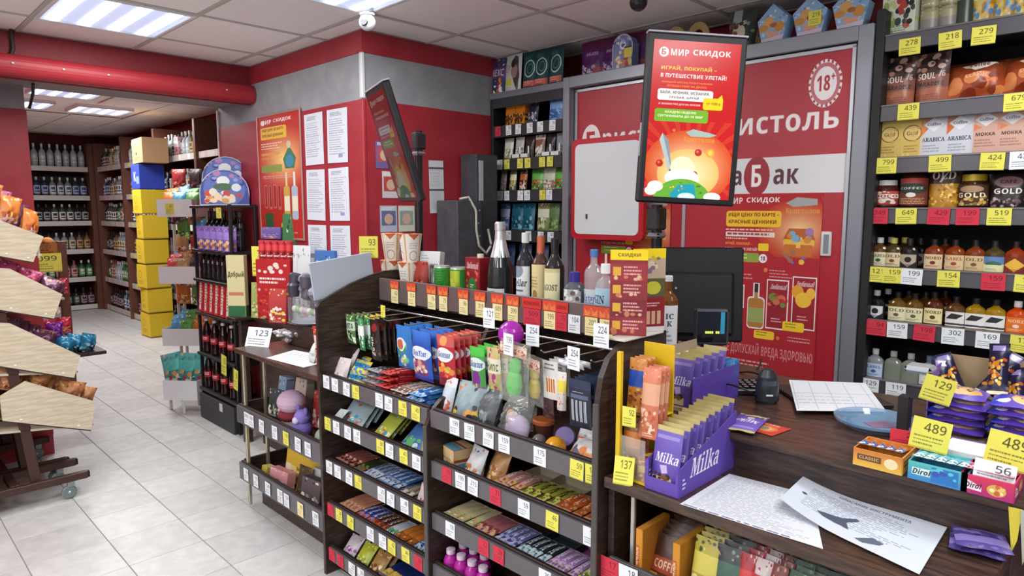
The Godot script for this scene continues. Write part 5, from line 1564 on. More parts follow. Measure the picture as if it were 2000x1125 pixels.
	var vl := art("vodka label", 96, 64, hexc("d3dae2"), func(q): q.text("Water", 0.1, 0.2, 0.7, 0.4, hexc("5a68a8"), 1, 0.2); q.lines(2, 0.1, 0.75, 0.7, 0.2, hexc("98a4b8")))
	stock("vodka bottle", func(): return make_bottle("vodka", 0.235, 0.034, glass("d2dade", 0.3), mat("4a78b8", 0.35), vl, 0.05, 0.42, 1.3, 1.0, 0.90, 0.42), "vodka_bottle", "clear vodka bottle with a blue cap behind the gin", "bottle", Vector3(1.87, y, -1.446), standing())
	var gl := art("gin label", 96, 72, hexc("a9cbe0"), func(q): q.text("GIN", 0.2, 0.22, 0.5, 0.26, hexc("1a2430"), 1); q.text("BASIC", 0.16, 0.56, 0.6, 0.2, hexc("1a2430"), 1))
	stock("gin bottle", func():
		var o := make_bottle("vodka", 0.195, 0.034, glass("c8d4d8", 0.3), mat("e4e6e8", 0.4), gl, 0.05, 0.60, 1.35, 1.0, 0.84, 0.5)
		part(o, "spout", boxm(Vector3(0.007, 0.035, 0.007), 0.002, Vector3(0, 0.212, 0)), mat("d0b8a8"))
		return o, "gin_bottle", "clear bottle with a pale blue label lettered GIN and a white cap", "bottle", Vector3(1.80, y, -1.342), standing())
	# light grey plastic sheet and the yellow tag 93 at the unit's left end
	var p := obj("plastic_sheet", boxm(Vector3(0.30, 0.165, 0.008), 0.002), mat("b9c4d2", 0.3))
	p.transform = Transform3D(Basis(Vector3.UP, deg_to_rad(-4)) * Basis(Vector3(0, 0, 1), 0.12), Vector3(1.575, 1.335, -2.612))
	tag(p, "pale blue grey plastic sheet standing at the left end of the sweets unit", "plastic sheet")
	var ninety := price("y", "93", Vector3(1.72, 1.455, -2.625), Vector2(0.085, 0.10), yaw(-45), "clipped up behind the pale plastic sheet", "")
	part(ninety, "stem", boxm(Vector3(0.012, 0.14, 0.002), 0.0, Vector3(0, -0.06, -0.002)), mat("3a3432"))
	# folded leaflet holder and the amber bottle on the right end
	var lf := thing("leaflet_holder", "yellow headed leaflet holder full of red product pictures at the unit's right end", "leaflet holder", Vector3(1.62, 1.262, -1.095), 0.0)
	var l1 := art("leaflet left", 88, 200, hexc("8a2a2e"), func(q):
		q.rect(0, 0, 1, 0.12, hexc("f0d41c")); q.text("СКИДКИ", 0.2, 0.04, 0.6, 0.05, hexc("7a5a10"))
		for k in 4:
			q.rect(0.03, 0.16 + 0.21 * k, 0.94, 0.2, hexc(["9a3038", "8a2a34", "7a2430", "94303a"][k])); q.rect(0.08, 0.2 + 0.21 * k, 0.22, 0.1, hexc("d8a83a")); q.lines(3, 0.36, 0.19 + 0.21 * k, 0.55, 0.12, hexc("e0b0a8"), 0.5)
			q.speck(5, [hexc("c87a5a"), hexc("d8b890")], 0.1, 0.3 + 0.21 * k, 0.75, 0.04, 0.07))
	var l2 := art("leaflet right", 88, 200, hexc("8a2a2e"), func(q):
		q.rect(0, 0, 1, 0.12, hexc("f0d41c")); q.rect(0, 0.12, 1, 0.3, hexc("c0a890")); q.speck(16, [hexc("8a6a7a"), hexc("d8c8b0"), hexc("c8b040")], 0, 0.08, 0.9, 0.26, 0.09); q.rect(0, 0.36, 1, 0.22, hexc("5a5a38")); q.ell(0.62, 0.47, 0.24, 0.08, hexc("c8c23a"))
		q.rect(0, 0.6, 1, 0.34, hexc("8c2028")); q.rect(0.1, 0.64, 0.2, 0.08, hexc("e0a83a")); q.lines(2, 0.4, 0.65, 0.5, 0.06, hexc("e8c8c0"))
		for k in 5:
			q.rect(0.08 + 0.17 * k, 0.75, 0.12, 0.16, hexc("d0a888"))
		q.rect(0, 0.94, 1, 0.06, hexc("d8d8d8")))
	for k in 2:
		var g := G.new()
		g.box(Vector3(0, 0.13, 0), Vector3(0.105, 0.245, 0.003), 0.0, Basis(), [l1, l2][k].uv, [l1, l2][k].side)
		part(lf, "leaflet", g.mesh(), ink([l1, l2][k], 1), [Vector3(-0.043, 0.0, 0.0), Vector3(0.052, 0.0, 0.006)][k], yaw([-62, -28][k]))
	part(lf, "foot", boxm(Vector3(0.2, 0.006, 0.06), 0.001), mat("d8d4c8", 0.4), Vector3(0, 0.003, 0.0))
	var am := art("amber label", 72, 96, hexc("d8dade"), func(q): q.text("IC", 0.5, 0.2, 0.3, 0.12, hexc("20242c"), 1); q.text("K", 0.55, 0.38, 0.2, 0.12, hexc("20242c"), 1); q.lines(3, 0.2, 0.6, 0.6, 0.3, hexc("8a909a")))
	stock("amber bottle", func(): return make_bottle("vodka", 0.25, 0.036, mat("6a3c14", 0.08), mat("c8ccd0", 0.3), am, 0.06, 0.62, 1.3, 1.0, 0.93, 0.42), "spirits_bottle", "amber bottle with a grey white label right of the leaflet holder", "bottle", Vector3(1.95, 1.157, -1.195), standing(20))
	stock("red low box", func(): return carton_node(0.15, 0.07, 0.06, pack_art("red low box", "a83034", "c8484a", "", "f0e0e0", ["d8c8c8", "7a1a20"], 96, 48)), "sweet_box", "low red box on the worktop left of the customer display", "box", Vector3(1.90, 1.011, -1.235), yaw(-55))
	var st := thing("bottle_stand", "small white plinth under the amber bottle beside the monitor", "plinth", Vector3(1.95, 1.01, -1.189))
	part(st, "block", boxm(Vector3(0.12, 0.02, 0.11), 0.003, Vector3(0, 0.135, 0)), mat("dcdcd4", 0.4))
	part(st, "base", boxm(Vector3(0.08, 0.125, 0.08), 0.002, Vector3(0, 0.0625, 0)), mat("3a2c28", 0.5))


func bars(bay: String, shelf: int, z: float, n: int, pitch: float, w: float, l: float, t: float, layers: int, cell: Dictionary, what: String, finish := 1, x := 1.465, tilt := 0.0) -> float:
	var y: float = SHELF_Y[shelf] - 0.058
	var key := "bar %s %s %s" % [cell.uv, w, l]
	for j in layers:
		for k in n:
			var wob := 0.05 * sin(k * 5.1 + j * 2.3 + shelf)
			stock(key, func(): return bar_node(l, w, t, cell, finish, int(l * 1000)), "sweet_bar", "%s, %s from left, %s layer, %s shelf, %s bay" % [what, nth(k), ["lower", "middle", "upper", "top"][j], nth(shelf), bay], "sweet bar",
				Vector3(x + l + 0.01 * j + 0.004 * sin(k * 3.0), y + t * 0.5 + 0.003 + t * 0.95 * j, z + pitch * (k + 0.5)), lying(180.0 + rad_to_deg(wob), tilt), "bars on the sweets unit")
	return z + pitch * n


func shelf_bag(key: String, w: float, h: float, t: float, cell: Dictionary, at: Vector3, turn: Basis, called: String, label: String, stand := false, rumple := 1.0, category := "packet", group := ""):
	stock(key, func(): return pouch_node(w, h, t, cell, 1, key.hash() % 97, stand, 0.06, rumple), called, label, category, at, turn, group)


func hang(key: String, w: float, h: float, t: float, cell: Dictionary, z: float, n: int, step: float, label: String, top := 1.172, x := 1.565, called := "hanging_packet"):
	for k in n:
		stock(key, func(): return pouch_node(w, h, t, cell, 1, key.hash() % 89, false, 0.05), called, "%s, %s" % [label, "in front on its hook" if k == 0 else "%s on its hook" % nth(k)], "packet", Vector3(x + step * k, top - h, z + 0.004 * sin(k * 2.0)), standing(3.0 * sin(k * 1.7 + w * 90.0), -4), "hanging packets")


func tray_box(key: String, at: Vector3, w: float, h: float, d: float, col: String, label: String):
	var cell := art("tray " + col, 32, 24, hexc(col))
	stock("tray %s %s" % [col, w], func(): return tray_node(w, h, d, cell), "display_tray", label, "tray", at, yaw(FACE))


func goods_unit_shelves():
	var ts := Vector2(0.05, 0.056)
	var bay := ["left", "right"]
	# price tags of both bays
	var sets := [
		[0, "wwwy wwyy", [49, 57, 89, 65, 0, 72, 39, 92, 45]], [1, "ywww ywyw", [55, 38, 62, 47, 0, 88, 29, 41, 36]], [2, "wwwy wwwy", [59, 27, 44, 33, 0, 25, 52, 48, 31]], [3, "ryy wwyyr", [19, 24, 28, 0, 35, 37, 42, 46, 29]], [4, "rrww ywyw", [21, 18, 22, 26, 0, 27, 33, 39, 43]]]
	for q in sets:
		var row: Array = []
		for k in 9:
			if q[2][k] > 0:
				row.append([-2.555 + 0.0785 * k + 0.008 * sin(k * 4.0), q[1][k], str(q[2][k])])
		price_row(1.4435, SHELF_Y[q[0]] - 0.036, row, ts, "%s rail of the left bay" % nth(q[0]), "tags of the left bay")
	var sets2 := [
		[0, [[-1.706, "w", "199"], [-1.628, "w", "182"], [-1.535, "w", "199"], [-1.464, "w", "159"], [-1.310, "w", "175"], [-1.166, "y", "59"], [-1.111, "y", "102"]]],
		[1, [[-1.751, "r", "79"], [-1.677, "w", "199"], [-1.612, "w", "215"], [-1.505, "r", "71"], [-1.376, "w", "59"], [-1.258, "y", "46"], [-1.116, "w", "17"]]],
		[2, [[-1.735, "w", "18"], [-1.562, "r", "22"], [-1.489, "r", "28"], [-1.287, "w", "35"]]]]
	for q in sets2:
		price_row(1.4435, SHELF_Y[q[0]] - 0.036, q[1], ts, "%s rail of the right bay" % nth(q[0]), "tags of the right bay")
	# little flags on the ends of the wire hooks
	var flags := [["y", "31", 660, 606], ["y", "19", 748, 608], ["w", "121", 955, 621], ["w", "199", 993, 673], ["w", "254", 1040, 655], ["w", "254", 1120, 700], ["w", "224", 1174, 655]]
	var fp := [Vector3(1.540, 1.185, -2.604), Vector3(1.540, 1.218, -2.258), Vector3(1.540, 1.262, -1.634), Vector3(1.452, 1.210, -1.453), Vector3(1.530, 1.232, -1.423), Vector3(1.490, 1.196, -1.222), Vector3(1.500, 1.275, -1.131)]
	for k in 7:
		price(flags[k][0], flags[k][1], fp[k], Vector2(0.036, 0.048) if k < 2 else Vector2(0.052, 0.068), yaw(FACE + [8, -6, 4, -10, 6, -8, 3][k]), "hung from a wire hook, %s from the left" % nth(k), "hook tags")
	# hanging packets
	var z0 := -2.518
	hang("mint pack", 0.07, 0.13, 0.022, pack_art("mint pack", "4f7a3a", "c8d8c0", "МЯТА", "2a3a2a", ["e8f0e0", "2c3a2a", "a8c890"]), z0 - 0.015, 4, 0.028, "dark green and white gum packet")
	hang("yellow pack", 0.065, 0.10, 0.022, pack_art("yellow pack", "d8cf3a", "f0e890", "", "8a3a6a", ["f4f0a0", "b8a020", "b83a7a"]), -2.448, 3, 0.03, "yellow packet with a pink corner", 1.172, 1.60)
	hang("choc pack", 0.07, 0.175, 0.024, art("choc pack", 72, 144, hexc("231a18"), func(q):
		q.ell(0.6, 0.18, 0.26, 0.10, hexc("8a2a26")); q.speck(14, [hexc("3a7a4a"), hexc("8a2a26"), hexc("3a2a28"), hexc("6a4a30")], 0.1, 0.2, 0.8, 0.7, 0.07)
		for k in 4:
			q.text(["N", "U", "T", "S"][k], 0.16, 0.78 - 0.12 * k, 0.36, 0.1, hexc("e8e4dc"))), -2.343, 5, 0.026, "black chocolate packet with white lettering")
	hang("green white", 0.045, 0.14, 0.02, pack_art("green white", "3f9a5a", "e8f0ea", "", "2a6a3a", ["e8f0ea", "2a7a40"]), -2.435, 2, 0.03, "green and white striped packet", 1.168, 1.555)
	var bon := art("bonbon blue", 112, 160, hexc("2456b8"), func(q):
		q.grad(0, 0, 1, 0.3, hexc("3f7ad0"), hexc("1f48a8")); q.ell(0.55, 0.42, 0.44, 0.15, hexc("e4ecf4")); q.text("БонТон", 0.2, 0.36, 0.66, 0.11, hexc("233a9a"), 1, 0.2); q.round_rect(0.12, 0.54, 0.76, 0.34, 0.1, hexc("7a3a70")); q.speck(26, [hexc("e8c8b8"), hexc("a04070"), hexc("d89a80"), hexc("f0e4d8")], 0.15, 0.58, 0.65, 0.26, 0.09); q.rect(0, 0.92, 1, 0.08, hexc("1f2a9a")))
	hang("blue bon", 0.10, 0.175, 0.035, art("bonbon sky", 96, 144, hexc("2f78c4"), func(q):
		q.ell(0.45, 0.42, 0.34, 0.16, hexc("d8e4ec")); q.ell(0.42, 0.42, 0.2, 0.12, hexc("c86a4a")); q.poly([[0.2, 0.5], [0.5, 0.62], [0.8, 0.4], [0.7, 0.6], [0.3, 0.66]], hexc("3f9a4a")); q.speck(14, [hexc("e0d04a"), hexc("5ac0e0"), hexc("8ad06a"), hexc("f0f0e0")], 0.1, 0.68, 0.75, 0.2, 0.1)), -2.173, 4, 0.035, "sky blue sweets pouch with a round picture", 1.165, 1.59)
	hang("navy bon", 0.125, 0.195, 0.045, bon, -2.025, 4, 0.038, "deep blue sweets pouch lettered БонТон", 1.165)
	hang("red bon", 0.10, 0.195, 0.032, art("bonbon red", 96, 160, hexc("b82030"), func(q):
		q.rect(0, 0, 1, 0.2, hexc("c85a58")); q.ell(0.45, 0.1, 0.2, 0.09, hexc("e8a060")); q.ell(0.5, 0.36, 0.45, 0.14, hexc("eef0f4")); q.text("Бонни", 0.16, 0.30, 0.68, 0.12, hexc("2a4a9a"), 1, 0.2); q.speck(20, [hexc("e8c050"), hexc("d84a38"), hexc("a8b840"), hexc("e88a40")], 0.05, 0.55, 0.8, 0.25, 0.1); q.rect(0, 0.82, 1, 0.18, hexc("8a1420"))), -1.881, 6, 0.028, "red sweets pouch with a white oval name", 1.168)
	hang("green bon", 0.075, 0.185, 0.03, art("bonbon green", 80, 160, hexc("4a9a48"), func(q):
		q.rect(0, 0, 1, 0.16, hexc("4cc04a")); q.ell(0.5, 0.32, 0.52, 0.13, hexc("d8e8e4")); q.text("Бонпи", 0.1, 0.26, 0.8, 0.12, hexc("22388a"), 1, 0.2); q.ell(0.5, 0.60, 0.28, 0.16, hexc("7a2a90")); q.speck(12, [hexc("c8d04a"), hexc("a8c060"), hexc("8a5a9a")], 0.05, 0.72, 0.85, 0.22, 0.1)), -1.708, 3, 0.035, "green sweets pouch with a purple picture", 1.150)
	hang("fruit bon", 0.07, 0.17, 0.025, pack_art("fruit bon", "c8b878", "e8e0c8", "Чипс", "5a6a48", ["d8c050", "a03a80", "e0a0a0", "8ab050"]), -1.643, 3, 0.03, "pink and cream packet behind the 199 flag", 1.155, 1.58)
	hang("card sticks", 0.065, 0.125, 0.006, art("stick card", 80, 128, hexc("dcdcda"), func(q):
		q.lines(2, 0.15, 0.08, 0.7, 0.2, hexc("5a5a60"), 0.4); q.rect(0.18, 0.42, 0.64, 0.42, hexc("e8dcc8"))
		for k in 4:
			q.rect(0.22 + 0.15 * k, 0.45, 0.10, 0.36, hexc("c87030"))), -1.367, 3, 0.03, "white card with four orange sticks", 1.155, 1.56, "hanging_card")
	hang("brown card", 0.05, 0.09, 0.006, pack_art("brown card", "4a2a2c", "", "", "c8b0b0", ["6a4448", "38201f"]), -1.392, 3, 0.03, "dark brown card under the orange sticks", 1.05, 1.575, "hanging_card")
	hang("razor card", 0.082, 0.15, 0.014, art("razor card", 96, 144, hexc("20283a"), func(q):
		q.rect(0, 0, 1, 0.18, hexc("2c3850")); q.rect(0.1, 0.3, 0.8, 0.08, hexc("5a6a88")); q.lines(1, 0.2, 0.24, 0.6, 0.04, hexc("c8d0e0"))
		for k in 4:
			q.rect(0.14 + 0.19 * k, 0.42, 0.10, 0.44, hexc("c4c8ce")); q.rect(0.17 + 0.19 * k, 0.42, 0.03, 0.44, hexc("7a808a"))), -1.227, 8, 0.024, "navy blister card of four silver razors", 1.125, 1.535, "hanging_card")
	hang("clear toy", 0.11, 0.02, 0.03, pack_art("clear header", "d8dce0", "", "", "5a5a6a", ["b8bcc8", "e8ecf0"], 96, 32), -1.307, 2, 0.03, "clear packet header with pale print above the razors", 1.16, 1.58, "hanging_card")
	# toy lollipops in tall clear bags
	var film := glass("e6eeea", 0.12)
	var toys := [["5ac050", "a8e098", "big clear bag with a bright green toy sweet, hung from the front hook", Vector3(1.500, 1.112, -1.477), 0.21, 0.115, 9.0], ["c8b030", "e8d878", "clear bag with a yellow toy sweet behind the green one", Vector3(1.555, 1.084, -1.436), 0.17, 0.09, -6.0]]
	for q in toys:
		var t := thing("toy_sweet_bag", q[2], "toy sweet", q[3] - Vector3(0, q[4] * 0.5, 0))
		t.transform.basis = standing(q[6], -6) * Basis(Vector3(0, 0, 1), -0.12)
		var f := G.new()
		f.pouch(q[5], q[4], 0.045, Rect2(0, 0, 1, 1), 17, 0.05, false, 1.6)
		part(t, "clear_film", f.mesh(), film)
		var b := G.new()
		b.lathe([Vector2(0, 0.02), Vector2(0.016, 0.025), Vector2(0.021, 0.045), Vector2(0.017, 0.07), Vector2(0.012, 0.078), Vector2(0.016, 0.088), Vector2(0.014, 0.105), Vector2(0.0, 0.112)], 14, Vector3.ZERO, 0.7)
		part(t, "toy", b.mesh(), mat(q[0], 0.35)).scale = Vector3.ONE * (q[4] / 0.15)
		var cap := G.new()
		cap.pouch(q[5] * 0.9, 0.04, 0.012, pack_art("toy header", "d8b8a0", "e8d8c8", "ХОХО", "b04a4a", ["e8c0a0", "a85a50"], 80, 48).uv, 3, 0.05)
		part(t, "header_card", cap.mesh(), ink(pack_art("toy header", "", "", "", "000000", []), 1), Vector3(0, q[4] - 0.045, 0.014))
	# S1: heaps on the sloping top shelves, left bay
	var y1: float = SHELF_Y[0] - 0.058
	shelf_bag("pink mint bag", 0.085, 0.12, 0.045, pack_art("pink mint", "e0cfd0", "", "", "b06a7a", ["e8dce0", "c890a0", "f4ecec"]), Vector3(1.50, y1, -2.548), standing(10, 20), "mint_packet", "pale pink mint packet leaning at the left end of the top shelf", true)
	shelf_bag("pink mint bag", 0.085, 0.12, 0.045, {}, Vector3(1.58, y1 + 0.03, -2.613), standing(-12, 25), "mint_packet", "pale pink mint packet behind the blue and yellow packs", true)
	var blu := pack_art("blue yellow", "d8b83a", "2a8ab8", "BOBO", "123a5a", ["3aa0c8", "e8d060"], 112, 72)
	for k in 3:
		shelf_bag("blue yellow", 0.11, 0.08, 0.045, blu, [Vector3(1.50, y1, -2.438), Vector3(1.53, y1 + 0.045, -2.450), Vector3(1.62, y1 + 0.03, -2.587)][k], standing([12, 4, -6][k], 35), "sweet_packet", "blue and yellow sweet packet, %s of the heap by the pink mints" % ["lowest", "middle", "rear"][k])
	shelf_bag("amber pack", 0.10, 0.085, 0.05, pack_art("amber pack", "b8742a", "", "", "5a2a10", ["8a4a1a", "e0b060", "c86a3a"]), Vector3(1.50, y1, -2.345), standing(-14, 40), "sweet_packet", "amber brown packet right of the blue and yellow packs")
	var ub := "left"
	var zz := -2.36
	zz = bars(ub, 0, zz, 3, 0.036, 0.036, 0.18, 0.022, 4, bar_art("silver bar", "2a2a30", "b8bcc4", "BLACK", "e8e8ec", ["8a8e98", "e0e0e4"]), "black and silver chocolate bar", 2, 1.47, 8.0)
	zz = bars(ub, 0, zz, 2, 0.044, 0.044, 0.19, 0.026, 4, bar_art("red bar", "c02028", "7a1018", "RED", "f0d0c8", ["e85a50", "8a1018"]), "glossy red bar", 1, 1.47, 6.0)
	zz = bars(ub, 0, zz, 3, 0.04, 0.04, 0.16, 0.016, 4, bar_art("nut bar", "c8b8ac", "8a6a5c", "NUTTY", "5a2a28", ["6a4a40", "e8dcd0"]), "pale bar with brown lettering", 1)
	zz = bars(ub, 0, zz, 2, 0.045, 0.045, 0.15, 0.018, 4, bar_art("azure bar", "3a86c8", "1f58a8", "MILK", "e8f0f8", ["8ac0e8", "d8e8f4"]), "bright blue bar", 1)
	shelf_bag("white red pack", 0.075, 0.155, 0.05, pack_art("white red", "dfe2e8", "c8d0dc", "", "a03a30", ["6a8ab8", "c85a40", "e8ecf0", "d84a34"]), Vector3(1.52, y1, -1.850), standing(-8, 14), "sweet_packet", "white, blue and red packet next to the divider on the top shelf", true)
	shelf_bag("red side pack", 0.04, 0.12, 0.03, pack_art("red side", "c8502c", "e8e0dc", "", "8a2018", ["d86a40", "8a2418"]), Vector3(1.60, y1, -1.881), standing(20, 10), "sweet_packet", "orange red packet right beside the white and red one", true)
	# S1 right bay: bags of toys and sweets thrown in
	shelf_bag("orange dark bag", 0.14, 0.165, 0.06, pack_art("lion bag", "8aa0a8", "", "", "3a2a1a", ["c8702a", "d8c04a", "38403a", "e0a050", "2c2a28"], 112, 128), Vector3(1.50, y1, -1.724), standing(8, 24), "toy_bag", "bag with an orange and grey picture at the left end of the right bay", false, 1.5)
	shelf_bag("grey bag", 0.12, 0.15, 0.06, pack_art("star bag", "5a6064", "", "", "d8d8d8", ["8a9094", "3a4044", "7a90a0", "a8b0a0"], 96, 112), Vector3(1.525, y1, -1.653), standing(-14, 20), "toy_bag", "dark grey toy bag behind the orange picture bag", false, 1.6)
	var pony := thing("plush_bag", "clear bag holding a pale lilac soft toy with an orange tuft", "toy", Vector3(1.53, y1, -1.509))
	pony.transform.basis = standing(-10, 15)
	var pf := G.new()
	pf.pouch(0.15, 0.15, 0.09, Rect2(0, 0, 1, 1), 23, 0.06, false, 2.4)
	part(pony, "clear_film", pf.mesh(), film)
	blob_toy(pony, [["soft_body", Vector3(0.01, 0.045, 0), Vector3(0.055, 0.045, 0.032), "b7a6c4"], ["soft_head", Vector3(-0.012, 0.07, 0.012), Vector3(0.03, 0.026, 0.02), "c4b0bc"], ["tuft", Vector3(-0.024, 0.082, 0.014), Vector3(0.016, 0.018, 0.014), "c8925a"], ["card", Vector3(-0.035, 0.03, 0.0), Vector3(0.022, 0.028, 0.006), "b8d0e4"]])
	var pot := G.new()
	pot.lathe([Vector2(0, 0), Vector2(0.03, 0), Vector2(0.034, 0.05), Vector2(0.034, 0.062)], 18)
	var pt := thing("sweet_pot", "small brown pot with an orange brown lid in the right bay", "pot", Vector3(1.60, y1, -1.436))
	part(pt, "pot", pot.mesh(), mat("4a2a20", 0.25))
	var lid := G.new()
	lid.lathe([Vector2(0, 0.062), Vector2(0.038, 0.062), Vector2(0.038, 0.072), Vector2(0.034, 0.076), Vector2(0, 0.076)], 18)
	part(pt, "lid", lid.mesh(), mat("a85a2c", 0.35))
	ball("candy_ball", Vector3(1.515, y1 + 0.032, -1.311), 0.034, "e09a20", "glossy orange yellow ball of sweets at the front of the right bay", "ball")
	ball("candy_ball", Vector3(1.54, y1 + 0.022, -1.402), 0.024, "6a6468", "small grey capsule left of the orange yellow ball", "ball")
	ball("candy_ball", Vector3(1.600, 1.206, -1.588), 0.045, "a42aa8", "shiny purple ball bag hanging at the top of the right bay", "ball")
	var roll := G.new()
	roll.lathe([Vector2(0, -0.018), Vector2(0.03, -0.018), Vector2(0.033, -0.012), Vector2(0.033, 0.012), Vector2(0.03, 0.018), Vector2(0, 0.018)], 20)
	var ro := obj("tape_roll", roll.mesh(), mat("6a5a98", 0.35))
	ro.transform = Transform3D(Basis(Vector3(0.6, 0, 1).normalized(), 1.1), Vector3(1.60, y1 + 0.036, -1.342))
	tag(ro, "round purple roll lying behind the orange yellow ball", "roll")
	shelf_bag("carrot bag", 0.15, 0.10, 0.06, pack_art("carrot bag", "e0dcdc", "", "", "8a4a2a", ["e08040", "d86030", "f0e8e4", "5a6070"], 128, 80), Vector3(1.50, y1, -1.204), standing(-6, 52), "sweet_bag", "white and orange sweet bag lying at the right end of the right bay", false, 1.4)
	shelf_bag("white bag", 0.11, 0.09, 0.05, pack_art("white bag", "dcdcd8", "", "", "5a5a6a", ["b8b8bc", "e8e8e8", "8a8a90"], 80, 72), Vector3(1.62, y1 + 0.01, -1.264), standing(10, 40), "sweet_bag", "crumpled white bag behind the white and orange one", false, 1.6)
	shelf_bag("stick toy", 0.036, 0.12, 0.024, pack_art("stick toy", "e4e0d8", "e8d050", "", "a04a40", ["e8b838", "d86a70", "c8c8cc"], 48, 128), Vector3(1.550, 1.009, -1.316), standing(4, 0), "toy_tube", "narrow white and yellow toy pack standing before the razor cards", true)
	shelf_bag("gold packet", 0.03, 0.06, 0.02, pack_art("gold packet", "c8b838", "", "", "6a5a20", ["e8e090", "8a7a28"], 40, 56), Vector3(1.600, 0.976, -1.304), standing(-20, 20), "sweet_packet", "small gold packet below the razor cards", true)
	# S2
	var y2: float = SHELF_Y[1] - 0.058
	for q in [["aqua bag", "a8bcc4", ["c85a48", "4aa0b0", "e0e4e8", "c8b0a0"], 680, 830, 10, 0.15, 0.15, "pale blue and red sweet bag at the left of the second shelf"], ["lime bag", "b8c040", ["e8d860", "c87040", "4a9ac0", "e0e8d0"], 737, 843, -4, 0.11, 0.155, "yellow green sweet bag with a blue lower edge"], ["wave bag", "4a7ac0", ["2a4a9a", "6ab870", "e0e8f0", "8ab0d8"], 793, 866, -8, 0.15, 0.165, "blue, white and green sweet bag on the second shelf"]]:
		var cell := pack_art(q[0], q[1], "", "", "2a3a6a", q[2], 96, 112)
		for k in 3:
			shelf_bag(q[0], q[6], q[7], 0.03, cell, Vector3(1.49 + 0.045 * k, y2 + 0.012 * k, [-2.482, -2.260, -2.064][["aqua bag", "lime bag", "wave bag"].find(q[0])]), standing(q[5], 50), "sweet_bag", "%s, %s" % [q[8], ["front", "middle", "back"][k]])
	shelf_bag("aqua card", 0.05, 0.05, 0.004, pack_art("white card", "dfe2e4", "", "", "6a7080", ["c8ccd0"], 48, 48), Vector3(1.475, y2 + 0.05, -2.521), standing(14, 60), "card", "small white card in front of the pale blue bags", false, 0.2, "card")
	for k in 2:
		shelf_bag("yellow tall bag", 0.06, 0.15, 0.03, pack_art("yellow tall", "d0c04a", "e8e0a0", "", "6a5a20", ["a89a30", "e8e4c0"], 56, 128), Vector3(1.49 + 0.05 * k, y2, -1.945), standing(-10, 16), "sweet_bag", "yellow narrow bag by the divider of the second shelf, %s" % ["front", "behind"][k])
	# S2 right bay
	var tb := art("snack cube", 96, 96, hexc("c99a68"), func(q): q.rect(0, 0, 1, 0.4, hexc("dcb888")); q.rect(0, 0.55, 1, 0.45, hexc("5a98b0")); q.speck(10, [hexc("8a4a2a"), hexc("e8d0a8")], 0, 0.3, 1, 0.4, 0.08))
	stock("snack cube", func(): return carton_node(0.09, 0.095, 0.09, tb), "snack_box", "tan and blue cube shaped box at the left of the second shelf, right bay", "box", Vector3(1.54, y2, -1.796), standing(-12))
	for q in [["blue white pack", "d8d8dc", ["2a4a8a", "c87a40", "1f2a3a", "e8e8ec"], -1.688, "white and navy packet beside the tan cube"], ["caramel pack", "c8925a", ["a86a30", "e8c898", "6a3a1a"], -1.622, "caramel coloured packet right of the navy one"], ["caramel pack", "c8925a", ["a86a30", "e8c898", "6a3a1a"], -1.619, "caramel coloured packet standing behind"]]:
		shelf_bag(q[0], 0.095, 0.125, 0.055, pack_art(q[0], q[1], "", "", "4a2a10", q[2], 72, 88), Vector3(1.50 if q[4].contains("beside") else 1.55, y2, q[3]), standing(-10, 22), "sweet_packet", q[4] + " on the second shelf", true)
	var rb := "right"
	zz = -1.555
	tray_box("t1", Vector3(1.60, y2, zz + 0.055), 0.115, 0.035, 0.24, "cdbfa8", "cream cardboard tray of pink bars on the second shelf")
	zz = bars(rb, 1, zz, 3, 0.037, 0.037, 0.13, 0.018, 3, bar_art("rose bar", "c88a80", "d8c050", "PINK", "f0e0d8", ["e0b0a8", "b05a58"]), "pink bar with a yellow end")
	tray_box("t2", Vector3(1.60, y2, zz + 0.075), 0.15, 0.035, 0.24, "c8bfa0", "cream cardboard tray of yellow green bars on the second shelf")
	zz = bars(rb, 1, zz + 0.006, 4, 0.036, 0.036, 0.13, 0.018, 3, bar_art("lime bar", "a8a848", "6a4a28", "LIME", "3a3010", ["c8d060", "7a8a28", "d8c878"]), "yellow green bar with a brown end")
	zz = bars(rb, 1, zz + 0.004, 5, 0.036, 0.036, 0.13, 0.018, 3, bar_art("orange bar", "d0602a", "8a6a48", "NUT", "f0d8b8", ["e88a48", "a84018"]), "orange bar with a brown end")
	# S3
	zz = -2.57
	zz = bars(ub, 2, zz, 4, 0.036, 0.036, 0.14, 0.02, 3, bar_art("speckled bar", "8a5048", "6a3a34", "", "e8d8d0", ["d8a898", "c86a58", "4a2a28", "e8d0c8"]), "reddish speckled bar")
	zz = bars(ub, 2, zz, 2, 0.036, 0.036, 0.14, 0.018, 3, bar_art("leaf bar", "2c3a28", "4a2a24", "", "c8d8b0", ["6a8a48", "8a4a38"]), "dark green and brown bar")
	zz = bars(ub, 2, zz, 3, 0.034, 0.034, 0.14, 0.018, 3, bar_art("ice bar", "8a9ab4", "c8d0dc", "ICE", "2a3a6a", ["e0e4ec", "5a6a90"]), "silver blue bar")
	zz = bars(ub, 2, zz, 4, 0.036, 0.036, 0.15, 0.018, 3, bar_art("blue bar", "3a6aa8", "a8b4c4", "WAFER", "e8ecf4", ["c8d4e4", "2a4a80"]), "blue and silver wafer bar")
	zz = bars(ub, 2, zz, 2, 0.036, 0.036, 0.14, 0.02, 2, bar_art("sand bar", "a8988a", "c8bcb0", "SAND", "4a4038", ["6a5a50", "e0d8d0"]), "greyish brown bar")
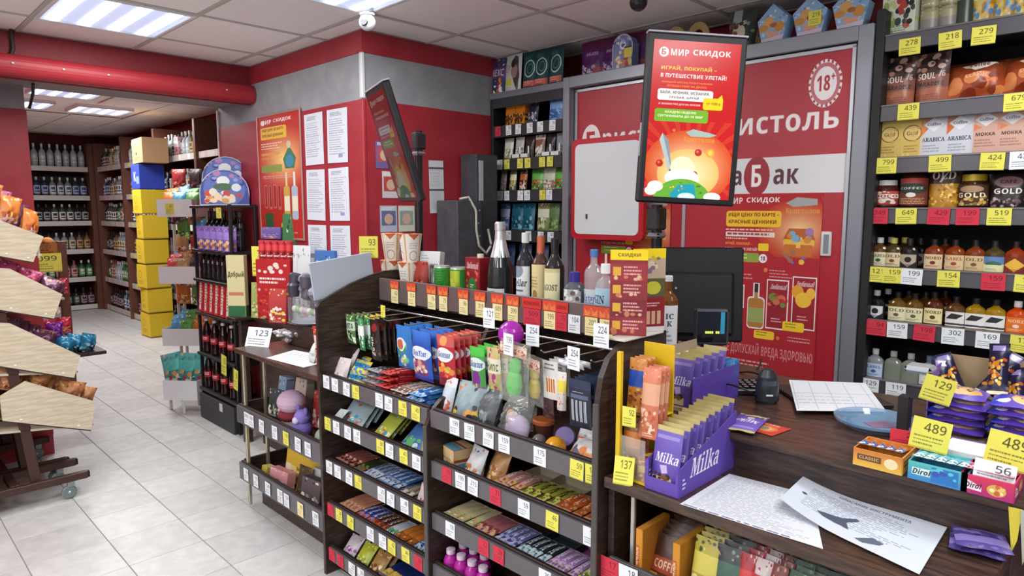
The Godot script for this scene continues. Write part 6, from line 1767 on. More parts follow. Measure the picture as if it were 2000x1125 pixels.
	for k in 2:
		shelf_bag("pink white pack", 0.065, 0.095, 0.03, pack_art("pink white", "dccfd0", "", "", "a04a58", ["c87a80", "f0e8e8", "b85060"], 72, 96), Vector3(1.50 + 0.05 * k, SHELF_Y[2] - 0.058, zz + 0.055), standing(-8, 18), "sweet_packet", "white and pink packet by the divider on the third shelf, %s" % ["front", "behind"][k], true)
	zz = -1.83
	zz = bars(rb, 2, zz, 4, 0.04, 0.04, 0.15, 0.016, 3, bar_art("cream bar", "cdbf96", "8aa060", "", "6a5a30", ["e8dcc0", "b8c078", "d89a80"]), "cream and green bar")
	zz = bars(rb, 2, zz, 3, 0.036, 0.036, 0.14, 0.016, 3, bar_art("berry bar", "b06a70", "d8c060", "", "f0e0e0", ["d8a0a0", "8a3a48"]), "pink berry bar")
	zz = bars(rb, 2, zz, 3, 0.034, 0.034, 0.14, 0.016, 3, bar_art("violet bar", "6a70a8", "c8c4d8", "GUM", "e8e8f4", ["a0a8d0", "4a4a88"]), "blue violet gum stick")
	tray_box("t3", Vector3(1.60, SHELF_Y[2] - 0.058, zz + 0.066), 0.13, 0.03, 0.22, "2c3c40", "dark cardboard tray of black and white gum sticks")
	zz = bars(rb, 2, zz + 0.004, 4, 0.031, 0.031, 0.13, 0.016, 3, bar_art("mono bar", "26343c", "dfe4e8", "FRESH", "e8eef0", ["c8d8e0", "4a7a90"]), "black and white gum stick")
	tray_box("t4", Vector3(1.60, SHELF_Y[2] - 0.058, zz + 0.062), 0.12, 0.03, 0.22, "b05a9a", "pink cardboard tray of lilac gum sticks")
	zz = bars(rb, 2, zz + 0.004, 4, 0.03, 0.03, 0.13, 0.016, 3, bar_art("lilac bar", "b78ac8", "c8c050", "BERRY", "f4ecf8", ["d8b8e0", "8a5aa0"]), "lilac gum stick with yellow green end")
	zz = bars(rb, 2, zz, 3, 0.03, 0.03, 0.13, 0.016, 3, bar_art("lime gum", "a8b838", "5a5a98", "LIME", "f4f4e0", ["d8e070", "6a7a28"]), "yellow green gum stick")
	# S4
	zz = -2.57
	zz = bars(ub, 3, zz, 4, 0.036, 0.036, 0.17, 0.014, 3, bar_art("peach bar", "c8866a", "b86a50", "", "f0e0d8", ["e0b098", "d89a80"]), "long flat peach coloured bar")
	zz = bars(ub, 3, zz, 3, 0.036, 0.036, 0.14, 0.02, 2, bar_art("navy red bar", "2f3f88", "c84038", "CREAM", "e8e4f0", ["e86050", "8a98d0"]), "navy and red bar")
	zz = bars(ub, 3, zz, 3, 0.036, 0.036, 0.14, 0.02, 2, bar_art("brown bar", "4a2a22", "c86038", "CHOC", "e8dcd0", ["d87a48", "8a3a28"]), "brown and orange bar")
	zz = bars(ub, 3, zz, 2, 0.036, 0.036, 0.14, 0.02, 2, bar_art("coco bar", "c8ccd4", "5a9a50", "", "2a4a8a", ["6ab058", "3a5aa8", "e8ecf0"]), "white, blue and green bar")
	zz = bars(ub, 3, zz, 3, 0.038, 0.038, 0.15, 0.024, 2, bar_art("caramel bar", "c87a30", "a85a24", "", "f0e0c8", ["e8a860", "8a4a1c"]), "caramel orange bar")
	zz = bars(ub, 3, zz, 4, 0.036, 0.036, 0.15, 0.02, 2, bar_art("royal bar", "2f62ae", "d8dce4", "COCO", "e8eef8", ["8ab0e0", "1f3f80"]), "royal blue bar")
	for k in 7:
		var o := stock("magenta bottle", func():
			var t := Node3D.new()
			var g := G.new()
			g.lathe([Vector2(0, 0), Vector2(0.024, 0), Vector2(0.027, 0.008), Vector2(0.027, 0.06), Vector2(0.022, 0.075), Vector2(0.014, 0.082), Vector2(0.014, 0.09), Vector2(0, 0.09)], 16)
			part(t, "body", g.mesh(), mat("b4289a", 0.25))
			var c := G.new()
			c.lathe([Vector2(0, 0.088), Vector2(0.017, 0.088), Vector2(0.017, 0.104), Vector2(0, 0.106)], 14)
			part(t, "cap", c.mesh(), mat("e0c8dc", 0.35))
			return t, "candy_bottle", "magenta sweet bottle with a pale cap, %s from left, %s rank, fourth shelf" % [nth(k % 4), ["front", "back"][k / 4]], "bottle", Vector3(1.50 + 0.06 * (k / 4), SHELF_Y[3] - 0.058, -1.80 + 0.058 * (k % 4)), yaw(FACE), "magenta bottles")
	for k in 6:
		stock("navy candy bottle", func():
			var t := Node3D.new()
			var g := G.new()
			g.lathe([Vector2(0, 0), Vector2(0.022, 0), Vector2(0.025, 0.008), Vector2(0.025, 0.055), Vector2(0.014, 0.072), Vector2(0, 0.072)], 16)
			part(t, "body", g.mesh(), mat("1f2444", 0.25))
			var c := G.new()
			c.lathe([Vector2(0, 0.07), Vector2(0.016, 0.07), Vector2(0.016, 0.084), Vector2(0, 0.086)], 14)
			part(t, "cap", c.mesh(), mat("c8ccd4", 0.35))
			return t, "candy_bottle", "navy sweet bottle with a silver cap, %s of the row on the fourth shelf" % nth(k), "bottle", Vector3(1.50, SHELF_Y[3] - 0.058, -1.56 + 0.054 * k), yaw(FACE), "navy candy bottles")
	# S5
	zz = -2.57
	for q in [["pale purple bag", "cfc4cc", ["a03a90", "e8e0e8", "8a8090"], "white and purple packet on the bottom shelf"], ["lime packet", "b8c030", ["e0e060", "7a8a20", "f0f0c0"], "yellow green packet on the bottom shelf"], ["gold bag", "a8783a", ["e0c080", "6a3a20", "e8d8b0"], "gold brown packet on the bottom shelf"]]:
		for k in 2:
			shelf_bag(q[0], 0.09, 0.11, 0.03, pack_art(q[0], q[1], "", "", "3a2a3a", q[2], 80, 96), Vector3(1.49 + 0.05 * k, SHELF_Y[4] - 0.058, zz + 0.05), standing(4, 45), "sweet_packet", "%s, %s" % [q[3], ["front", "behind"][k]])
		zz += 0.105
	zz = bars(ub, 4, zz, 5, 0.04, 0.04, 0.15, 0.018, 3, bar_art("deep blue bar", "1f2f6a", "c8a040", "", "e8e8f0", ["d8b858", "3a5aa0"]), "deep blue bar with a gold end")
	zz = bars(ub, 4, zz, 5, 0.036, 0.036, 0.15, 0.018, 3, bar_art("sky bar", "4a86c0", "1f3f70", "SKY", "f0f4f8", ["a8d0f0", "2a5a98"]), "sky blue bar")


# soft rounded parts of a toy: name, centre, half sizes, colour
func blob_toy(root: Node3D, parts: Array):
	for q in parts:
		var g := G.new()
		var pr: Array = []
		for k in 11:
			var a := -PI / 2 + PI * k / 10.0
			pr.append(Vector2(cos(a), sin(a)))
		g.lathe(pr, 14)
		var o := part(root, q[0], g.mesh(), mat(q[3], 0.8), q[1])
		o.scale = q[2]


func ball(called: String, at: Vector3, r: float, col: String, label: String, category: String):
	var g := G.new()
	var pr: Array = []
	for k in 13:
		var a := -PI / 2 + PI * k / 12.0
		pr.append(Vector2(cos(a) * r, sin(a) * r))
	g.lathe(pr, 20)
	var o := obj(called, g.mesh(), mat(col, 0.2))
	o.position = at
	tag(o, label, category)


# a printed sheet lying flat, corners in order: near left, near right, far right, far left
func sheet4(called: String, c: Array, cell: Dictionary, label: String, category: String, curl := 0.0) -> MeshInstance3D:
	var g := G.new()
	var n := 8
	var ids: Array = []
	for j in n + 1:
		var row: Array = []
		for k in n + 1:
			var u := float(k) / n
			var v := float(j) / n
			var p: Vector3 = c[0].lerp(c[1], u).lerp(c[3].lerp(c[2], u), v)
			p.y += curl * (pow(maxf(0.0, 0.5 - u), 2.0) * 2.0 + 0.25 * sin(v * 3.0) * u * (1.0 - u))
			row.append(g.vert(p, Vector3.UP, cell.uv.position + cell.uv.size * Vector2(u, 1.0 - v)))
		ids.append(row)
	for j in n:
		for k in n:
			g.tri(ids[j][k], ids[j][k + 1], ids[j + 1][k + 1]); g.tri(ids[j][k], ids[j + 1][k + 1], ids[j + 1][k])
	var o := obj(called, g.mesh(), ink(cell, 0))
	tag(o, label, category)
	return o


func screen_art() -> Dictionary:
	return art("promo screen", 460, 860, hexc("c81c20"), func(q):
		q.rays(0.5, 0.80, 0.75, 26, hexc("d03a26")); q.glow(0.5, 0.80, 0.52, 0.24, hexc("fdf6c4"), hexc("d8542a"), 26); q.glow(0.5, 0.84, 0.36, 0.16, hexc("fdf8d0"), hexc("f0c070"), 16)
		q.rect(0, 0, 1, 0.5, hexc("c81c20"))
		q.ell(0.12, 0.075, 0.055, 0.031, hexc("f8f0f0")); q.text("Б", 0.092, 0.056, 0.055, 0.038, hexc("b01c24"))
		q.text("МИР", 0.195, 0.053, 0.21, 0.042, hexc("fbf6f6")); q.text("СКИДОК", 0.45, 0.05, 0.44, 0.046, hexc("fbf6f6"))
		q.text("ИГРАЙ, ПОКУПАЙ –", 0.10, 0.155, 0.64, 0.034, hexc("f6d23c")); q.text("В ПУТЕШЕСТВИЕ УЛЕТАЙ!", 0.10, 0.20, 0.76, 0.034, hexc("fbf0ee"))
		q.text("КАЖДЫЙ МЕСЯЦ РАЗЫГРЫВАЕМ", 0.12, 0.252, 0.58, 0.018, hexc("f09a38")); q.text("ПУТЕШЕСТВИЕ НА ДВОИХ", 0.18, 0.278, 0.46, 0.018, hexc("f09a38"))
		q.round_rect(0.08, 0.305, 0.64, 0.072, 0.03, hexc("f4f0ee")); q.text("БАЛИ, ЯПОНИЯ, ИСПАНИЯ,", 0.11, 0.316, 0.57, 0.022, hexc("5a5658")); q.text("ГРУЗИЯ, АЛТАЙ", 0.22, 0.347, 0.34, 0.02, hexc("5a5658"))
		q.text("И МНОЖЕСТВО ДРУГИХ ПРИЗОВ", 0.10, 0.393, 0.48, 0.016, hexc("f8e4e0"))
		q.round_rect(0.61, 0.35, 0.23, 0.075, 0.03, hexc("f2d420")); q.poly([[0.76, 0.36], [0.84, 0.36], [0.82, 0.325]], hexc("f2d420")); q.text("от 1500 р", 0.65, 0.375, 0.16, 0.022, hexc("8a5a18"))
		q.round_rect(0.06, 0.43, 0.62, 0.082, 0.03, hexc("79b52c")); q.text("КАЖДУЮ НЕДЕЛЮ", 0.18, 0.442, 0.36, 0.02, hexc("f4f8e8")); q.text("СЕРТИФИКАТЫ ДО 10 000Р", 0.10, 0.468, 0.52, 0.02, hexc("f4f8e8"))
		q.poly([[0.44, 0.575], [0.52, 0.552], [0.72, 0.572], [0.80, 0.585], [0.72, 0.60], [0.5, 0.60]], hexc("a8bcb4")); q.text("Брнстолов", 0.42, 0.602, 0.36, 0.042, hexc("e8a03c"), 1)
		q.poly([[0.14, 0.63], [0.17, 0.585], [0.245, 0.63], [0.31, 0.83], [0.275, 0.84]], hexc("b8c4c8")); q.poly([[0.17, 0.585], [0.245, 0.63], [0.31, 0.83]], hexc("8a9aa0")); q.poly([[0.275, 0.82], [0.315, 0.81], [0.34, 0.87], [0.30, 0.88]], hexc("8a4a28"))
		# only the helmet-free hill of prizes is drawn: fruit, coins and a green globe
		for b in [[0.16, 0.78, "c8281c"], [0.57, 0.845, "b0301c"], [0.60, 0.70, "c0342a"]]:
			q.ell(b[0], b[1], 0.042, 0.023, hexc(b[2])); q.ell(b[0] - 0.01, b[1] - 0.006, 0.014, 0.008, hexc("e88060"))
		q.ell(0.74, 0.70, 0.05, 0.028, hexc("f0a83c")); q.ell(0.74, 0.70, 0.028, 0.016, hexc("f8d060")); q.ell(0.30, 0.565, 0.02, 0.011, hexc("e87048"))
		q.ell(0.43, 0.80, 0.14, 0.07, hexc("f4ecc8")); q.ell(0.43, 0.87, 0.2, 0.06, hexc("f2f4ec"))
		q.ell(0.45, 1.02, 0.34, 0.145, hexc("6ab03a")); q.poly([[0.30, 0.98], [0.40, 0.915], [0.58, 0.905], [0.62, 1.0], [0.32, 1.0]], hexc("1fa0b4")); q.ell(0.5, 0.99, 0.1, 0.025, hexc("d8f0f0"))
		q.ell(0.13, 0.93, 0.09, 0.035, hexc("f4f4ee")); q.ell(0.80, 0.985, 0.10, 0.03, hexc("f4f4ee")); q.ell(0.08, 0.96, 0.07, 0.03, hexc("f4f4ee"))
		q.speck(10, [hexc("e8d060"), hexc("d87a48"), hexc("4a8a2a")], 0.2, 0.90, 0.5, 0.06, 0.015))


func pole_screen(called: String, label: String, centre: Vector3, turn: Basis, foot: Vector3, top: Vector3, glow: float, tall: float):
	var t := thing(called, label, "screen", centre)
	var cell := screen_art()
	var b := boxm(Vector3(0.335, tall, 0.03), 0.006)
	part(t, "case", b, mat("1d1a20", 0.35), Vector3.ZERO, turn)
	part(t, "top_trim", boxm(Vector3(0.335, 0.006, 0.034), 0.001), mat("b8b4c0", 0.3), turn * Vector3(0, tall * 0.5 + 0.002, 0), turn)
	for f in [0, 1]:
		var g := G.new()
		g.box(Vector3.ZERO, Vector3(0.292, tall - 0.045, 0.002), 0.0, Basis(), cell.uv, cell.side)
		var lit := StandardMaterial3D.new()
		lit.resource_name = "lit_screen"
		lit.roughness = 0.2
		lit.set_meta("sheet", cell.sheet)
		lit.emission_enabled = true
		lit.emission_operator = BaseMaterial3D.EMISSION_OP_MULTIPLY
		lit.emission = Color(1, 1, 1)
		lit.emission_energy_multiplier = glow
		if glow < 0.1:
			lit.albedo_color = Color(0.55, 0.53, 0.5)
		lit_screens.append([lit, cell.sheet])
		part(t, "screen", g.mesh(), lit, turn * Vector3(0, -0.002, 0.0155 if f == 0 else -0.0155), turn * (yaw(0) if f == 0 else yaw(180)))
	part(t, "button_strip", boxm(Vector3(0.004, 0.11, 0.012), 0.001), mat("b0acb4", 0.4), turn * Vector3(-0.168, -0.07, 0.004), turn)
	var g2 := G.new()
	g2.tube([foot - centre, top - centre], 0.02, 12)
	part(t, "pole", g2.mesh(), mat("17161a", 0.3))
	var g3 := G.new()
	g3.lathe([Vector2(0, 0), Vector2(0.09, 0), Vector2(0.09, 0.01), Vector2(0.03, 0.02), Vector2(0, 0.02)], 20)
	part(t, "foot_plate", g3.mesh(), mat("17161a", 0.3), foot - centre)
	part(t, "bracket", boxm(Vector3(0.06, 0.08, 0.05), 0.006), mat("2a282c", 0.35), top - centre - Vector3(0, 0.05, 0))
	part(t, "clamp_ring", boxm(Vector3(0.055, 0.02, 0.055), 0.008), mat("9a9aa0", 0.3, 0.6), top - centre - Vector3(0, 0.11, 0))


var lit_screens: Array = []


func goods_desk():
	# promotion screens on poles
	pole_screen("promo_screen", "upright red promotion screen on a black pole above the till", Vector3(2.056, 1.922, -1.192), Basis(Vector3.UP, deg_to_rad(-45.3 + 3)) * Basis(Vector3(0, 0, 1), -0.05), Vector3(2.118, 1.269, -1.343) * Vector3(1, 0, 1) + Vector3(0, 1.01, 0), Vector3(2.085, 1.644, -1.333), 0.33, 0.555)
	var n := Vector3(-0.937, 0.0, -0.35).normalized()
	var side := Vector3.UP.cross(n).normalized()
	var tb := Basis(side, Vector3.UP, n)
	pole_screen("promo_screen", "tilted promotion screen seen nearly edge on, beside the wall corner", Vector3(1.770, 1.908, -2.476), tb * Basis(Vector3.RIGHT, 0.30), Vector3(2.079, 1.391, -2.733) * Vector3(1, 0, 1), Vector3(2.059, 2.009, -2.682), 0.02, 0.51)
	# till screen, customer display, scanner, keyboard
	var m := thing("till_monitor", "black till monitor seen from behind on the worktop", "monitor", Vector3(2.378, 1.207, -1.322) * Vector3(1, 0, 1) + Vector3(0, 1.01, 0))
	var mt := Basis(Vector3.UP, deg_to_rad(-52)) * Basis(Vector3.RIGHT, -0.10)
	var bl := mat("16171a", 0.35)
	part(m, "case", boxm(Vector3(0.34, 0.37, 0.02), 0.006), bl, Vector3(0, 0.285, 0), mt)
	part(m, "back_shell", boxm(Vector3(0.27, 0.25, 0.035), 0.012), mat("101114", 0.45), Vector3(-0.012, 0.25, 0.008), mt)
	for q in [[-0.09, 0.31], [-0.09, 0.19]]:
		part(m, "screw", boxm(Vector3(0.008, 0.008, 0.004), 0.001), mat("c8c8c8", 0.3, 0.5), Vector3(0, 0.0, 0) + mt * Vector3(q[0], q[1] - 0.27, 0.028) + Vector3(-0.012, 0.27, 0.008), mt)
	part(m, "neck", boxm(Vector3(0.08, 0.2, 0.03), 0.006), bl, Vector3(0.04, 0.12, -0.02), yaw(-52) * Basis(Vector3.RIGHT, 0.2))
	var ft := G.new()
	ft.lathe([Vector2(0, 0), Vector2(0.11, 0), Vector2(0.11, 0.008), Vector2(0.06, 0.03), Vector2(0.03, 0.04), Vector2(0, 0.04)], 24)
	part(m, "foot", ft.mesh(), bl, Vector3(0.05, 0, 0.01))
	var cd := thing("customer_display", "small square customer display with glowing digits on a grey stem", "display", Vector3(2.103, 1.042, -1.116) * Vector3(1, 0, 1) + Vector3(0, 1.01, 0))
	var cy := yaw(-49)
	part(cd, "case", boxm(Vector3(0.115, 0.125, 0.03), 0.006), mat("3b4048", 0.35), Vector3(0, 0.215, 0), cy)
	part(cd, "glass", boxm(Vector3(0.098, 0.105, 0.002), 0.0), mat("0b1220", 0.06), cy * Vector3(0, 0, 0.0155) + Vector3(0, 0.217, 0), cy)
	var dig := StandardMaterial3D.new()
	dig.albedo_color = hexc("c8d84a"); dig.emission_enabled = true; dig.emission = hexc("d8e84a"); dig.emission_energy_multiplier = 1.2
	for k in 7:
		if k != 4:
			part(cd, "digit", boxm(Vector3(0.0055, 0.008, 0.001), 0.0), dig, cy * Vector3(-0.02 + 0.007 * k, -0.014, 0.0168) + Vector3(0, 0.213, 0), cy)
	var blue := StandardMaterial3D.new()
	blue.albedo_color = hexc("2a7aa0"); blue.emission_enabled = true; blue.emission = hexc("3aa0c8"); blue.emission_energy_multiplier = 0.35
	part(cd, "lit_strip", boxm(Vector3(0.014, 0.075, 0.001), 0.0), blue, cy * Vector3(0.035, 0.012, 0.0168) + Vector3(0, 0.22, 0), cy)
	part(cd, "stem", boxm(Vector3(0.026, 0.155, 0.02), 0.004), mat("3a3e46", 0.4), Vector3(0, 0.078, -0.004), cy)
	part(cd, "base", boxm(Vector3(0.09, 0.012, 0.07), 0.004), mat("33363c", 0.4), Vector3(0, 0.006, 0), cy)
	var sc := thing("barcode_scanner", "dark grey handheld scanner standing upright on the worktop", "scanner", Vector3(2.071, 1.010, -0.896), deg_to_rad(-50))
	var sg := G.new()
	sg.lathe([Vector2(0, 0), Vector2(0.032, 0), Vector2(0.038, 0.01), Vector2(0.036, 0.05), Vector2(0.030, 0.085), Vector2(0.018, 0.108), Vector2(0, 0.115)], 20, Vector3.ZERO, 0.75)
	part(sc, "body", sg.mesh(), mat("2c3036", 0.3))
	var sf := G.new()
	sf.wrap(0.0375, 0.012, 0.075, 0.75, Rect2(0, 0, 1, 1), 0.75, 10, 0.033)
	part(sc, "front_plate", sf.mesh(), mat("4a545e", 0.2))
	part(sc, "window", boxm(Vector3(0.022, 0.006, 0.003), 0.001), mat("c8d4dc", 0.15), Vector3(0, 0.03, 0.0285))
	var sw := G.new()
	var path: Array = []
	for k in 18:
		var a := k / 17.0
		path.append(Vector3(-0.02 - 0.18 * a, 0.008 + 0.05 * sin(PI * a), -0.02 + 0.06 * sin(a * 5.0)))
	sw.tube(path, 0.003, 6)
	part(sc, "cable", sw.mesh(), mat("18181a", 0.4))
	var kb := thing("keyboard", "black till keyboard between the scanner and the sweets box", "keyboard", Vector3(2.108, 1.010, -1.014) + Vector3(0.03, 0, -0.02), deg_to_rad(-48))
	part(kb, "body", boxm(Vector3(0.34, 0.022, 0.14), 0.005, Vector3(-0.06, 0.011, 0)), mat("17171a", 0.4))
	for r in 4:
		for k in 14:
			part(kb, "key", boxm(Vector3(0.018, 0.008, 0.022), 0.002), mat("232327", 0.35), Vector3(-0.215 + 0.0235 * k, 0.025, -0.045 + 0.029 * r))
	var cb := G.new()
	var cp: Array = []
	for k in 16:
		var a := k / 15.0
		cp.append(Vector3(2.28 + 0.22 * a, 1.016 + 0.05 * sin(a * 7.0) * a, -1.06 - 0.10 * a + 0.05 * sin(a * 8.0)))
	cb.tube(cp, 0.0035, 6)
	tag(obj("cable", cb.mesh(), mat("161618", 0.4)), "loose black cable between the till monitor and the scanner", "cable")
	# papers, folder, dish, card
	var table := art("form sheet", 160, 112, hexc("d9dce2"), func(q):
		for k in 5:
			q.rect(0.03 + 0.22 * k, 0.05, 0.006, 0.9, hexc("9aa2b0"))
		q.rect(0.0, 0.45, 1.0, 0.008, hexc("9aa2b0")); q.lines(3, 0.05, 0.55, 0.85, 0.3, hexc("b8bec8"), 0.25))
	var fo := thing("paper_folder", "black folder with loose white sheets showing along its edge", "folder", Vector3.ZERO)
	var fg := G.new()
	fg.box(Vector3(2.27, 1.017, -0.77), Vector3(0.28, 0.012, 0.25), 0.002, yaw(-44))
	part(fo, "cover", fg.mesh(), mat("2a2422", 0.5))
	var fg2 := G.new()
	fg2.box(Vector3(2.21, 1.0125, -0.745), Vector3(0.06, 0.004, 0.26), 0.0, yaw(-44))
	part(fo, "sheets", fg2.mesh(), mat("d8d8d8", 0.7))
	sheet4("form_sheet", [Vector3(1.998, 1.026, -0.771), Vector3(2.177, 1.026, -0.575), Vector3(2.491, 1.026, -0.731), Vector3(2.346, 1.026, -0.938)], table, "white form with a ruled table on the black folder", "paper")
	var dish := thing("coin_dish", "round clear bluish glass coin dish on the worktop", "dish", Vector3(2.055, 1.012, -0.569))
	var dg := G.new()
	dg.lathe([Vector2(0, 0), Vector2(0.085, 0), Vector2(0.108, 0.016), Vector2(0.11, 0.024), Vector2(0.104, 0.022), Vector2(0.086, 0.010), Vector2(0, 0.008)], 36)
	part(dish, "bowl", dg.mesh(), glass("7ea4c8", 0.45))
	var dl := G.new()
	dl.lathe([Vector2(0, 0.0085), Vector2(0.08, 0.0085), Vector2(0.08, 0.0095), Vector2(0, 0.0095)], 30, Vector3.ZERO, 1.0)
	part(dish, "insert", dl.mesh(), mat("6a8cae", 0.3))
	part(dish, "picture", boxm(Vector3(0.07, 0.001, 0.05), 0.0, Vector3(0.0, 0.0105, 0.02)), mat("8a6a88", 0.4), Vector3.ZERO, yaw(-40))
	sheet4("promo_card", [Vector3(1.773, 1.012, -0.830), Vector3(1.762, 1.012, -0.743), Vector3(1.860, 1.012, -0.729), Vector3(1.866, 1.012, -0.828)], art("promo card", 80, 60, hexc("c03a28"), func(q): q.glow(0.5, 0.5, 0.35, 0.3, hexc("e8d090"), hexc("d06030"), 8); q.ell(0.45, 0.5, 0.14, 0.14, hexc("7a8a70")); q.lines(2, 0.1, 0.05, 0.8, 0.16, hexc("f0c8a0"))), "small red and gold promotion card on the worktop edge", "card")
	var p1 := art("price list", 176, 256, hexc("d6d9e0"), func(q): q.lines(30, 0.06, 0.05, 0.86, 0.9, hexc("a8acb8"), 0.35); q.lines(1, 0.02, 0.965, 0.96, 0.03, hexc("70748a"), 0.7))
	var p2 := art("tool leaflet", 256, 144, hexc("ccd3e0"), func(q):
		q.text("ОПИСАНИЕ ИНСТРУМЕНТА", 0.3, 0.12, 0.5, 0.07, hexc("5a6274")); q.lines(14, 0.12, 0.24, 0.8, 0.55, hexc("9098aa"), 0.35); q.poly([[0.24, 0.72], [0.42, 0.62], [0.5, 0.52], [0.53, 0.55], [0.46, 0.68], [0.5, 0.8], [0.3, 0.78]], hexc("4a5064")); q.poly([[0.56, 0.9], [0.66, 0.76], [0.74, 0.78], [0.72, 0.84], [0.62, 0.92]], hexc("5a6074")); q.ell(0.1, 0.5, 0.02, 0.03, hexc("4a5064")))
	sheet4("printed_sheet", [Vector3(1.431, 0.898, -0.827), Vector3(1.452, 0.898, -0.489), Vector3(1.718, 0.898, -0.614), Vector3(1.698, 0.898, -0.831)], p1, "white printed list lying on the customer ledge beside the purple chocolate box", "paper")
	sheet4("printed_leaflet", [Vector3(1.573, 0.903, -0.637), Vector3(1.473, 0.903, -0.311), Vector3(1.745, 0.903, -0.320), Vector3(1.767, 0.903, -0.651)], p2, "pale blue printed leaflet with tool drawings overlapping the white list", "paper", 0.05)
	sheet4("red_leaflet", [Vector3(1.448, 0.897, -0.851), Vector3(1.446, 0.897, -0.811), Vector3(1.627, 0.897, -0.830), Vector3(1.618, 0.897, -0.864)], art("red scrap", 32, 32, hexc("b0483c")), "red leaflet half under the purple chocolate box", "leaflet")
	# purple chocolate display
	var side_art := art("choc side", 192, 128, hexc("5f45a8"), func(q):
		q.text("Milka", 0.16, 0.42, 0.5, 0.34, hexc("f0ecf6"), 1, 0.25); q.lines(3, 0.05, 0.72, 0.06, 0.2, hexc("d8d0e8")))
	var cb2 := thing("chocolate_box", "purple counter box of chocolate bars lettered Milka on the customer ledge", "box", Vector3(1.455, 0.898, -0.895))
	for s in [-1.0, 1.0]:
		var g := G.new()
		g.slab(PackedVector2Array([Vector2(0, 0), Vector2(0.30, 0), Vector2(0.30, 0.165), Vector2(0.0, 0.075)]), -0.0015, 0.0015, Transform3D(Basis(), Vector3(0, 0, s * 0.05)), side_art.uv, side_art.side)
		part(cb2, "side", g.mesh(), ink(side_art, 0))
	var pu := mat("6147aa", 0.5)
	part(cb2, "front", span(Vector3(-0.0015, 0, -0.0485), Vector3(0.0015, 0.035, 0.0485), 0.0), pu)
	for s in [-1.0, 1.0]:
		part(cb2, "front_post", span(Vector3(-0.0015, 0.035, s * 0.0485 - 0.008 * (s + 1) * 0.5), Vector3(0.0015, 0.08, s * 0.0485 + 0.008 * (1 - s) * 0.5), 0.0), pu)
	part(cb2, "floor", span(Vector3(0.002, 0, -0.0485), Vector3(0.298, 0.002, 0.0485), 0.0), pu)
	part(cb2, "back", span(Vector3(0.2985, 0, -0.0485), Vector3(0.3015, 0.165, 0.0485), 0.0), pu)
	var choc := art("choc bar", 96, 192, hexc("6a54b4"), func(q):
		q.grad(0, 0, 1, 1, hexc("7a68c0"), hexc("5a42a2")); q.rect(0, 0, 1, 0.08, hexc("c8b878")); q.rect(0.1, 0.14, 0.8, 0.06, hexc("9a8ad0")); q.text("Milka", 0.08, 0.40, 0.84, 0.17, hexc("f4f0fa"), 1, 0.2); q.poly([[0.3, 0.62], [0.55, 0.6], [0.6, 0.72], [0.4, 0.75]], hexc("c8b8e0")); q.rect(0.05, 0.8, 0.7, 0.14, hexc("d8c890")); q.speck(10, [hexc("5a3420"), hexc("8a5a38"), hexc("3a2018")], 0.12, 0.74, 0.55, 0.1, 0.08); q.rect(0, 0.96, 1, 0.04, hexc("c8b878")))
	for k in 11:
		stock("choc bar", func(): return pouch_node(0.082, 0.165, 0.012, choc, 1, 71, false, 0.05, 0.6), "chocolate_bar", "purple chocolate bar standing in the purple box, %s from the front" % nth(k), "chocolate bar", Vector3(1.468 + 0.0265 * k, 0.902 + 0.003 * k, -0.897 + 0.004 * sin(k * 2.1)), standing(3.0 * sin(k * 1.9), 9), "bars in the purple box")
	var box2 := thing("chocolate_box", "second purple chocolate box with a brown cardboard back on the worktop", "box", Vector3(1.78, 1.011, -1.06))
	part(box2, "side", span(Vector3(0, 0, 0.06), Vector3(0.30, 0.11, 0.063), 0.0), mat("5a40a4", 0.5))
	part(box2, "far_side", span(Vector3(0, 0, -0.063), Vector3(0.30, 0.135, -0.06), 0.0), mat("a89478", 0.8))
	part(box2, "back", span(Vector3(0.297, 0, -0.06), Vector3(0.30, 0.12, 0.06), 0.0), mat("a89478", 0.8))
	part(box2, "floor", span(Vector3(0, 0, -0.06), Vector3(0.297, 0.003, 0.06), 0.0), mat("8a765e", 0.8))
	part(box2, "flap", boxm(Vector3(0.30, 0.05, 0.003), 0.0, Vector3(0.15, 0.155, -0.075)), mat("b09c80", 0.8), Vector3.ZERO, Basis(Vector3.RIGHT, -0.06))
	for k in 5:
		stock("choc bar", func(): return pouch_node(0.082, 0.165, 0.012, choc, 1, 71), "chocolate_bar", "purple chocolate bar in the second box on the worktop, %s from the front" % nth(k), "chocolate bar", Vector3(1.80 + 0.05 * k, 1.016, -1.06), standing(2, 12), "bars in the second box")
	for k in 3:
		stock("blue pack", func(): return pouch_node(0.05, 0.06, 0.012, pack_art("blue pack", "2f78b8", "", "", "e8f0f8", ["5aa0d8", "1f4a80"], 48, 56), 1, 3), "sweet_packet", "small bright blue packet at the far end of the second chocolate box, %s" % ["first", "second", "third"][k], "packet", Vector3(2.04 + 0.012 * k, 1.075, -1.02), standing(6, 10), "small blue packets")
	stock("loose choc", func(): return pouch_node(0.082, 0.165, 0.016, choc, 1, 71), "chocolate_bar", "purple chocolate bar lying loose beside the full box", "chocolate bar", Vector3(1.874, 1.022, -0.843), Basis(Vector3.UP, deg_to_rad(100)) * Basis(Vector3.RIGHT, -PI / 2))
	# yellow stand of wafers
	var ys := thing("wafer_stand", "yellow counter stand of wafer packs left of the purple box", "display stand", Vector3(1.46, 0.898, -1.035))
	var yel := mat("e2bc1c", 0.45)
	part(ys, "side_board", span(Vector3(0, 0, -0.012), Vector3(0.012, 0.35, 0.002), 0.001), yel)
	part(ys, "back_board", span(Vector3(0.13, 0, -0.012), Vector3(0.135, 0.36, 0.085), 0.001), yel)
	part(ys, "shelf", span(Vector3(0.0, 0.0, -0.012), Vector3(0.13, 0.006, 0.085), 0.001), yel)
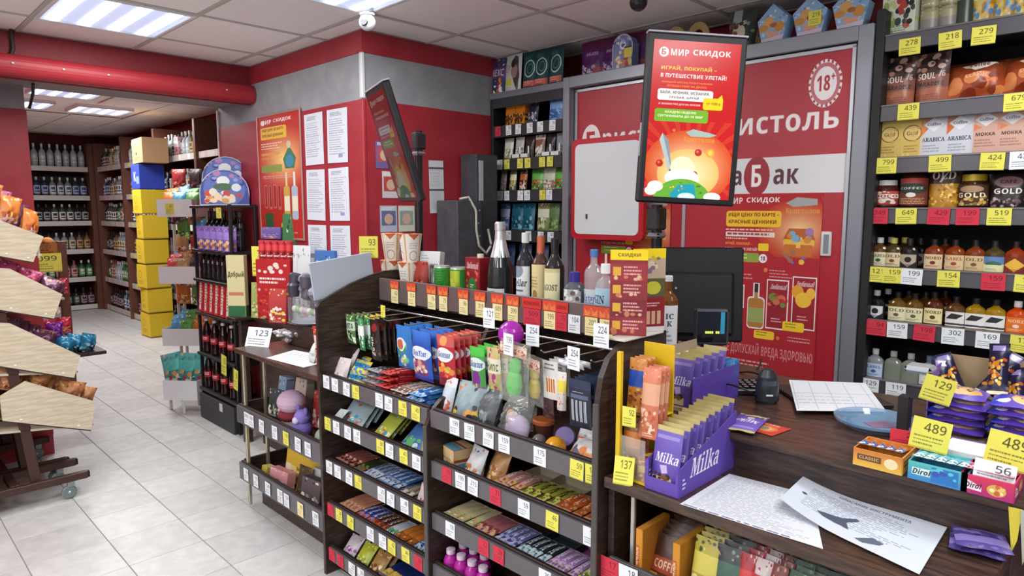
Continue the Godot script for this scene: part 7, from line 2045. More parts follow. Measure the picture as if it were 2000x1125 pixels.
	part(ys, "shelf", span(Vector3(0.05, 0.17, -0.012), Vector3(0.13, 0.174, 0.085), 0.001), yel)
	part(ys, "front_film", span(Vector3(0.006, 0.006, 0.0), Vector3(0.008, 0.12, 0.08), 0.0), glass("e8e4d8", 0.15))
	var wf := [["cocoa wafer", "c87a28", "1f4aa8", ["5a2a14", "e0a850", "8a4a1c"], "orange wafer pack with a blue band in the upper tier of the yellow stand", 0.175, 0.0], ["peach wafer", "d87a58", "e0a888", ["e8b898", "b85a40", "f0d0b8"], "tall peach coloured wafer pack at the right of the yellow stand", 0.12, 0.055], ["brown wafer", "8a5228", "c87a30", ["4a2414", "d8a060"], "brown wafer pack in the lower tier of the yellow stand", 0.008, 0.0]]
	for k in 3:
		var q: Array = wf[k]
		for j in 3:
			stock(q[0], func(): return pouch_node(0.055, 0.15 if k != 1 else 0.19, 0.018, pack_art(q[0], q[1], q[2], "", "f0e0c8", q[3], 64, 160), 1, 81 + k), "wafer_pack", "%s, %s" % [q[4], ["front", "middle", "back"][j]], "wafer pack", Vector3(1.485 + 0.022 * j + (0.02 if k == 0 else 0.0), 0.90 + q[5], -1.015 + q[6]), standing(4, 6), "wafers on the yellow stand")
	price("y", "92", Vector3(1.462, 1.075, -1.005), Vector2(0.04, 0.055), standing(8), "on the yellow wafer stand", "")
	price("y", "137", Vector3(1.443, 0.93, -1.005), Vector2(0.055, 0.075), standing(18, 14), "leaning before the small red box on the ledge", "")
	stock("small red", func(): return carton_node(0.05, 0.06, 0.09, pack_art("small red", "b83028", "e0c838", "", "f0e0c0", ["e8d060", "7a1818"], 48, 56)), "sweet_box", "small red and yellow box behind the 137 tag on the ledge", "box", Vector3(1.52, 0.898, -0.975), standing(25))
	# gum cartons on the front edge of the worktop
	var gums := [["gum orange", "d88a3c", -0.464, 0.105, "orange gum carton with blue and white sticks, leftmost on the worktop edge"], ["gum blue", "5aa8c4", -0.340, 0.115, "blue green gum carton, middle of the three on the worktop edge"], ["gum pink", "c42858", -0.247, 0.095, "red and pink gum carton, rightmost on the worktop edge"]]
	for k in 3:
		var q: Array = gums[k]
		var cell := art(q[0], 160, 72, hexc(q[1]), func(a):
			if k == 0:
				a.grad(0, 0, 1, 1, hexc("cf7c34"), hexc("e8bc4c")); a.rect(0.08, 0.28, 0.5, 0.34, hexc("6a4a28")); a.text("CLASSIC", 0.12, 0.36, 0.42, 0.18, hexc("d8b888")); a.ell(0.78, 0.5, 0.14, 0.3, hexc("ecdcb0"))
			elif k == 1:
				a.grad(0, 0, 1, 1, hexc("5ac0b4"), hexc("3f84c8")); a.rect(0.40, 0.1, 0.45, 0.8, hexc("2f78c0")); a.speck(9, [hexc("7ac85a"), hexc("3a5ab0"), hexc("58c8d8")], 0.4, 0.15, 0.4, 0.5, 0.06); a.rect(0.06, 0.3, 0.32, 0.4, hexc("d8eef0")); a.text("Dirol", 0.07, 0.34, 0.3, 0.32, hexc("1a3038"), 0, 0.2)
			else:
				a.grad(0, 0, 1, 1, hexc("d83a58"), hexc("b02a78")); a.ell(0.68, 0.55, 0.18, 0.3, hexc("d8b050")); a.speck(7, [hexc("e8c870"), hexc("c86a40"), hexc("f0e0b0")], 0.52, 0.3, 0.3, 0.4, 0.05); a.poly([[0.06, 0.2], [0.4, 0.55], [0.4, 0.8], [0.06, 0.75]], hexc("f4e4e8")); a.text("Dirol", 0.08, 0.38, 0.3, 0.3, hexc("3a1a28"), 0, 0.2))
		stock(q[0], func(): return tray_node(q[3], 0.042, 0.11, cell), "gum_carton", q[4], "carton", Vector3(1.762, 1.011, q[2]), yaw(FACE))
		var stick := bar_art("gum stick %d" % k, ["c8702c", "7ac0d0", "d86080"][k], ["3a78c0", "e8eef0", "f0d0d8"][k], "", "ffffff", [["e8e8f0", "2a4a9a"], ["3a9ac0", "e8f4f4"], ["f0c8d0", "a82a50"]][k])
		for j in 5:
			stock("gum stick %d" % k, func(): return bar_node(0.10, q[3] / 5.6, 0.014, stick, 1, 4), "gum_pack", "gum pack in the %s carton, %s from the left" % [["orange", "blue green", "red and pink"][k], nth(j)], "gum pack", Vector3(1.812, 1.046, q[2] + q[3] * (j - 2) / 5.2), lying(180, 10), "gum packs in cartons")
	price("r", "26", Vector3(1.830, 1.062, -0.436), Vector2(0.07, 0.045), yaw(-80), "half hidden behind the orange gum carton", "")
	price("y", "489", Vector3(1.800, 1.094, -0.379), Vector2(0.08, 0.075), standing(12, 8) * Basis(Vector3(0, 0, 1), -0.12), "standing above the blue gum carton", "large tags on the worktop")
	price("y", "489", Vector3(1.780, 1.100, -0.223), Vector2(0.085, 0.08), standing(14, 8) * Basis(Vector3(0, 0, 1), -0.15), "standing behind the pink gum carton", "large tags on the worktop")
	price("w", "56", Vector3(1.720, 1.060, -0.238), Vector2(0.075, 0.055), standing(10, 12) * Basis(Vector3(0, 0, 1), -0.08), "on the pink gum carton", "")
	price("y", "129", Vector3(2.050, 1.147, -0.422), Vector2(0.075, 0.07), standing(24, 4) * Basis(Vector3(0, 0, 1), -0.25), "at the left end of the purple cookie packs", "")
	stock("white carton2", func(): return carton_node(0.13, 0.05, 0.10, art("plain white", 32, 32, hexc("dcdce0"))), "white_box", "plain white box behind the blue gum carton", "box", Vector3(1.88, 1.011, -0.295), yaw(FACE))
	# tray of cookie packs
	var tray := thing("cookie_tray", "purple and brown cardboard tray holding cookie packs at the right of the worktop", "tray", Vector3(2.05, 1.011, -0.32))
	part(tray, "front", span(Vector3(-0.10, 0, -0.14), Vector3(-0.097, 0.045, 0.13), 0.0), mat("7a54b8", 0.5))
	part(tray, "floor", span(Vector3(-0.097, 0, -0.14), Vector3(0.26, 0.003, 0.13), 0.0), mat("a08a6a", 0.8))
	part(tray, "back", span(Vector3(0.26, 0, -0.14), Vector3(0.263, 0.19, 0.13), 0.0), mat("a8906c", 0.8))
	part(tray, "side", span(Vector3(0.08, 0, -0.143), Vector3(0.26, 0.17, -0.14), 0.0), mat("8a6ab8", 0.6))
	part(tray, "tag_holder", boxm(Vector3(0.03, 0.12, 0.03), 0.004, Vector3(-0.05, 0.06, -0.165)), mat("1c1a1e", 0.4))
	part(tray, "silver_cap", boxm(Vector3(0.07, 0.02, 0.07), 0.009, Vector3(0.06, 0.175, -0.16)), mat("c8ccd4", 0.25, 0.5))
	var cook := art("cookie pack", 128, 112, hexc("6a54b8"), func(q):
		q.grad(0, 0, 1, 1, hexc("7a64c4"), hexc("5a3fae")); q.poly([[0, 0.3], [0.3, 0.1], [0.2, 0.9], [0, 1]], hexc("2f3fb8")); q.text("Milka", 0.35, 0.12, 0.45, 0.2, hexc("e8e4f4"), 1, 0.2); q.ell(0.62, 0.62, 0.3, 0.24, hexc("d8a868")); q.ell(0.55, 0.7, 0.2, 0.16, hexc("e8c490")); q.speck(6, [hexc("5a3420")], 0.45, 0.5, 0.35, 0.25, 0.04); q.ell(0.2, 0.75, 0.12, 0.1, hexc("e8e8f0")))
	for c in 2:
		for k in 5:
			stock("cookie pack", func(): return pouch_node(0.135, 0.125, 0.034, cook, 1, 55, false, 0.06, 1.2), "cookie_pack", "purple cookie pack in the %s stack of the tray, %s from the bottom" % [["left", "right"][c], nth(k)], "cookie pack", Vector3(1.955 + 0.135 + 0.004 * sin(k * 2.0), 1.030 + 0.023 * k, [-0.388, -0.248][c] + 0.004 * sin(k * 3.0 + c)), lying(180 + 4 * sin(k * 1.7 + c)) * Basis(Vector3(0, 0, 1), PI), "cookie packs on the worktop")
	var navy := art("gold navy bar", 64, 144, hexc("1f1a3a"), func(q):
		q.speck(30, [hexc("e0a83a"), hexc("c87a20"), hexc("f0d070"), hexc("b85a28")], 0.05, 0.3, 0.8, 0.5, 0.12); q.rect(0.2, 0.05, 0.6, 0.12, hexc("8a80b8")); q.rect(0, 0.94, 1, 0.06, hexc("d8c8a0")))
	for k in 7:
		stock("gold navy bar", func(): return bar_node(0.15, 0.05, 0.03, navy, 2, 6), "twist_bar", "navy and gold sweet bar tossed behind the cookie packs, %s from the left" % nth(k), "sweet bar", Vector3(2.20 + 0.03 * (k % 3), 1.06 + 0.022 * (k % 4), -0.44 + 0.042 * k), standing(20 - 9 * k, 30) * Basis(Vector3(0, 0, 1), 0.5 * sin(k * 2.2)), "navy and gold bars")
	for k in 2:
		stock("ledge pack", func(): return pouch_node(0.10, 0.10, 0.014, pack_art("ledge pack", "4a3a88", "8a7ac0", "", "c8c0e0", ["7a6ab0", "3a2a70"], 80, 80), 1, 58), "cookie_pack", "dark purple packet in the pile on the ledge end, %s from the bottom" % nth(k), "cookie pack", Vector3(1.685, 0.900, -0.262) + Vector3(0.05, 0.008 + 0.013 * k, 0), lying(190 + 8 * k), "packets on the ledge end")
	for k in 2:
		var rg := G.new()
		rg.slab(PackedVector2Array([Vector2(-0.012, 0.0), Vector2(0.012, 0.0), Vector2(0.008, -0.07 - 0.02 * k), Vector2(0.0, -0.10 - 0.02 * k)]), -0.001, 0.001)
		var r := obj("ribbon", rg.mesh(), mat(["d8c840", "b8b8a8"][k], 0.5))
		r.transform = Transform3D(yaw(FACE + 20 * k), Vector3(1.714, 1.0, -0.196 + 0.02 * k))
		tag(r, ["yellow ribbon end hanging off the worktop corner at the right edge", "grey ribbon end behind the yellow one"][k], "ribbon")
	# sachets under the ledge
	var us := Vector2(0.062, 0.066)
	price_row(1.450, 0.628, [[-1.053, "r", "17"], [-0.988, "w", "18"], [-0.888, "w", "20"], [-0.814, "w", "24"]], us, "rail under the customer ledge", "tags under the ledge")
	var co := art("coffee carton", 64, 160, hexc("d8902c"), func(q):
		q.rect(0.1, 0.3, 0.5, 0.55, hexc("c85a20"))
		for k in 6:
			q.text(["C", "O", "F", "F", "E", "E"][k], 0.16, 0.76 - 0.085 * k, 0.36, 0.07, hexc("f4e4c8")))
	var zc := [-0.983, -0.867]
	for k in 2:
		stock("coffee end", func(): return carton_node(0.022, 0.16, 0.14, co), "coffee_carton", "orange upright end of the coffee sachet carton under the ledge, %s" % ["left", "right"][k], "carton", Vector3(1.56, 0.596, zc[k]), standing(0), "coffee carton ends")
	var sach := art("coffee sachet", 96, 96, hexc("4a2c20"), func(q): q.rect(0, 0.45, 1, 0.3, hexc("a84a24")); q.text("COFFEE", 0.1, 0.5, 0.8, 0.18, hexc("e8d8b8")); q.rect(0, 0.78, 1, 0.22, hexc("d8a838")); q.speck(10, [hexc("e8c868"), hexc("6a4020")], 0, 0.75, 1, 0.2, 0.08))
	for k in 6:
		stock("coffee sachet", func(): return pouch_node(0.095, 0.135, 0.016, sach, 1, 62), "coffee_sachet", "brown and yellow coffee sachet between the orange carton ends, %s from the front" % nth(k), "sachet", Vector3(1.52 + 0.02 * k, 0.60 + 0.006 * k, (zc[0] + zc[1]) * 0.5), standing(0, 24), "coffee sachets")
	var more := [["yellow pot", "b8a838", "d8cc60", ["e8e0a0", "3a4a2a", "8a7a20"], 1378, 4, "yellow and green sachet under the ledge"], ["dark sachet", "2a3430", "4a6a58", ["8a9a8a", "1a2420"], 1425, 4, "very dark green sachet under the ledge"], ["red sachet", "b02a34", "d84a4a", ["e8d0d0", "7a1a20"], 1452, 5, "red stick sachet under the ledge"], ["pink white sachet", "d8c8c8", "c04a50", ["b03a44", "e8e0e0"], 1480, 4, "white and red stick sachet under the ledge"], ["brown red sachet", "7a3430", "b05a48", ["d89a80", "4a1a18"], 1508, 4, "brown red sachet under the ledge"], ["green low", "2a4a34", "3a6a48", ["5a8a60", "1a2a20"], 1560, 4, "dark green sachet under the printed leaflet"], ["green low2", "24402e", "3a6a48", ["4a7a58", "1a2a20"], 1610, 4, "dark green sachet at the right under the ledge"]]
	var mz := [-0.799, -0.733, -0.691, -0.655, -0.620, -0.562, -0.506]
	for k in more.size():
		var q: Array = more[k]
		for j in q[5]:
			stock(q[0], func(): return pouch_node(0.085 if k in [0, 1, 5, 6] else 0.045, 0.18, 0.022, pack_art(q[0], q[1], q[2], "", "f0e8e0", q[3], 64, 112), 1, 90 + k), "drink_sachet", "%s, %s from the front" % [q[6], nth(j)], "sachet", Vector3(1.505 + 0.03 * j, 0.598, mz[k] + 0.004 * sin(j * 2.0)), standing(5 * sin(j + k), 14), "sachets under the ledge")


const BACK_Y = [2.27, 1.82, 1.42, 0.97, 0.52, 0.07]


func back_room():
	var wd := noise_mat("5a352a", "6e4434", 0.012, Vector3(8, 1.2, 8), 0.45, 71)
	var rail := mat("c9c8c2", 0.4)
	var a := thing("bottle_rack", "far rack of vodka bottles facing the opening of the back room", "shelf rack")
	for x in [1.66, 3.0]:
		part(a, "upright", span(Vector3(x - 0.04, 0, -12.85), Vector3(x + 0.04, 2.66, -12.42), 0.003), wd)
	part(a, "back_panel", span(Vector3(1.7, 0, -12.9), Vector3(2.96, 2.66, -12.86), 0.0), mat("2a1d1a", 0.7))
	for y in BACK_Y:
		part(a, "shelf", span(Vector3(1.7, y - 0.03, -12.86), Vector3(2.96, y, -12.5), 0.002), wd)
		part(a, "price_rail", span(Vector3(1.7, y - 0.06, -12.5), Vector3(2.96, y + 0.015, -12.485), 0.002), rail)
	var b := thing("bottle_rack", "long rack of bottles running along the right side of the back room", "shelf rack")
	for z in [-12.35, -10.95, -9.55, -8.15, -6.75]:
		part(b, "upright", span(Vector3(3.02, 0, z - 0.03), Vector3(3.45, 2.66, z + 0.03), 0.003), wd)
	part(b, "back_panel", span(Vector3(3.46, 0, -12.38), Vector3(3.5, 2.66, -6.75), 0.0), mat("2a1d1a", 0.7))
	for y in BACK_Y:
		for k in 4:
			var z := -12.32 + 1.4 * k
			part(b, "shelf", span(Vector3(3.07, y - 0.03, z), Vector3(3.46, y, z + 1.34), 0.002), wd)
			part(b, "price_rail", span(Vector3(3.055, y - 0.06, z), Vector3(3.07, y + 0.015, z + 1.34), 0.002), rail)
			for j in [2, 5, 8, 11]:
				part(b, "price_tag", boxm(Vector3(0.002, 0.055, 0.075), 0.0), mat(["e0d868", "dfe2e8", "d8a8b8"][(j + k) % 3]), Vector3(3.054, y - 0.022, z + 0.1 * j))


func far_bottle(key: String, body: String, cap: String, label: String, mark: String) -> Dictionary:
	return art("far " + key, 32, 64, hexc(body), func(q):
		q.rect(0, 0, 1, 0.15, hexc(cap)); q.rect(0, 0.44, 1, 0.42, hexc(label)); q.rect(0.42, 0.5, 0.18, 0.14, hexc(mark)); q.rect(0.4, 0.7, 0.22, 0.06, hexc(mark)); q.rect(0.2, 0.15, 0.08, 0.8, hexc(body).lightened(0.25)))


func goods_back():
	var kinds := [
		[["frost", "b0bcc0", "d8dce0", "b4c2c8", "dfe6ea", "frosted clear bottle"], ["clear", "98a4a8", "e8e8ea", "a8b4b8", "c8d0d4", "clear bottle with a pale cap"], ["gold", "6a5a2c", "c8b040", "c8b878", "6a4020", "gold labelled bottle"]],
		[["white label", "7c8a94", "d8dce0", "dfe6ee", "3a4a6a", "clear bottle with a white label"], ["navy", "2c3850", "c8ccd4", "a8bcd8", "2a3a6a", "blue labelled bottle"]],
		[["black", "1c1d20", "3a3a40", "b0b4b4", "1a1a1c", "dark bottle with a silver label"], ["smoke", "4a5254", "c8c8c8", "e4e4e0", "2a2a2c", "grey bottle with a white label"]],
		[["cut", "8a9498", "c8ccd0", "d4d0b8", "6a5a3a", "clear bottle with a cream label"], ["tan", "7a6248", "2a2420", "c8a880", "5a3a24", "tan bottle"]],
		[["green", "2a5a38", "c8ccc8", "6a9a70", "e0e8d8", "green bottle"], ["rose", "8a6a68", "a83a4a", "d8b0a8", "7a2a3a", "pinkish bottle"]],
		[["deep", "16221c", "2a2a2c", "4a5a50", "a8b0a0", "very dark bottle"], ["wine", "2a1a22", "5a1a2a", "a8909a", "4a2a3a", "dark red bottle"]]]
	for r in 6:
		for k in 12:
			var q: Array = kinds[r][(k * 5 / 3 + r) % kinds[r].size()] if r > 0 else kinds[0][2 if k < 5 else (k % 2)]
			far_stock(q, Vector3(1.76 + 0.104 * k, BACK_Y[r], -12.60), 0.0, "%s, %s from left, %s row of the far rack" % [q[5], nth(k), nth(r)], [0.36, 0.30, 0.27, 0.29, 0.28, 0.27][r], r)
		for k in 34:
			if k % 12 == 11:
				continue
			var q: Array = kinds[[0, 1, 2, 3, 4, 5][r]][(k * 7 / 4) % kinds[r].size()] if (k / 3) % 3 != r % 3 else kinds[(r + 2) % 6][k % 2]
			far_stock(q, Vector3(3.15, BACK_Y[r], -12.25 + 0.117 * k), -90.0, "%s, %s from far end, %s row, long rack" % [q[5], nth(k), nth(r)], 0.29 + 0.02 * sin(k * 1.3), r)
	var pb := pack_art("pink carton", "d8a8b4", "f0e0e4", "", "7a2a3a", ["e8d0d4", "2a2024", "c86a80"], 48, 64)
	for k in 5:
		stock("pink carton", func(): return carton_node(0.14, 0.24, 0.1, pb), "gift_carton", "pink carton on the long rack of the back room, %s from the far end" % nth(k), "carton", Vector3(3.13, [2.27, 0.97, 0.52, 0.52, 0.07][k], [-8.9, -9.35, -9.2, -8.7, -8.85][k]), yaw(FACE), "pink cartons")


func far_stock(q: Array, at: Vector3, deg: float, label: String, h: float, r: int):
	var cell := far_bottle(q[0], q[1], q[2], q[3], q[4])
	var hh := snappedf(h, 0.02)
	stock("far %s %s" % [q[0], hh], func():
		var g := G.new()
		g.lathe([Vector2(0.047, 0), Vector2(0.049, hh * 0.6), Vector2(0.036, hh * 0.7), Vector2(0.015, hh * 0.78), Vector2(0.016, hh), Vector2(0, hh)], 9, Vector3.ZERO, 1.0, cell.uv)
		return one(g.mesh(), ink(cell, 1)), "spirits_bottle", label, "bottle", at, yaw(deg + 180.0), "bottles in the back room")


func aisle_stands():
	# cartons stacked before the long rack
	var yc := art("yellow carton", 64, 64, hexc("dcbf28"), func(q): q.ring(0.35, 0.4, 0.16, 0.16, 0.2, hexc("a88a20"), hexc("dcbf28")); q.lines(3, 0.2, 0.65, 0.5, 0.2, hexc("a8881c")); q.rect(0, 0.96, 1, 0.04, hexc("8a741c")))
	var bc := art("blue carton", 64, 64, hexc("2f48b8"), func(q): q.text("K", 0.3, 0.3, 0.3, 0.4, hexc("d0d8f0")); q.rect(0.6, 0.5, 0.3, 0.3, hexc("8aa0d8")))
	var br := art("brown carton", 64, 64, hexc("b8946c"), func(q): q.ell(0.4, 0.6, 0.06, 0.06, hexc("2a2018")); q.ring(0.4, 0.35, 0.18, 0.16, 0.2, hexc("9a7850"), hexc("b8946c")); q.lines(2, 0.2, 0.75, 0.5, 0.15, hexc("8a6a44")))
	for k in 8:
		var w := 0.30 if k < 7 else 0.52
		stock("carton%d" % (0 if k < 6 else k), func(): return carton_node(w, 0.30, 0.29, [yc, bc, br][0 if k < 6 else k - 5]), "carton", ["lowest yellow carton of the tall stack", "second yellow carton from the floor in the tall stack", "third yellow carton from the floor in the tall stack", "fourth yellow carton from the floor in the tall stack", "fifth yellow carton from the floor in the tall stack", "topmost yellow carton, directly under the blue one", "blue carton in the tall stack under the brown one", "brown cardboard carton on top of the tall stack"][k], "carton", Vector3(2.86 + 0.010 * sin(k * 2.0), 0.004 + 0.312 * k, -9.28 + (0.09 if k == 7 else 0.0)), yaw(FACE + [3, -2, 4, 0, -3, 2, 1, -4][k]), "stacked cartons")
	# stand with a wooden post, a basket of loaves and a yellow tag
	var ps := thing("promo_stand", "dark wooden end stand with a bread basket and shiny red packs", "display stand", Vector3(1.30, 0, -7.12))
	var wd := noise_mat("5a352a", "6e4434", 0.012, Vector3(8, 1.2, 8), 0.45, 71)
	part(ps, "post", span(Vector3(0.10, 0, -0.03), Vector3(0.17, 1.34, 0.03), 0.004), wd)
	part(ps, "post", span(Vector3(-0.5, 0, -0.03), Vector3(-0.44, 1.34, 0.03), 0.004), wd)
	for y in [0.5, 0.85, 1.10, 1.24]:
		part(ps, "shelf", span(Vector3(-0.44, y - 0.02, -0.2), Vector3(0.10, y, 0.16), 0.003), mat("c8c4bc", 0.5) if y < 1.2 else wd)
	var bk := thing("bread_basket", "orange brown basket of small loaves over the yellow tag", "basket", Vector3(1.25, 1.241, -7.08))
	part(bk, "basket", tray_node(0.26, 0.09, 0.18, art("wicker", 48, 24, hexc("a8682c"), func(q): q.lines(5, 0, 0, 1, 1, hexc("6a3c18"), 0.6))).mesh, ink(art("wicker", 0, 0, Color.WHITE)))
	blob_toy(bk, [["loaf", Vector3(-0.07, 0.1, 0.02), Vector3(0.05, 0.04, 0.06), "c8843c"], ["loaf", Vector3(0.0, 0.11, 0.0), Vector3(0.05, 0.045, 0.06), "b8702c"], ["loaf", Vector3(0.07, 0.1, 0.03), Vector3(0.05, 0.04, 0.06), "d08c44"]])
	price("y", "1099", Vector3(1.27, 1.165, -6.94), Vector2(0.25, 0.16), Basis(), "below the bread basket", "")
	var foil := pack_art("red foil", "b01c34", "d83a50", "", "f0d8d8", ["e05a70", "7a1020", "e8c060"], 64, 72)
	for k in 9:
		stock("red foil", func(): return pouch_node(0.13, 0.15, 0.08, foil, 2, 15, false, 0.08, 2.0), "sweet_bag", "shiny red sweet bag on the wooden end stand, %s" % nth(k), "sweet bag", Vector3(1.18 + 0.10 * (k % 3), [0.87, 0.52, 1.11][k / 3] - (0.1 if k / 3 == 2 else 0.0) * 0.0, -6.98 + 0.03 * sin(k * 2.0)) if k < 6 else Vector3(1.0 + 0.1 * (k % 3), 0.87, -6.97), Basis(Vector3.UP, 0.3 * sin(k * 2.0)) * Basis(Vector3.RIGHT, -0.2), "red sweet bags")
	# drinks rack in front of the wall end
	var dr := thing("drinks_rack", "tall black drinks rack with cola bottles and purple packs", "shelf rack")
	var bl := mat("1a1a1c", 0.45)
	for p in [[1.95, -5.38], [1.95, -4.72], [2.13, -5.38], [2.13, -4.72]]:
		part(dr, "upright", span(Vector3(p[0], 0, p[1]), Vector3(p[0] + 0.022, 1.66, p[1] + 0.022), 0.003), bl)
	for y in [1.655, 1.325, 1.10, 0.84, 0.52, 0.24]:
		part(dr, "shelf", span(Vector3(1.935, y - 0.022, -5.385), Vector3(2.15, y, -4.70), 0.003), bl)
	part(dr, "crate", span(Vector3(1.925, 0.0, -5.36), Vector3(2.14, 0.20, -4.73), 0.006), mat("2f3033", 0.5))
	part(dr, "rail_tag", boxm(Vector3(0.002, 0.06, 0.05), 0.0), mat("dfe2e6"), Vector3(1.924, 0.16, -4.95))
	var cola := glass("2a1614", 0.6)
	var cl := art("cola label", 64, 32, hexc("b81c24"), func(q): q.lines(2, 0.1, 0.25, 0.8, 0.5, hexc("f0e0e0"), 0.5))
	for k in 16:
		var lv := k / 8
		stock("cola", func(): return make_bottle("cola", 0.26, 0.034, mat("23110f", 0.1), mat("d8dcdf", 0.35), cl, 0.32, 0.50, 1.6, 1.0, 0.93, 0.46), "cola_bottle", "red labelled cola bottle, %s of the %s, %s shelf of the drinks rack" % [nth(k % 4), ["front rank", "back rank"][(k / 4) % 2], ["upper", "lower"][lv]], "bottle", Vector3(1.985 + 0.085 * ((k / 4) % 2), [0.525, 0.245][lv], -5.30 + 0.155 * (k % 4) + 0.04 * ((k / 4) % 2)), yaw(FACE), "cola bottles")
	for k in 7:
		stock("dark bottle", func(): return make_bottle("wine", 0.28, 0.036, mat("161c18", 0.1), mat("3a3c3a", 0.3), art("dark label", 48, 48, hexc("3a3c48"), func(q): q.lines(3, 0.1, 0.2, 0.8, 0.6, hexc("8a8c98"))), 0.1, 0.5), "wine_bottle", "dark bottle under the top shelf of the drinks rack, %s from the left" % nth(k), "bottle", Vector3(2.06, 1.33, -5.32 + 0.09 * k), yaw(FACE), "dark bottles in the drinks rack")
		stock("low dark bottle", func(): return make_bottle("cola", 0.21, 0.033, mat("14161a", 0.1), mat("2a4a3a", 0.3), null, 0.1, 0.5), "drink_bottle", "small black drink bottle on the middle shelf of the drinks rack, %s from the left" % nth(k), "bottle", Vector3(2.0, 1.102, -5.32 + 0.088 * k), yaw(FACE), "small black bottles")
	var pc := pack_art("purple cookie", "7a58b8", "9a80d0", "", "e8e0f4", ["d8a060", "e8c088", "5a3a90", "b8743a"], 72, 96)
	for k in 5:
		stock("purple cookie", func(): return pouch_node(0.105, 0.175, 0.05, pc, 1, 51, true), "cookie_pack", "purple cookie pack on the upper drinks rack shelf, %s from the left" % nth(k), "cookie pack", Vector3(1.965, 1.327, -5.22 + 0.118 * k), yaw(-48 + 4 * sin(k * 2.0)), "purple cookie packs")
	var rw := art("red white box", 40, 112, hexc("c01f26"), func(q): q.rect(0.25, 0.08, 0.45, 0.84, hexc("ece6e2")); q.lines(8, 0.3, 0.12, 0.35, 0.7, hexc("c85a58")); q.speck(8, [hexc("e8c050")], 0, 0, 1, 1, 0.1))
	for k in 6:
		stock("red white box", func(): return carton_node(0.075, 0.24, 0.13, rw), "chocolate_box", "tall red and white chocolate box on the drinks rack, %s from the left" % nth(k), "box", Vector3(2.0, 0.842, -5.28 + 0.10 * k), standing(0, 4), "red and white boxes")
	price("y", "79", Vector3(1.928, 1.60, -4.82), Vector2(0.085, 0.075), yaw(FACE), "under the domed boxes on the drinks rack", "")
	price("y", "63", Vector3(1.922, 0.50, -4.85), Vector2(0.09, 0.15), yaw(FACE) * Basis(Vector3(0, 0, 1), -0.1), "on the side of the drinks rack by the cola", "")
	price("y", "58", Vector3(1.90, 0.44, -4.60), Vector2(0.07, 0.15), yaw(FACE) * Basis(Vector3(0, 0, 1), -0.15), "hanging by the metal post of the counter unit", "")
	var snow := art("snow dome", 128, 112, hexc("3c4a98"), func(q):
		q.ell(0.5, 0.55, 0.42, 0.5, hexc("5a72b8")); q.speck(22, [hexc("8aa0d8"), hexc("2a3a88"), hexc("b878b0")], 0.05, 0.05, 0.9, 0.5, 0.06); q.ell(0.48, 0.32, 0.13, 0.14, hexc("e8ecf0")); q.ell(0.48, 0.48, 0.2, 0.1, hexc("4a6a48")); q.ell(0.74, 0.5, 0.1, 0.11, hexc("dfe4ec")); q.speck(26, [hexc("d8a060"), hexc("e8e0d0"), hexc("c84a3a"), hexc("f0d8b0")], 0.1, 0.6, 0.75, 0.32, 0.07))
	for k in 2:
		dome_box("snow dome", snow, Vector3(2.02 + 0.07 * (1 - k), 1.657 + 0.10 * (1 - k), -4.93 + 0.02 * k + (0.0 if k == 1 else -0.11)), 0.33, 0.25, yaw(-32), ["rear domed blue snow scene gift box on the drinks rack", "front domed blue snow scene gift box on the drinks rack"][k])
	var riser := obj("display_riser", boxm(Vector3(0.12, 0.098, 0.06), 0.002), bl)
	riser.position = Vector3(2.09, 1.706, -5.02)
	tag(riser, "black block lifting the rear domed gift box", "riser")
	# wire rack of snacks farther back
	var wr := thing("snack_rack", "white wire rack with three plastic bins of snacks", "display rack")
	var wire := mat("c8c8c4", 0.4, 0.3)
	for p in [[2.20, -6.52], [2.42, -6.30], [2.55, -6.45], [2.30, -6.66]]:
		part(wr, "post", span(Vector3(p[0] - 0.012, 0, p[1] - 0.012), Vector3(p[0] + 0.012, 1.90, p[1] + 0.012), 0.003), wire)
	var bins := [[1.56, 0.30], [0.98, 0.34], [0.43, 0.34]]
	var heap := [["crisp orange", "d8782c", ["f0c060", "a84a1c", "e8e0c8"]], ["crisp red", "b83434", ["e8d0c0", "7a1a1a", "e07a50"]], ["crisp blue", "4a98c8", ["a8d8f0", "e8f0f4", "2a5a98"]], ["crisp tan", "b88a58", ["e8c890", "6a4428", "d8d0c0"]], ["crisp green", "5aa044", ["c8d868", "2a5a2a", "f0f0d8"]], ["crisp dark", "3a2a30", ["8a5a50", "c8b0a8", "5a3a58"]]]
	for r in 3:
		var bt := part(wr, "bin", tray_node(bins[r][1], 0.15, 0.30, art("bin white", 24, 24, hexc("d4d7da"))).mesh, mat("eef0f2", 0.4), Vector3(2.19, bins[r][0], -6.25), yaw(-45))
		bt.set_meta("label", "white plastic bin")
		for k in 9:
			var q: Array = heap[(k * 2 + r) % 6]
			stock("heap " + q[0], func(): return pouch_node(0.13, 0.20, 0.06, pack_art(q[0], q[1], "", "", "f0f0e8", q[2], 64, 96), 1, 40 + (q[0] as String).length(), false, 0.06, 1.4), "snack_bag", "%s snack bag in the %s white bin, %s of the heap" % [(q[0] as String).trim_prefix("crisp "), ["top", "middle", "bottom"][r], nth(k)], "snack bag", Vector3(2.19, bins[r][0] + 0.02 + 0.035 * (k / 3), -6.25) + yaw(-45) * Vector3(-0.09 + 0.09 * (k % 3), 0, 0.06 - 0.07 * (k / 3)), yaw(-45 + 9 * sin(k * 2.0)) * Basis(Vector3.RIGHT, -0.25) * Basis(Vector3(0, 0, 1), 0.2 * sin(k * 3.0)), "heaped snack bags")
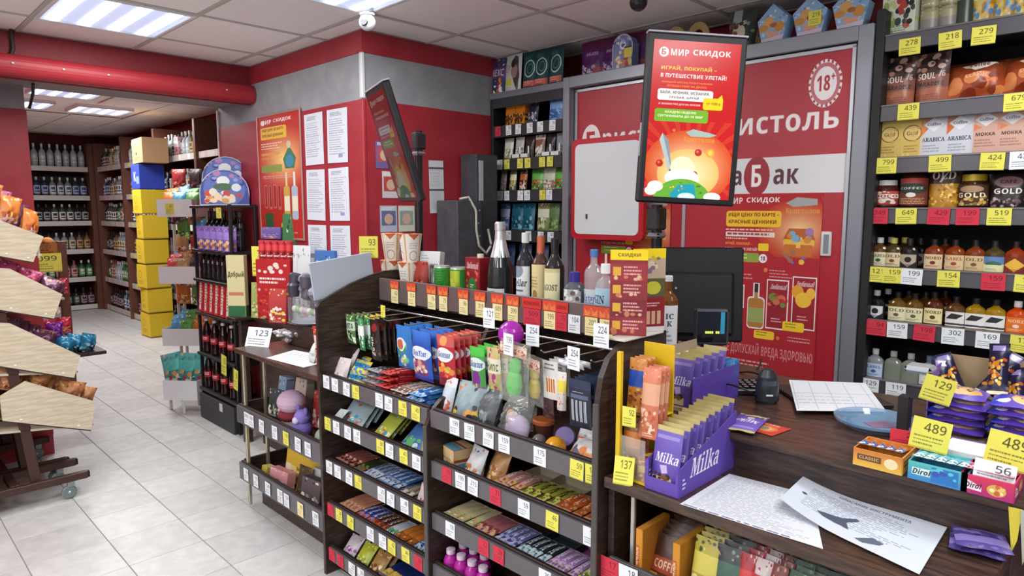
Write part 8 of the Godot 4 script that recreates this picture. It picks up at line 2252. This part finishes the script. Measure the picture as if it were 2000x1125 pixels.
	for k in 16:
		var q: Array = heap[(k * 5 + 1) % 6]
		stock("heap " + q[0], func(): return pouch_node(0.13, 0.20, 0.06, pack_art(q[0], q[1], "", "", "f0f0e8", q[2], 64, 96), 1, 40 + (q[0] as String).length(), false, 0.06, 1.4), "snack_bag", "%s snack bag clipped between the bins of the wire rack, %s from the top" % [(q[0] as String).trim_prefix("crisp "), nth(k)], "snack bag", Vector3(2.19, 1.78 - 0.145 * (k % 8), -6.25) + yaw(-45) * Vector3(-0.08 + 0.16 * (k / 8) + 0.02 * sin(k * 2.4), 0.0, -0.13 + 0.04 * (k / 8)), yaw(-45 + 8 * sin(k * 1.3)), "clipped snack bags")
	price("y", "47", Vector3(2.04, 1.63, -6.13), Vector2(0.07, 0.09), yaw(-45), "on the top bin of the wire rack", "")
	# low basket of crisps
	var lb := thing("wire_basket", "low white basket on legs holding teal crisp bags", "basket", Vector3(1.93, 0, -5.62))
	part(lb, "basket", tray_node(0.28, 0.16, 0.22, art("bin white", 24, 24, Color.WHITE)).mesh, mat("ececf2", 0.4), Vector3(0, 0.11, 0), yaw(-50))
	for q in [[-0.1, -0.11], [0.08, 0.11], [0.11, -0.08], [-0.07, 0.09]]:
		part(lb, "leg", boxm(Vector3(0.02, 0.11, 0.02), 0.003), mat("d8d8d8", 0.4), Vector3(q[0], 0.055, q[1]))
	var teal := pack_art("teal crisp", "3f9a98", "5ab8b0", "", "e8f4f0", ["e8d8b0", "b03a48", "2a6a78", "d89a60"], 96, 128)
	for k in 3:
		stock("teal crisp", func(): return pouch_node(0.19, 0.27, 0.07, teal, 1, 27, false, 0.06, 1.6), "crisp_bag", "teal crisp bag in the low basket, %s" % ["left one leaning out", "middle one", "right one"][k], "crisp bag", Vector3(1.86 + 0.06 * k, 0.20, -5.68 + 0.075 * k), yaw(-55 + 6 * k) * Basis(Vector3(0, 0, 1), 0.25 - 0.28 * k) * Basis(Vector3.RIGHT, -0.15), "teal crisp bags")


func goods_aisle():
	# bread and sweets in the sloping bins
	var bun := pack_art("bun bag", "c07a48", "", "", "f0e0d0", ["e0a870", "8a4a28", "d89058", "f0d0a8"], 80, 64)
	var bl := [["pink sweet bag", "b03a68", ["e890b0", "7a1a40", "f0c8d8"]], ["cyan sweet bag", "2f98c8", ["8ad8f0", "1a5a98", "d8f0f8"]], ["plum sweet bag", "5a2a48", ["a86a40", "d8a8c0", "3a1a30"]], ["orange sweet bag", "d87a2c", ["f0d070", "a84a1c", "e8b8c8"]]]
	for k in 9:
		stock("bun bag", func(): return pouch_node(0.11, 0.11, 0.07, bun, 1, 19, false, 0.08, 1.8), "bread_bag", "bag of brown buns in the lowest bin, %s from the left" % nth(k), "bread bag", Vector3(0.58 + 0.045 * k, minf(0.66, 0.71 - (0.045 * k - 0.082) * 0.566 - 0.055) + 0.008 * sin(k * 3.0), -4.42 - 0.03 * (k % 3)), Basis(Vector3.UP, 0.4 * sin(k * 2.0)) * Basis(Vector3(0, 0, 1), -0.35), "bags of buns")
	for k in 8:
		var q: Array = bl[0 if k < 5 else 2]
		stock(q[0], func(): return pouch_node(0.12, 0.13, 0.08, pack_art(q[0], q[1], "", "", "f0f0f0", q[2], 64, 64), 2, 29, false, 0.08, 2.2), "sweet_bag", "%s in the second bin from the top, %s" % [q[0], nth(k)], "sweet bag", Vector3(0.60 + 0.032 * k, 1.235 - 0.018 * k, -4.42 - 0.04 * (k % 3)), Basis(Vector3.UP, 0.5 * sin(k * 2.0)) * Basis(Vector3(0, 0, 1), -0.4), "bags in the second bin")
	for k in 8:
		var q: Array = bl[1 if k > 3 else 2]
		stock(q[0], func(): return pouch_node(0.12, 0.13, 0.08, pack_art(q[0], q[1], "", "", "f0f0f0", q[2], 64, 64), 2, 29, false, 0.08, 2.2), "sweet_bag", "%s in the third bin from the top, %s" % [q[0], nth(k)], "sweet bag", Vector3(0.60 + 0.05 * k if k < 4 else 1.0 + 0.075 * (k - 4), 0.93 - 0.03 * k if k < 4 else 0.60, -4.42 - 0.04 * (k % 3) if k < 4 else -5.62 + 0.05 * (k % 2)), Basis(Vector3.UP, 0.5 * sin(k * 2.0)) * Basis(Vector3(0, 0, 1), -0.3), "bags in the third bin")
	var cs := obj("low_shelf", span(Vector3(0.95, 0.575, -5.75), Vector3(1.34, 0.60, -5.5), 0.003), mat("3a2a26", 0.5))
	part(cs, "leg", span(Vector3(0.98, 0, -5.72), Vector3(1.01, 0.575, -5.69), 0.002), mat("3a2a26", 0.5))
	tag(cs, "small dark shelf under the cyan sweet bags by the pillar", "shelf")
	var pf := obj("foil_pack", pouch_node(0.11, 0.13, 0.09, pack_art("violet foil", "7a1a98", "", "", "f0e0f8", ["b860d0", "4a0a68"], 48, 48), 2, 29, false, 0.08, 2.4).mesh, ink(pack_art("violet foil", "", "", "", "000000", []), 2), null, Vector3(1.05, 0.70, -5.60))
	tag(pf, "shiny violet foil pack standing above the cyan sweet bags", "packet")
	for k in 5:
		var q: Array = bl[[3, 0, 3, 2, 3][k]]
		stock("top " + q[0], func(): return pouch_node(0.11, 0.17, 0.07, pack_art(q[0], q[1], "", "", "f0f0f0", q[2], 64, 64), 1, 29, false, 0.08, 1.8), "sweet_bag", "%s standing in the topmost bin, %s from the left" % [q[0], nth(k)], "sweet bag", Vector3(0.56 + 0.045 * k, 1.60 - 0.035 * k, -4.42 - 0.03 * (k % 2)), Basis(Vector3.UP, 0.2 * k) * Basis(Vector3(0, 0, 1), -0.25), "bags in the topmost bin")
	# trays of the low counter unit
	var us := Vector2(0.055, 0.066)
	price_row(1.459, 0.527, [[-3.42, "w", "2990"], [-3.36, "w", "1990"], [-3.24, "w", "349"], [-3.10, "w", "259"], [-2.98, "y", "199"], [-2.86, "w", "229"], [-2.77, "w", "189"]], us, "upper rail of the low counter unit", "tags of the low counter unit")
	price_row(1.459, 0.207, [[-3.46, "w", "99"], [-3.34, "w", "119"], [-3.20, "w", "149"], [-3.07, "w", "129"], [-3.00, "w", "159"], [-2.86, "c", "89"], [-2.72, "w", "299"]], us, "lower rail of the low counter unit", "tags of the low counter unit")
	var toys := [["pink hat toy", Vector3(1.57, 0.505, -3.13), [["hat", Vector3(0, 0.15, 0), Vector3(0.085, 0.06, 0.07), "c8a8c0"], ["band", Vector3(0, 0.085, 0.01), Vector3(0.07, 0.035, 0.06), "7a2430"], ["body", Vector3(0, 0.045, 0), Vector3(0.065, 0.05, 0.05), "a88a90"]], "soft toy with a pink lilac hat in the upper tray"],
		["violet toy", Vector3(1.545, 0.505, -2.985), [["body", Vector3(0, 0.05, 0), Vector3(0.06, 0.05, 0.05), "7a68b8"], ["head", Vector3(0.01, 0.11, 0.0), Vector3(0.042, 0.04, 0.04), "8a7ac8"], ["muzzle", Vector3(0.01, 0.10, 0.035), Vector3(0.022, 0.018, 0.016), "cfc8e4"], ["ear", Vector3(-0.03, 0.145, 0), Vector3(0.015, 0.02, 0.01), "7a68b8"], ["ear", Vector3(0.045, 0.145, 0), Vector3(0.015, 0.02, 0.01), "7a68b8"]], "small violet soft toy in the upper tray"],
		["grey toy", Vector3(1.68, 0.505, -2.93), [["body", Vector3(0, 0.06, 0), Vector3(0.08, 0.06, 0.06), "5e5060"], ["head", Vector3(0.02, 0.14, 0.01), Vector3(0.055, 0.05, 0.05), "6a5c6c"]], "dark grey soft toy behind the violet one"],
		["clear toy", Vector3(1.57, 0.505, -2.78), [["body", Vector3(0, 0.05, 0), Vector3(0.07, 0.05, 0.06), "9aa89c"], ["head", Vector3(0, 0.12, 0), Vector3(0.05, 0.045, 0.045), "a8b0a8"]], "pale grey green toy at the right end of the upper tray"]]
	for q in toys:
		var t := thing("soft_toy", q[3], "toy", q[1], deg_to_rad(FACE))
		blob_toy(t, q[2])
	var cone := G.new()
	cone.lathe([Vector2(0.0, 0), Vector2(0.05, 0), Vector2(0.03, 0.14), Vector2(0, 0.14)], 18)
	var co := obj("white_cone", cone.mesh(), mat("c8c0b4", 0.6), null, Vector3(1.74, 0.508, -2.97))
	tag(co, "white tapered cup standing at the back of the upper tray", "cup")
	var rb := [["toy red", "c03028", Vector3(1.69, 0.506, -3.03), 0.16, 0.19, "red toy box at the back of the upper tray"], ["toy pale", "c8b8a8", Vector3(1.69, 0.506, -3.27), 0.10, 0.22, "pale toy card box left of the red box"], ["toy blue", "7a98b8", Vector3(1.64, 0.506, -3.38), 0.07, 0.22, "slim blue toy box beside the metal post"], ["toy dark", "30403c", Vector3(1.62, 0.506, -3.40), 0.12, 0.15, "dark green toy packet in the upper tray corner"], ["toy yellow", "d8c838", Vector3(1.60, 0.506, -2.68), 0.07, 0.09, "yellow toy packet by the sweets unit in the upper tray"], ["card brown", "a8977c", Vector3(1.74, 0.188, -3.10), 0.50, 0.21, "brown cardboard box in the lower tray"], ["egg yellow", "e0b830", Vector3(1.63, 0.188, -3.12), 0.34, 0.19, "yellow printed card in the cardboard box of the lower tray"], ["green bag", "3fa048", Vector3(1.535, 0.188, -2.99), 0.09, 0.14, "green toy packet in the lower tray"], ["pink toy", "d89098", Vector3(1.54, 0.188, -3.22), 0.16, 0.09, "pink toy packets at the left of the lower tray"], ["white box2", "c8ccc8", Vector3(1.60, 0.188, -2.86), 0.22, 0.16, "pale grey open box in the lower tray"], ["doll bag", "4a3c40", Vector3(1.52, 0.188, -2.86), 0.15, 0.15, "dark toy doll packet at the right of the lower tray"], ["yellow low", "d8c040", Vector3(1.55, 0.188, -3.40), 0.05, 0.06, "small yellow packet at the left end of the lower tray"]]
	for q in rb:
		var cell := pack_art(q[0], q[1], "", "", "f0e8d8", [hexc(q[1]).lightened(0.35).to_html(false), hexc(q[1]).darkened(0.35).to_html(false), "e8d8c8"], 64, 72)
		stock(q[0], func(): return carton_node(q[3], q[4], 0.05, cell), "toy_box", q[5], "toy box", q[2], standing(6, 10))
	# on top of the low counter unit
	sheet4("white_sheet", [Vector3(1.47, 0.8905, -3.18), Vector3(1.50, 0.8905, -2.86), Vector3(1.72, 0.8905, -2.90), Vector3(1.66, 0.8905, -3.26)], art("white sheet", 96, 64, hexc("d8dae0"), func(q): q.lines(5, 0.1, 0.2, 0.8, 0.6, hexc("b8bcc8"), 0.3)), "white sheet lying on top of the low counter unit", "paper")
	price("w", "123", Vector3(1.58, 0.935, -3.50), Vector2(0.16, 0.11), standing(24, 20), "on the folded card at the unit's aisle corner", "")
	var redp := pack_art("red stick pack", "c0301f", "e8d8c8", "", "f0e0d0", ["e8b060", "e8d0c0", "8a1a14"], 48, 128)
	for k in 4:
		stock("red stick pack", func(): return pouch_node(0.07, 0.2, 0.03, redp, 1, 77, true), "snack_pack", "red snack stick pack standing on the low counter unit, %s" % ["front", "second", "third", "rear"][k], "packet", Vector3(1.56 + 0.045 * k, 0.892, -2.79 - 0.02 * k), standing(14 - 8 * k, -6), "red stick packs")
	stock("white sweet", func(): return pouch_node(0.07, 0.10, 0.04, pack_art("white sweet", "dfe0e0", "", "", "8a8a90", ["c8d0d0", "e8e8e8", "a8c8b0"], 48, 64), 1, 78, false, 0.06, 2.0), "sweet_packet", "crumpled white packet left of the red stick packs", "packet", Vector3(1.58, 0.892, -2.93), standing(-10, 20))
	# back counter against the poster wall
	var dob := art("kind card", 64, 144, hexc("d6cc9c"), func(q): q.text("Добрый", 0.06, 0.26, 0.9, 0.12, hexc("3a3420")); q.rect(0, 0.82, 1, 0.18, hexc("2f6a3c")); q.rect(0.1, 0.6, 0.8, 0.05, hexc("c87a5a")))
	stock("kind card", func(): return carton_node(0.125, 0.42, 0.05, dob), "card_display", "pale card display lettered Добрый at the end of the back counter", "display stand", Vector3(1.92, 0.896, -4.54), yaw(-50))
	var legs := thing("card_table", "small dark table under the pale card display", "table", Vector3(1.94, 0, -4.56))
	part(legs, "top", boxm(Vector3(0.16, 0.02, 0.14), 0.002, Vector3(0, 0.885, 0.03)), wood())
	part(legs, "leg", boxm(Vector3(0.05, 0.875, 0.05), 0.002, Vector3(0, 0.4375, 0.03)), wood())
	var seventy := price("y", "70", Vector3(1.985, 1.28, -4.36), Vector2(0.085, 0.20), yaw(-60), "clipped between the pale card display and the red one", "")
	part(seventy, "stem", boxm(Vector3(0.012, 0.30, 0.002), 0.0, Vector3(0, -0.235, -0.002)), mat("c8c4b0"))
	var redd := art("red display", 128, 224, hexc("b81c22"), func(q):
		q.lines(2, 0.1, 0.30, 0.8, 0.12, hexc("f0dcd8"), 0.6); q.speck(60, [hexc("8a1016"), hexc("d84a40"), hexc("e8a8a0")], 0, 0.48, 1, 0.5, 0.04); q.speck(8, [hexc("e8d8d4")], 0.1, 0.02, 0.8, 0.2, 0.07))
	var rd := thing("sweets_display", "red card display of sweets with round red packs on its top", "display stand", Vector3(2.06, 0.896, -4.24), deg_to_rad(-66))
	var rg := G.new()
	rg.box(Vector3(0, 0.20, 0), Vector3(0.28, 0.40, 0.08), 0.002, Basis(), redd.uv, redd.side)
	part(rd, "card", rg.mesh(), ink(redd, 0))
	for k in 5:
		var g := G.new()
		g.lathe([Vector2(0, 0), Vector2(0.026, 0), Vector2(0.026, 0.12), Vector2(0.02, 0.125), Vector2(0, 0.125)], 14, Vector3.ZERO, 1.0, pack_art("round pack", "c02830", "e0484a", "", "f0e0e0", ["f0d8d8", "8a141c"], 48, 64).uv)
		part(rd, "round_pack", g.mesh(), ink(pack_art("round pack", "", "", "", "000000", []), 1), Vector3(-0.11 + 0.055 * k, 0.40, 0.0))
	var clutter := [["purple top", "6a54a0", ["d8a060", "8a70c0"], Vector3(2.10, 1.425, -4.36), 0.16, 0.08, "purple packet on top of the red display"], ["green carton", "2f6a3a", ["e8e0c0", "1a3a20", "c8b060"], Vector3(2.125, 0.896, -4.20), 0.12, 0.70, "tall dark green carton before the poster"], ["white tall", "d8dadc", ["b8bcc4", "8a8e98"], Vector3(2.09, 0.896, -4.00), 0.10, 0.50, "tall white carton right of the red display"], ["white tall", "d8dadc", ["b8bcc4", "8a8e98"], Vector3(2.07, 0.896, -3.90), 0.10, 0.50, "second tall white carton next to the blue card"], ["blue card", "2f62a8", ["a8c0e0", "1f4078"], Vector3(2.10, 0.896, -3.70), 0.15, 0.48, "blue printed card leaning below the notices"], ["lime clutter", "a8b060", ["e0d8a0", "c84a38", "5a8a3a"], Vector3(1.985, 0.896, -4.36), 0.12, 0.24, "yellow green sweets packet at the foot of the red display"], ["red white clutter", "c03a38", ["f0e8e0", "e8d050"], Vector3(1.985, 0.896, -4.08), 0.14, 0.22, "red and white sweets packet at the foot of the red display"]]
	for q in clutter:
		var cell := pack_art(q[0], q[1], "", "", "f0f0f0", q[2], 64, 128)
		stock("cl " + q[0], func(): return carton_node(q[4], q[5], 0.04, cell), "sweets_carton", q[6], "carton", q[3], standing(22, 4))
	var cups := [["4a4250", "dark plum"], ["8a8494", "grey lilac"], ["5a5460", "dark grey"]]
	for k in 9:
		stock("cup %d" % (k % 3), func():
			var g := G.new()
			g.lathe([Vector2(0, 0), Vector2(0.03, 0), Vector2(0.042, 0.07), Vector2(0.03, 0.085), Vector2(0, 0.09)], 14)
			return one(g.mesh(), mat(cups[k % 3][0], 0.3)), "toy_cup", "%s toy cup piled on the back counter, %s" % [cups[k % 3][1], nth(k)], "cup", Vector3(1.98 + 0.06 * (k % 2), 1.09 + 0.06 * (k / 6), -3.86 + 0.075 * (k % 6)), Basis(Vector3(0.3, 0, 1).normalized(), 0.5 * sin(k * 2.0)), "piled toy cups")
	var cbx := obj("clear_carton", boxm(Vector3(0.20, 0.19, 0.46), 0.004), glass("dfe6e2", 0.12), null, Vector3(2.05, 0.99, -3.66))
	tag(cbx, "clear plastic box of sweets under the toy cups", "box")
	for k in 30:
		ball("wrapped_sweet", Vector3(1.985 + 0.06 * ((k / 10) % 2), 0.922 + 0.046 * (k / 10), -3.86 + 0.044 * (k % 10)), 0.021, ["e8f0e0", "b0d0a0", "f0e8e8", "d8c0d8"][k % 4], "small pale wrapped sweet in the clear box, %s" % nth(k), "sweet")
	var plate := G.new()
	plate.lathe([Vector2(0, 0), Vector2(0.09, 0), Vector2(0.115, 0.014), Vector2(0.112, 0.018), Vector2(0.085, 0.006), Vector2(0, 0.006)], 28)
	var pl := obj("grey_plate", plate.mesh(), mat("8a909a", 0.25), null, Vector3(1.80, 1.012, -3.30))
	tag(pl, "round grey plate on a dark box behind the low counter unit top", "plate")
	var pb := obj("dark_box", boxm(Vector3(0.2, 0.12, 0.3), 0.004), wood(), null, Vector3(1.82, 0.95, -3.30))
	tag(pb, "dark wooden box carrying the grey plate", "box")
	for k in 6:
		stock("grey sweet", func(): return pouch_node(0.09, 0.07, 0.04, pack_art("grey sweet", "a8a8ac", "", "", "f0f0f0", ["d8d8dc", "787880", "c8b0a0"], 48, 40), 2, 79, false, 0.06, 2.2), "sweet_bag", "silver grey sweet bag piled behind the folded white card, %s" % nth(k), "sweet bag", Vector3(1.70 + 0.04 * (k % 3), 0.905 + 0.03 * (k / 3), -3.44 + 0.05 * (k % 3)), lying(30 * k, 20), "silver grey sweet bags")
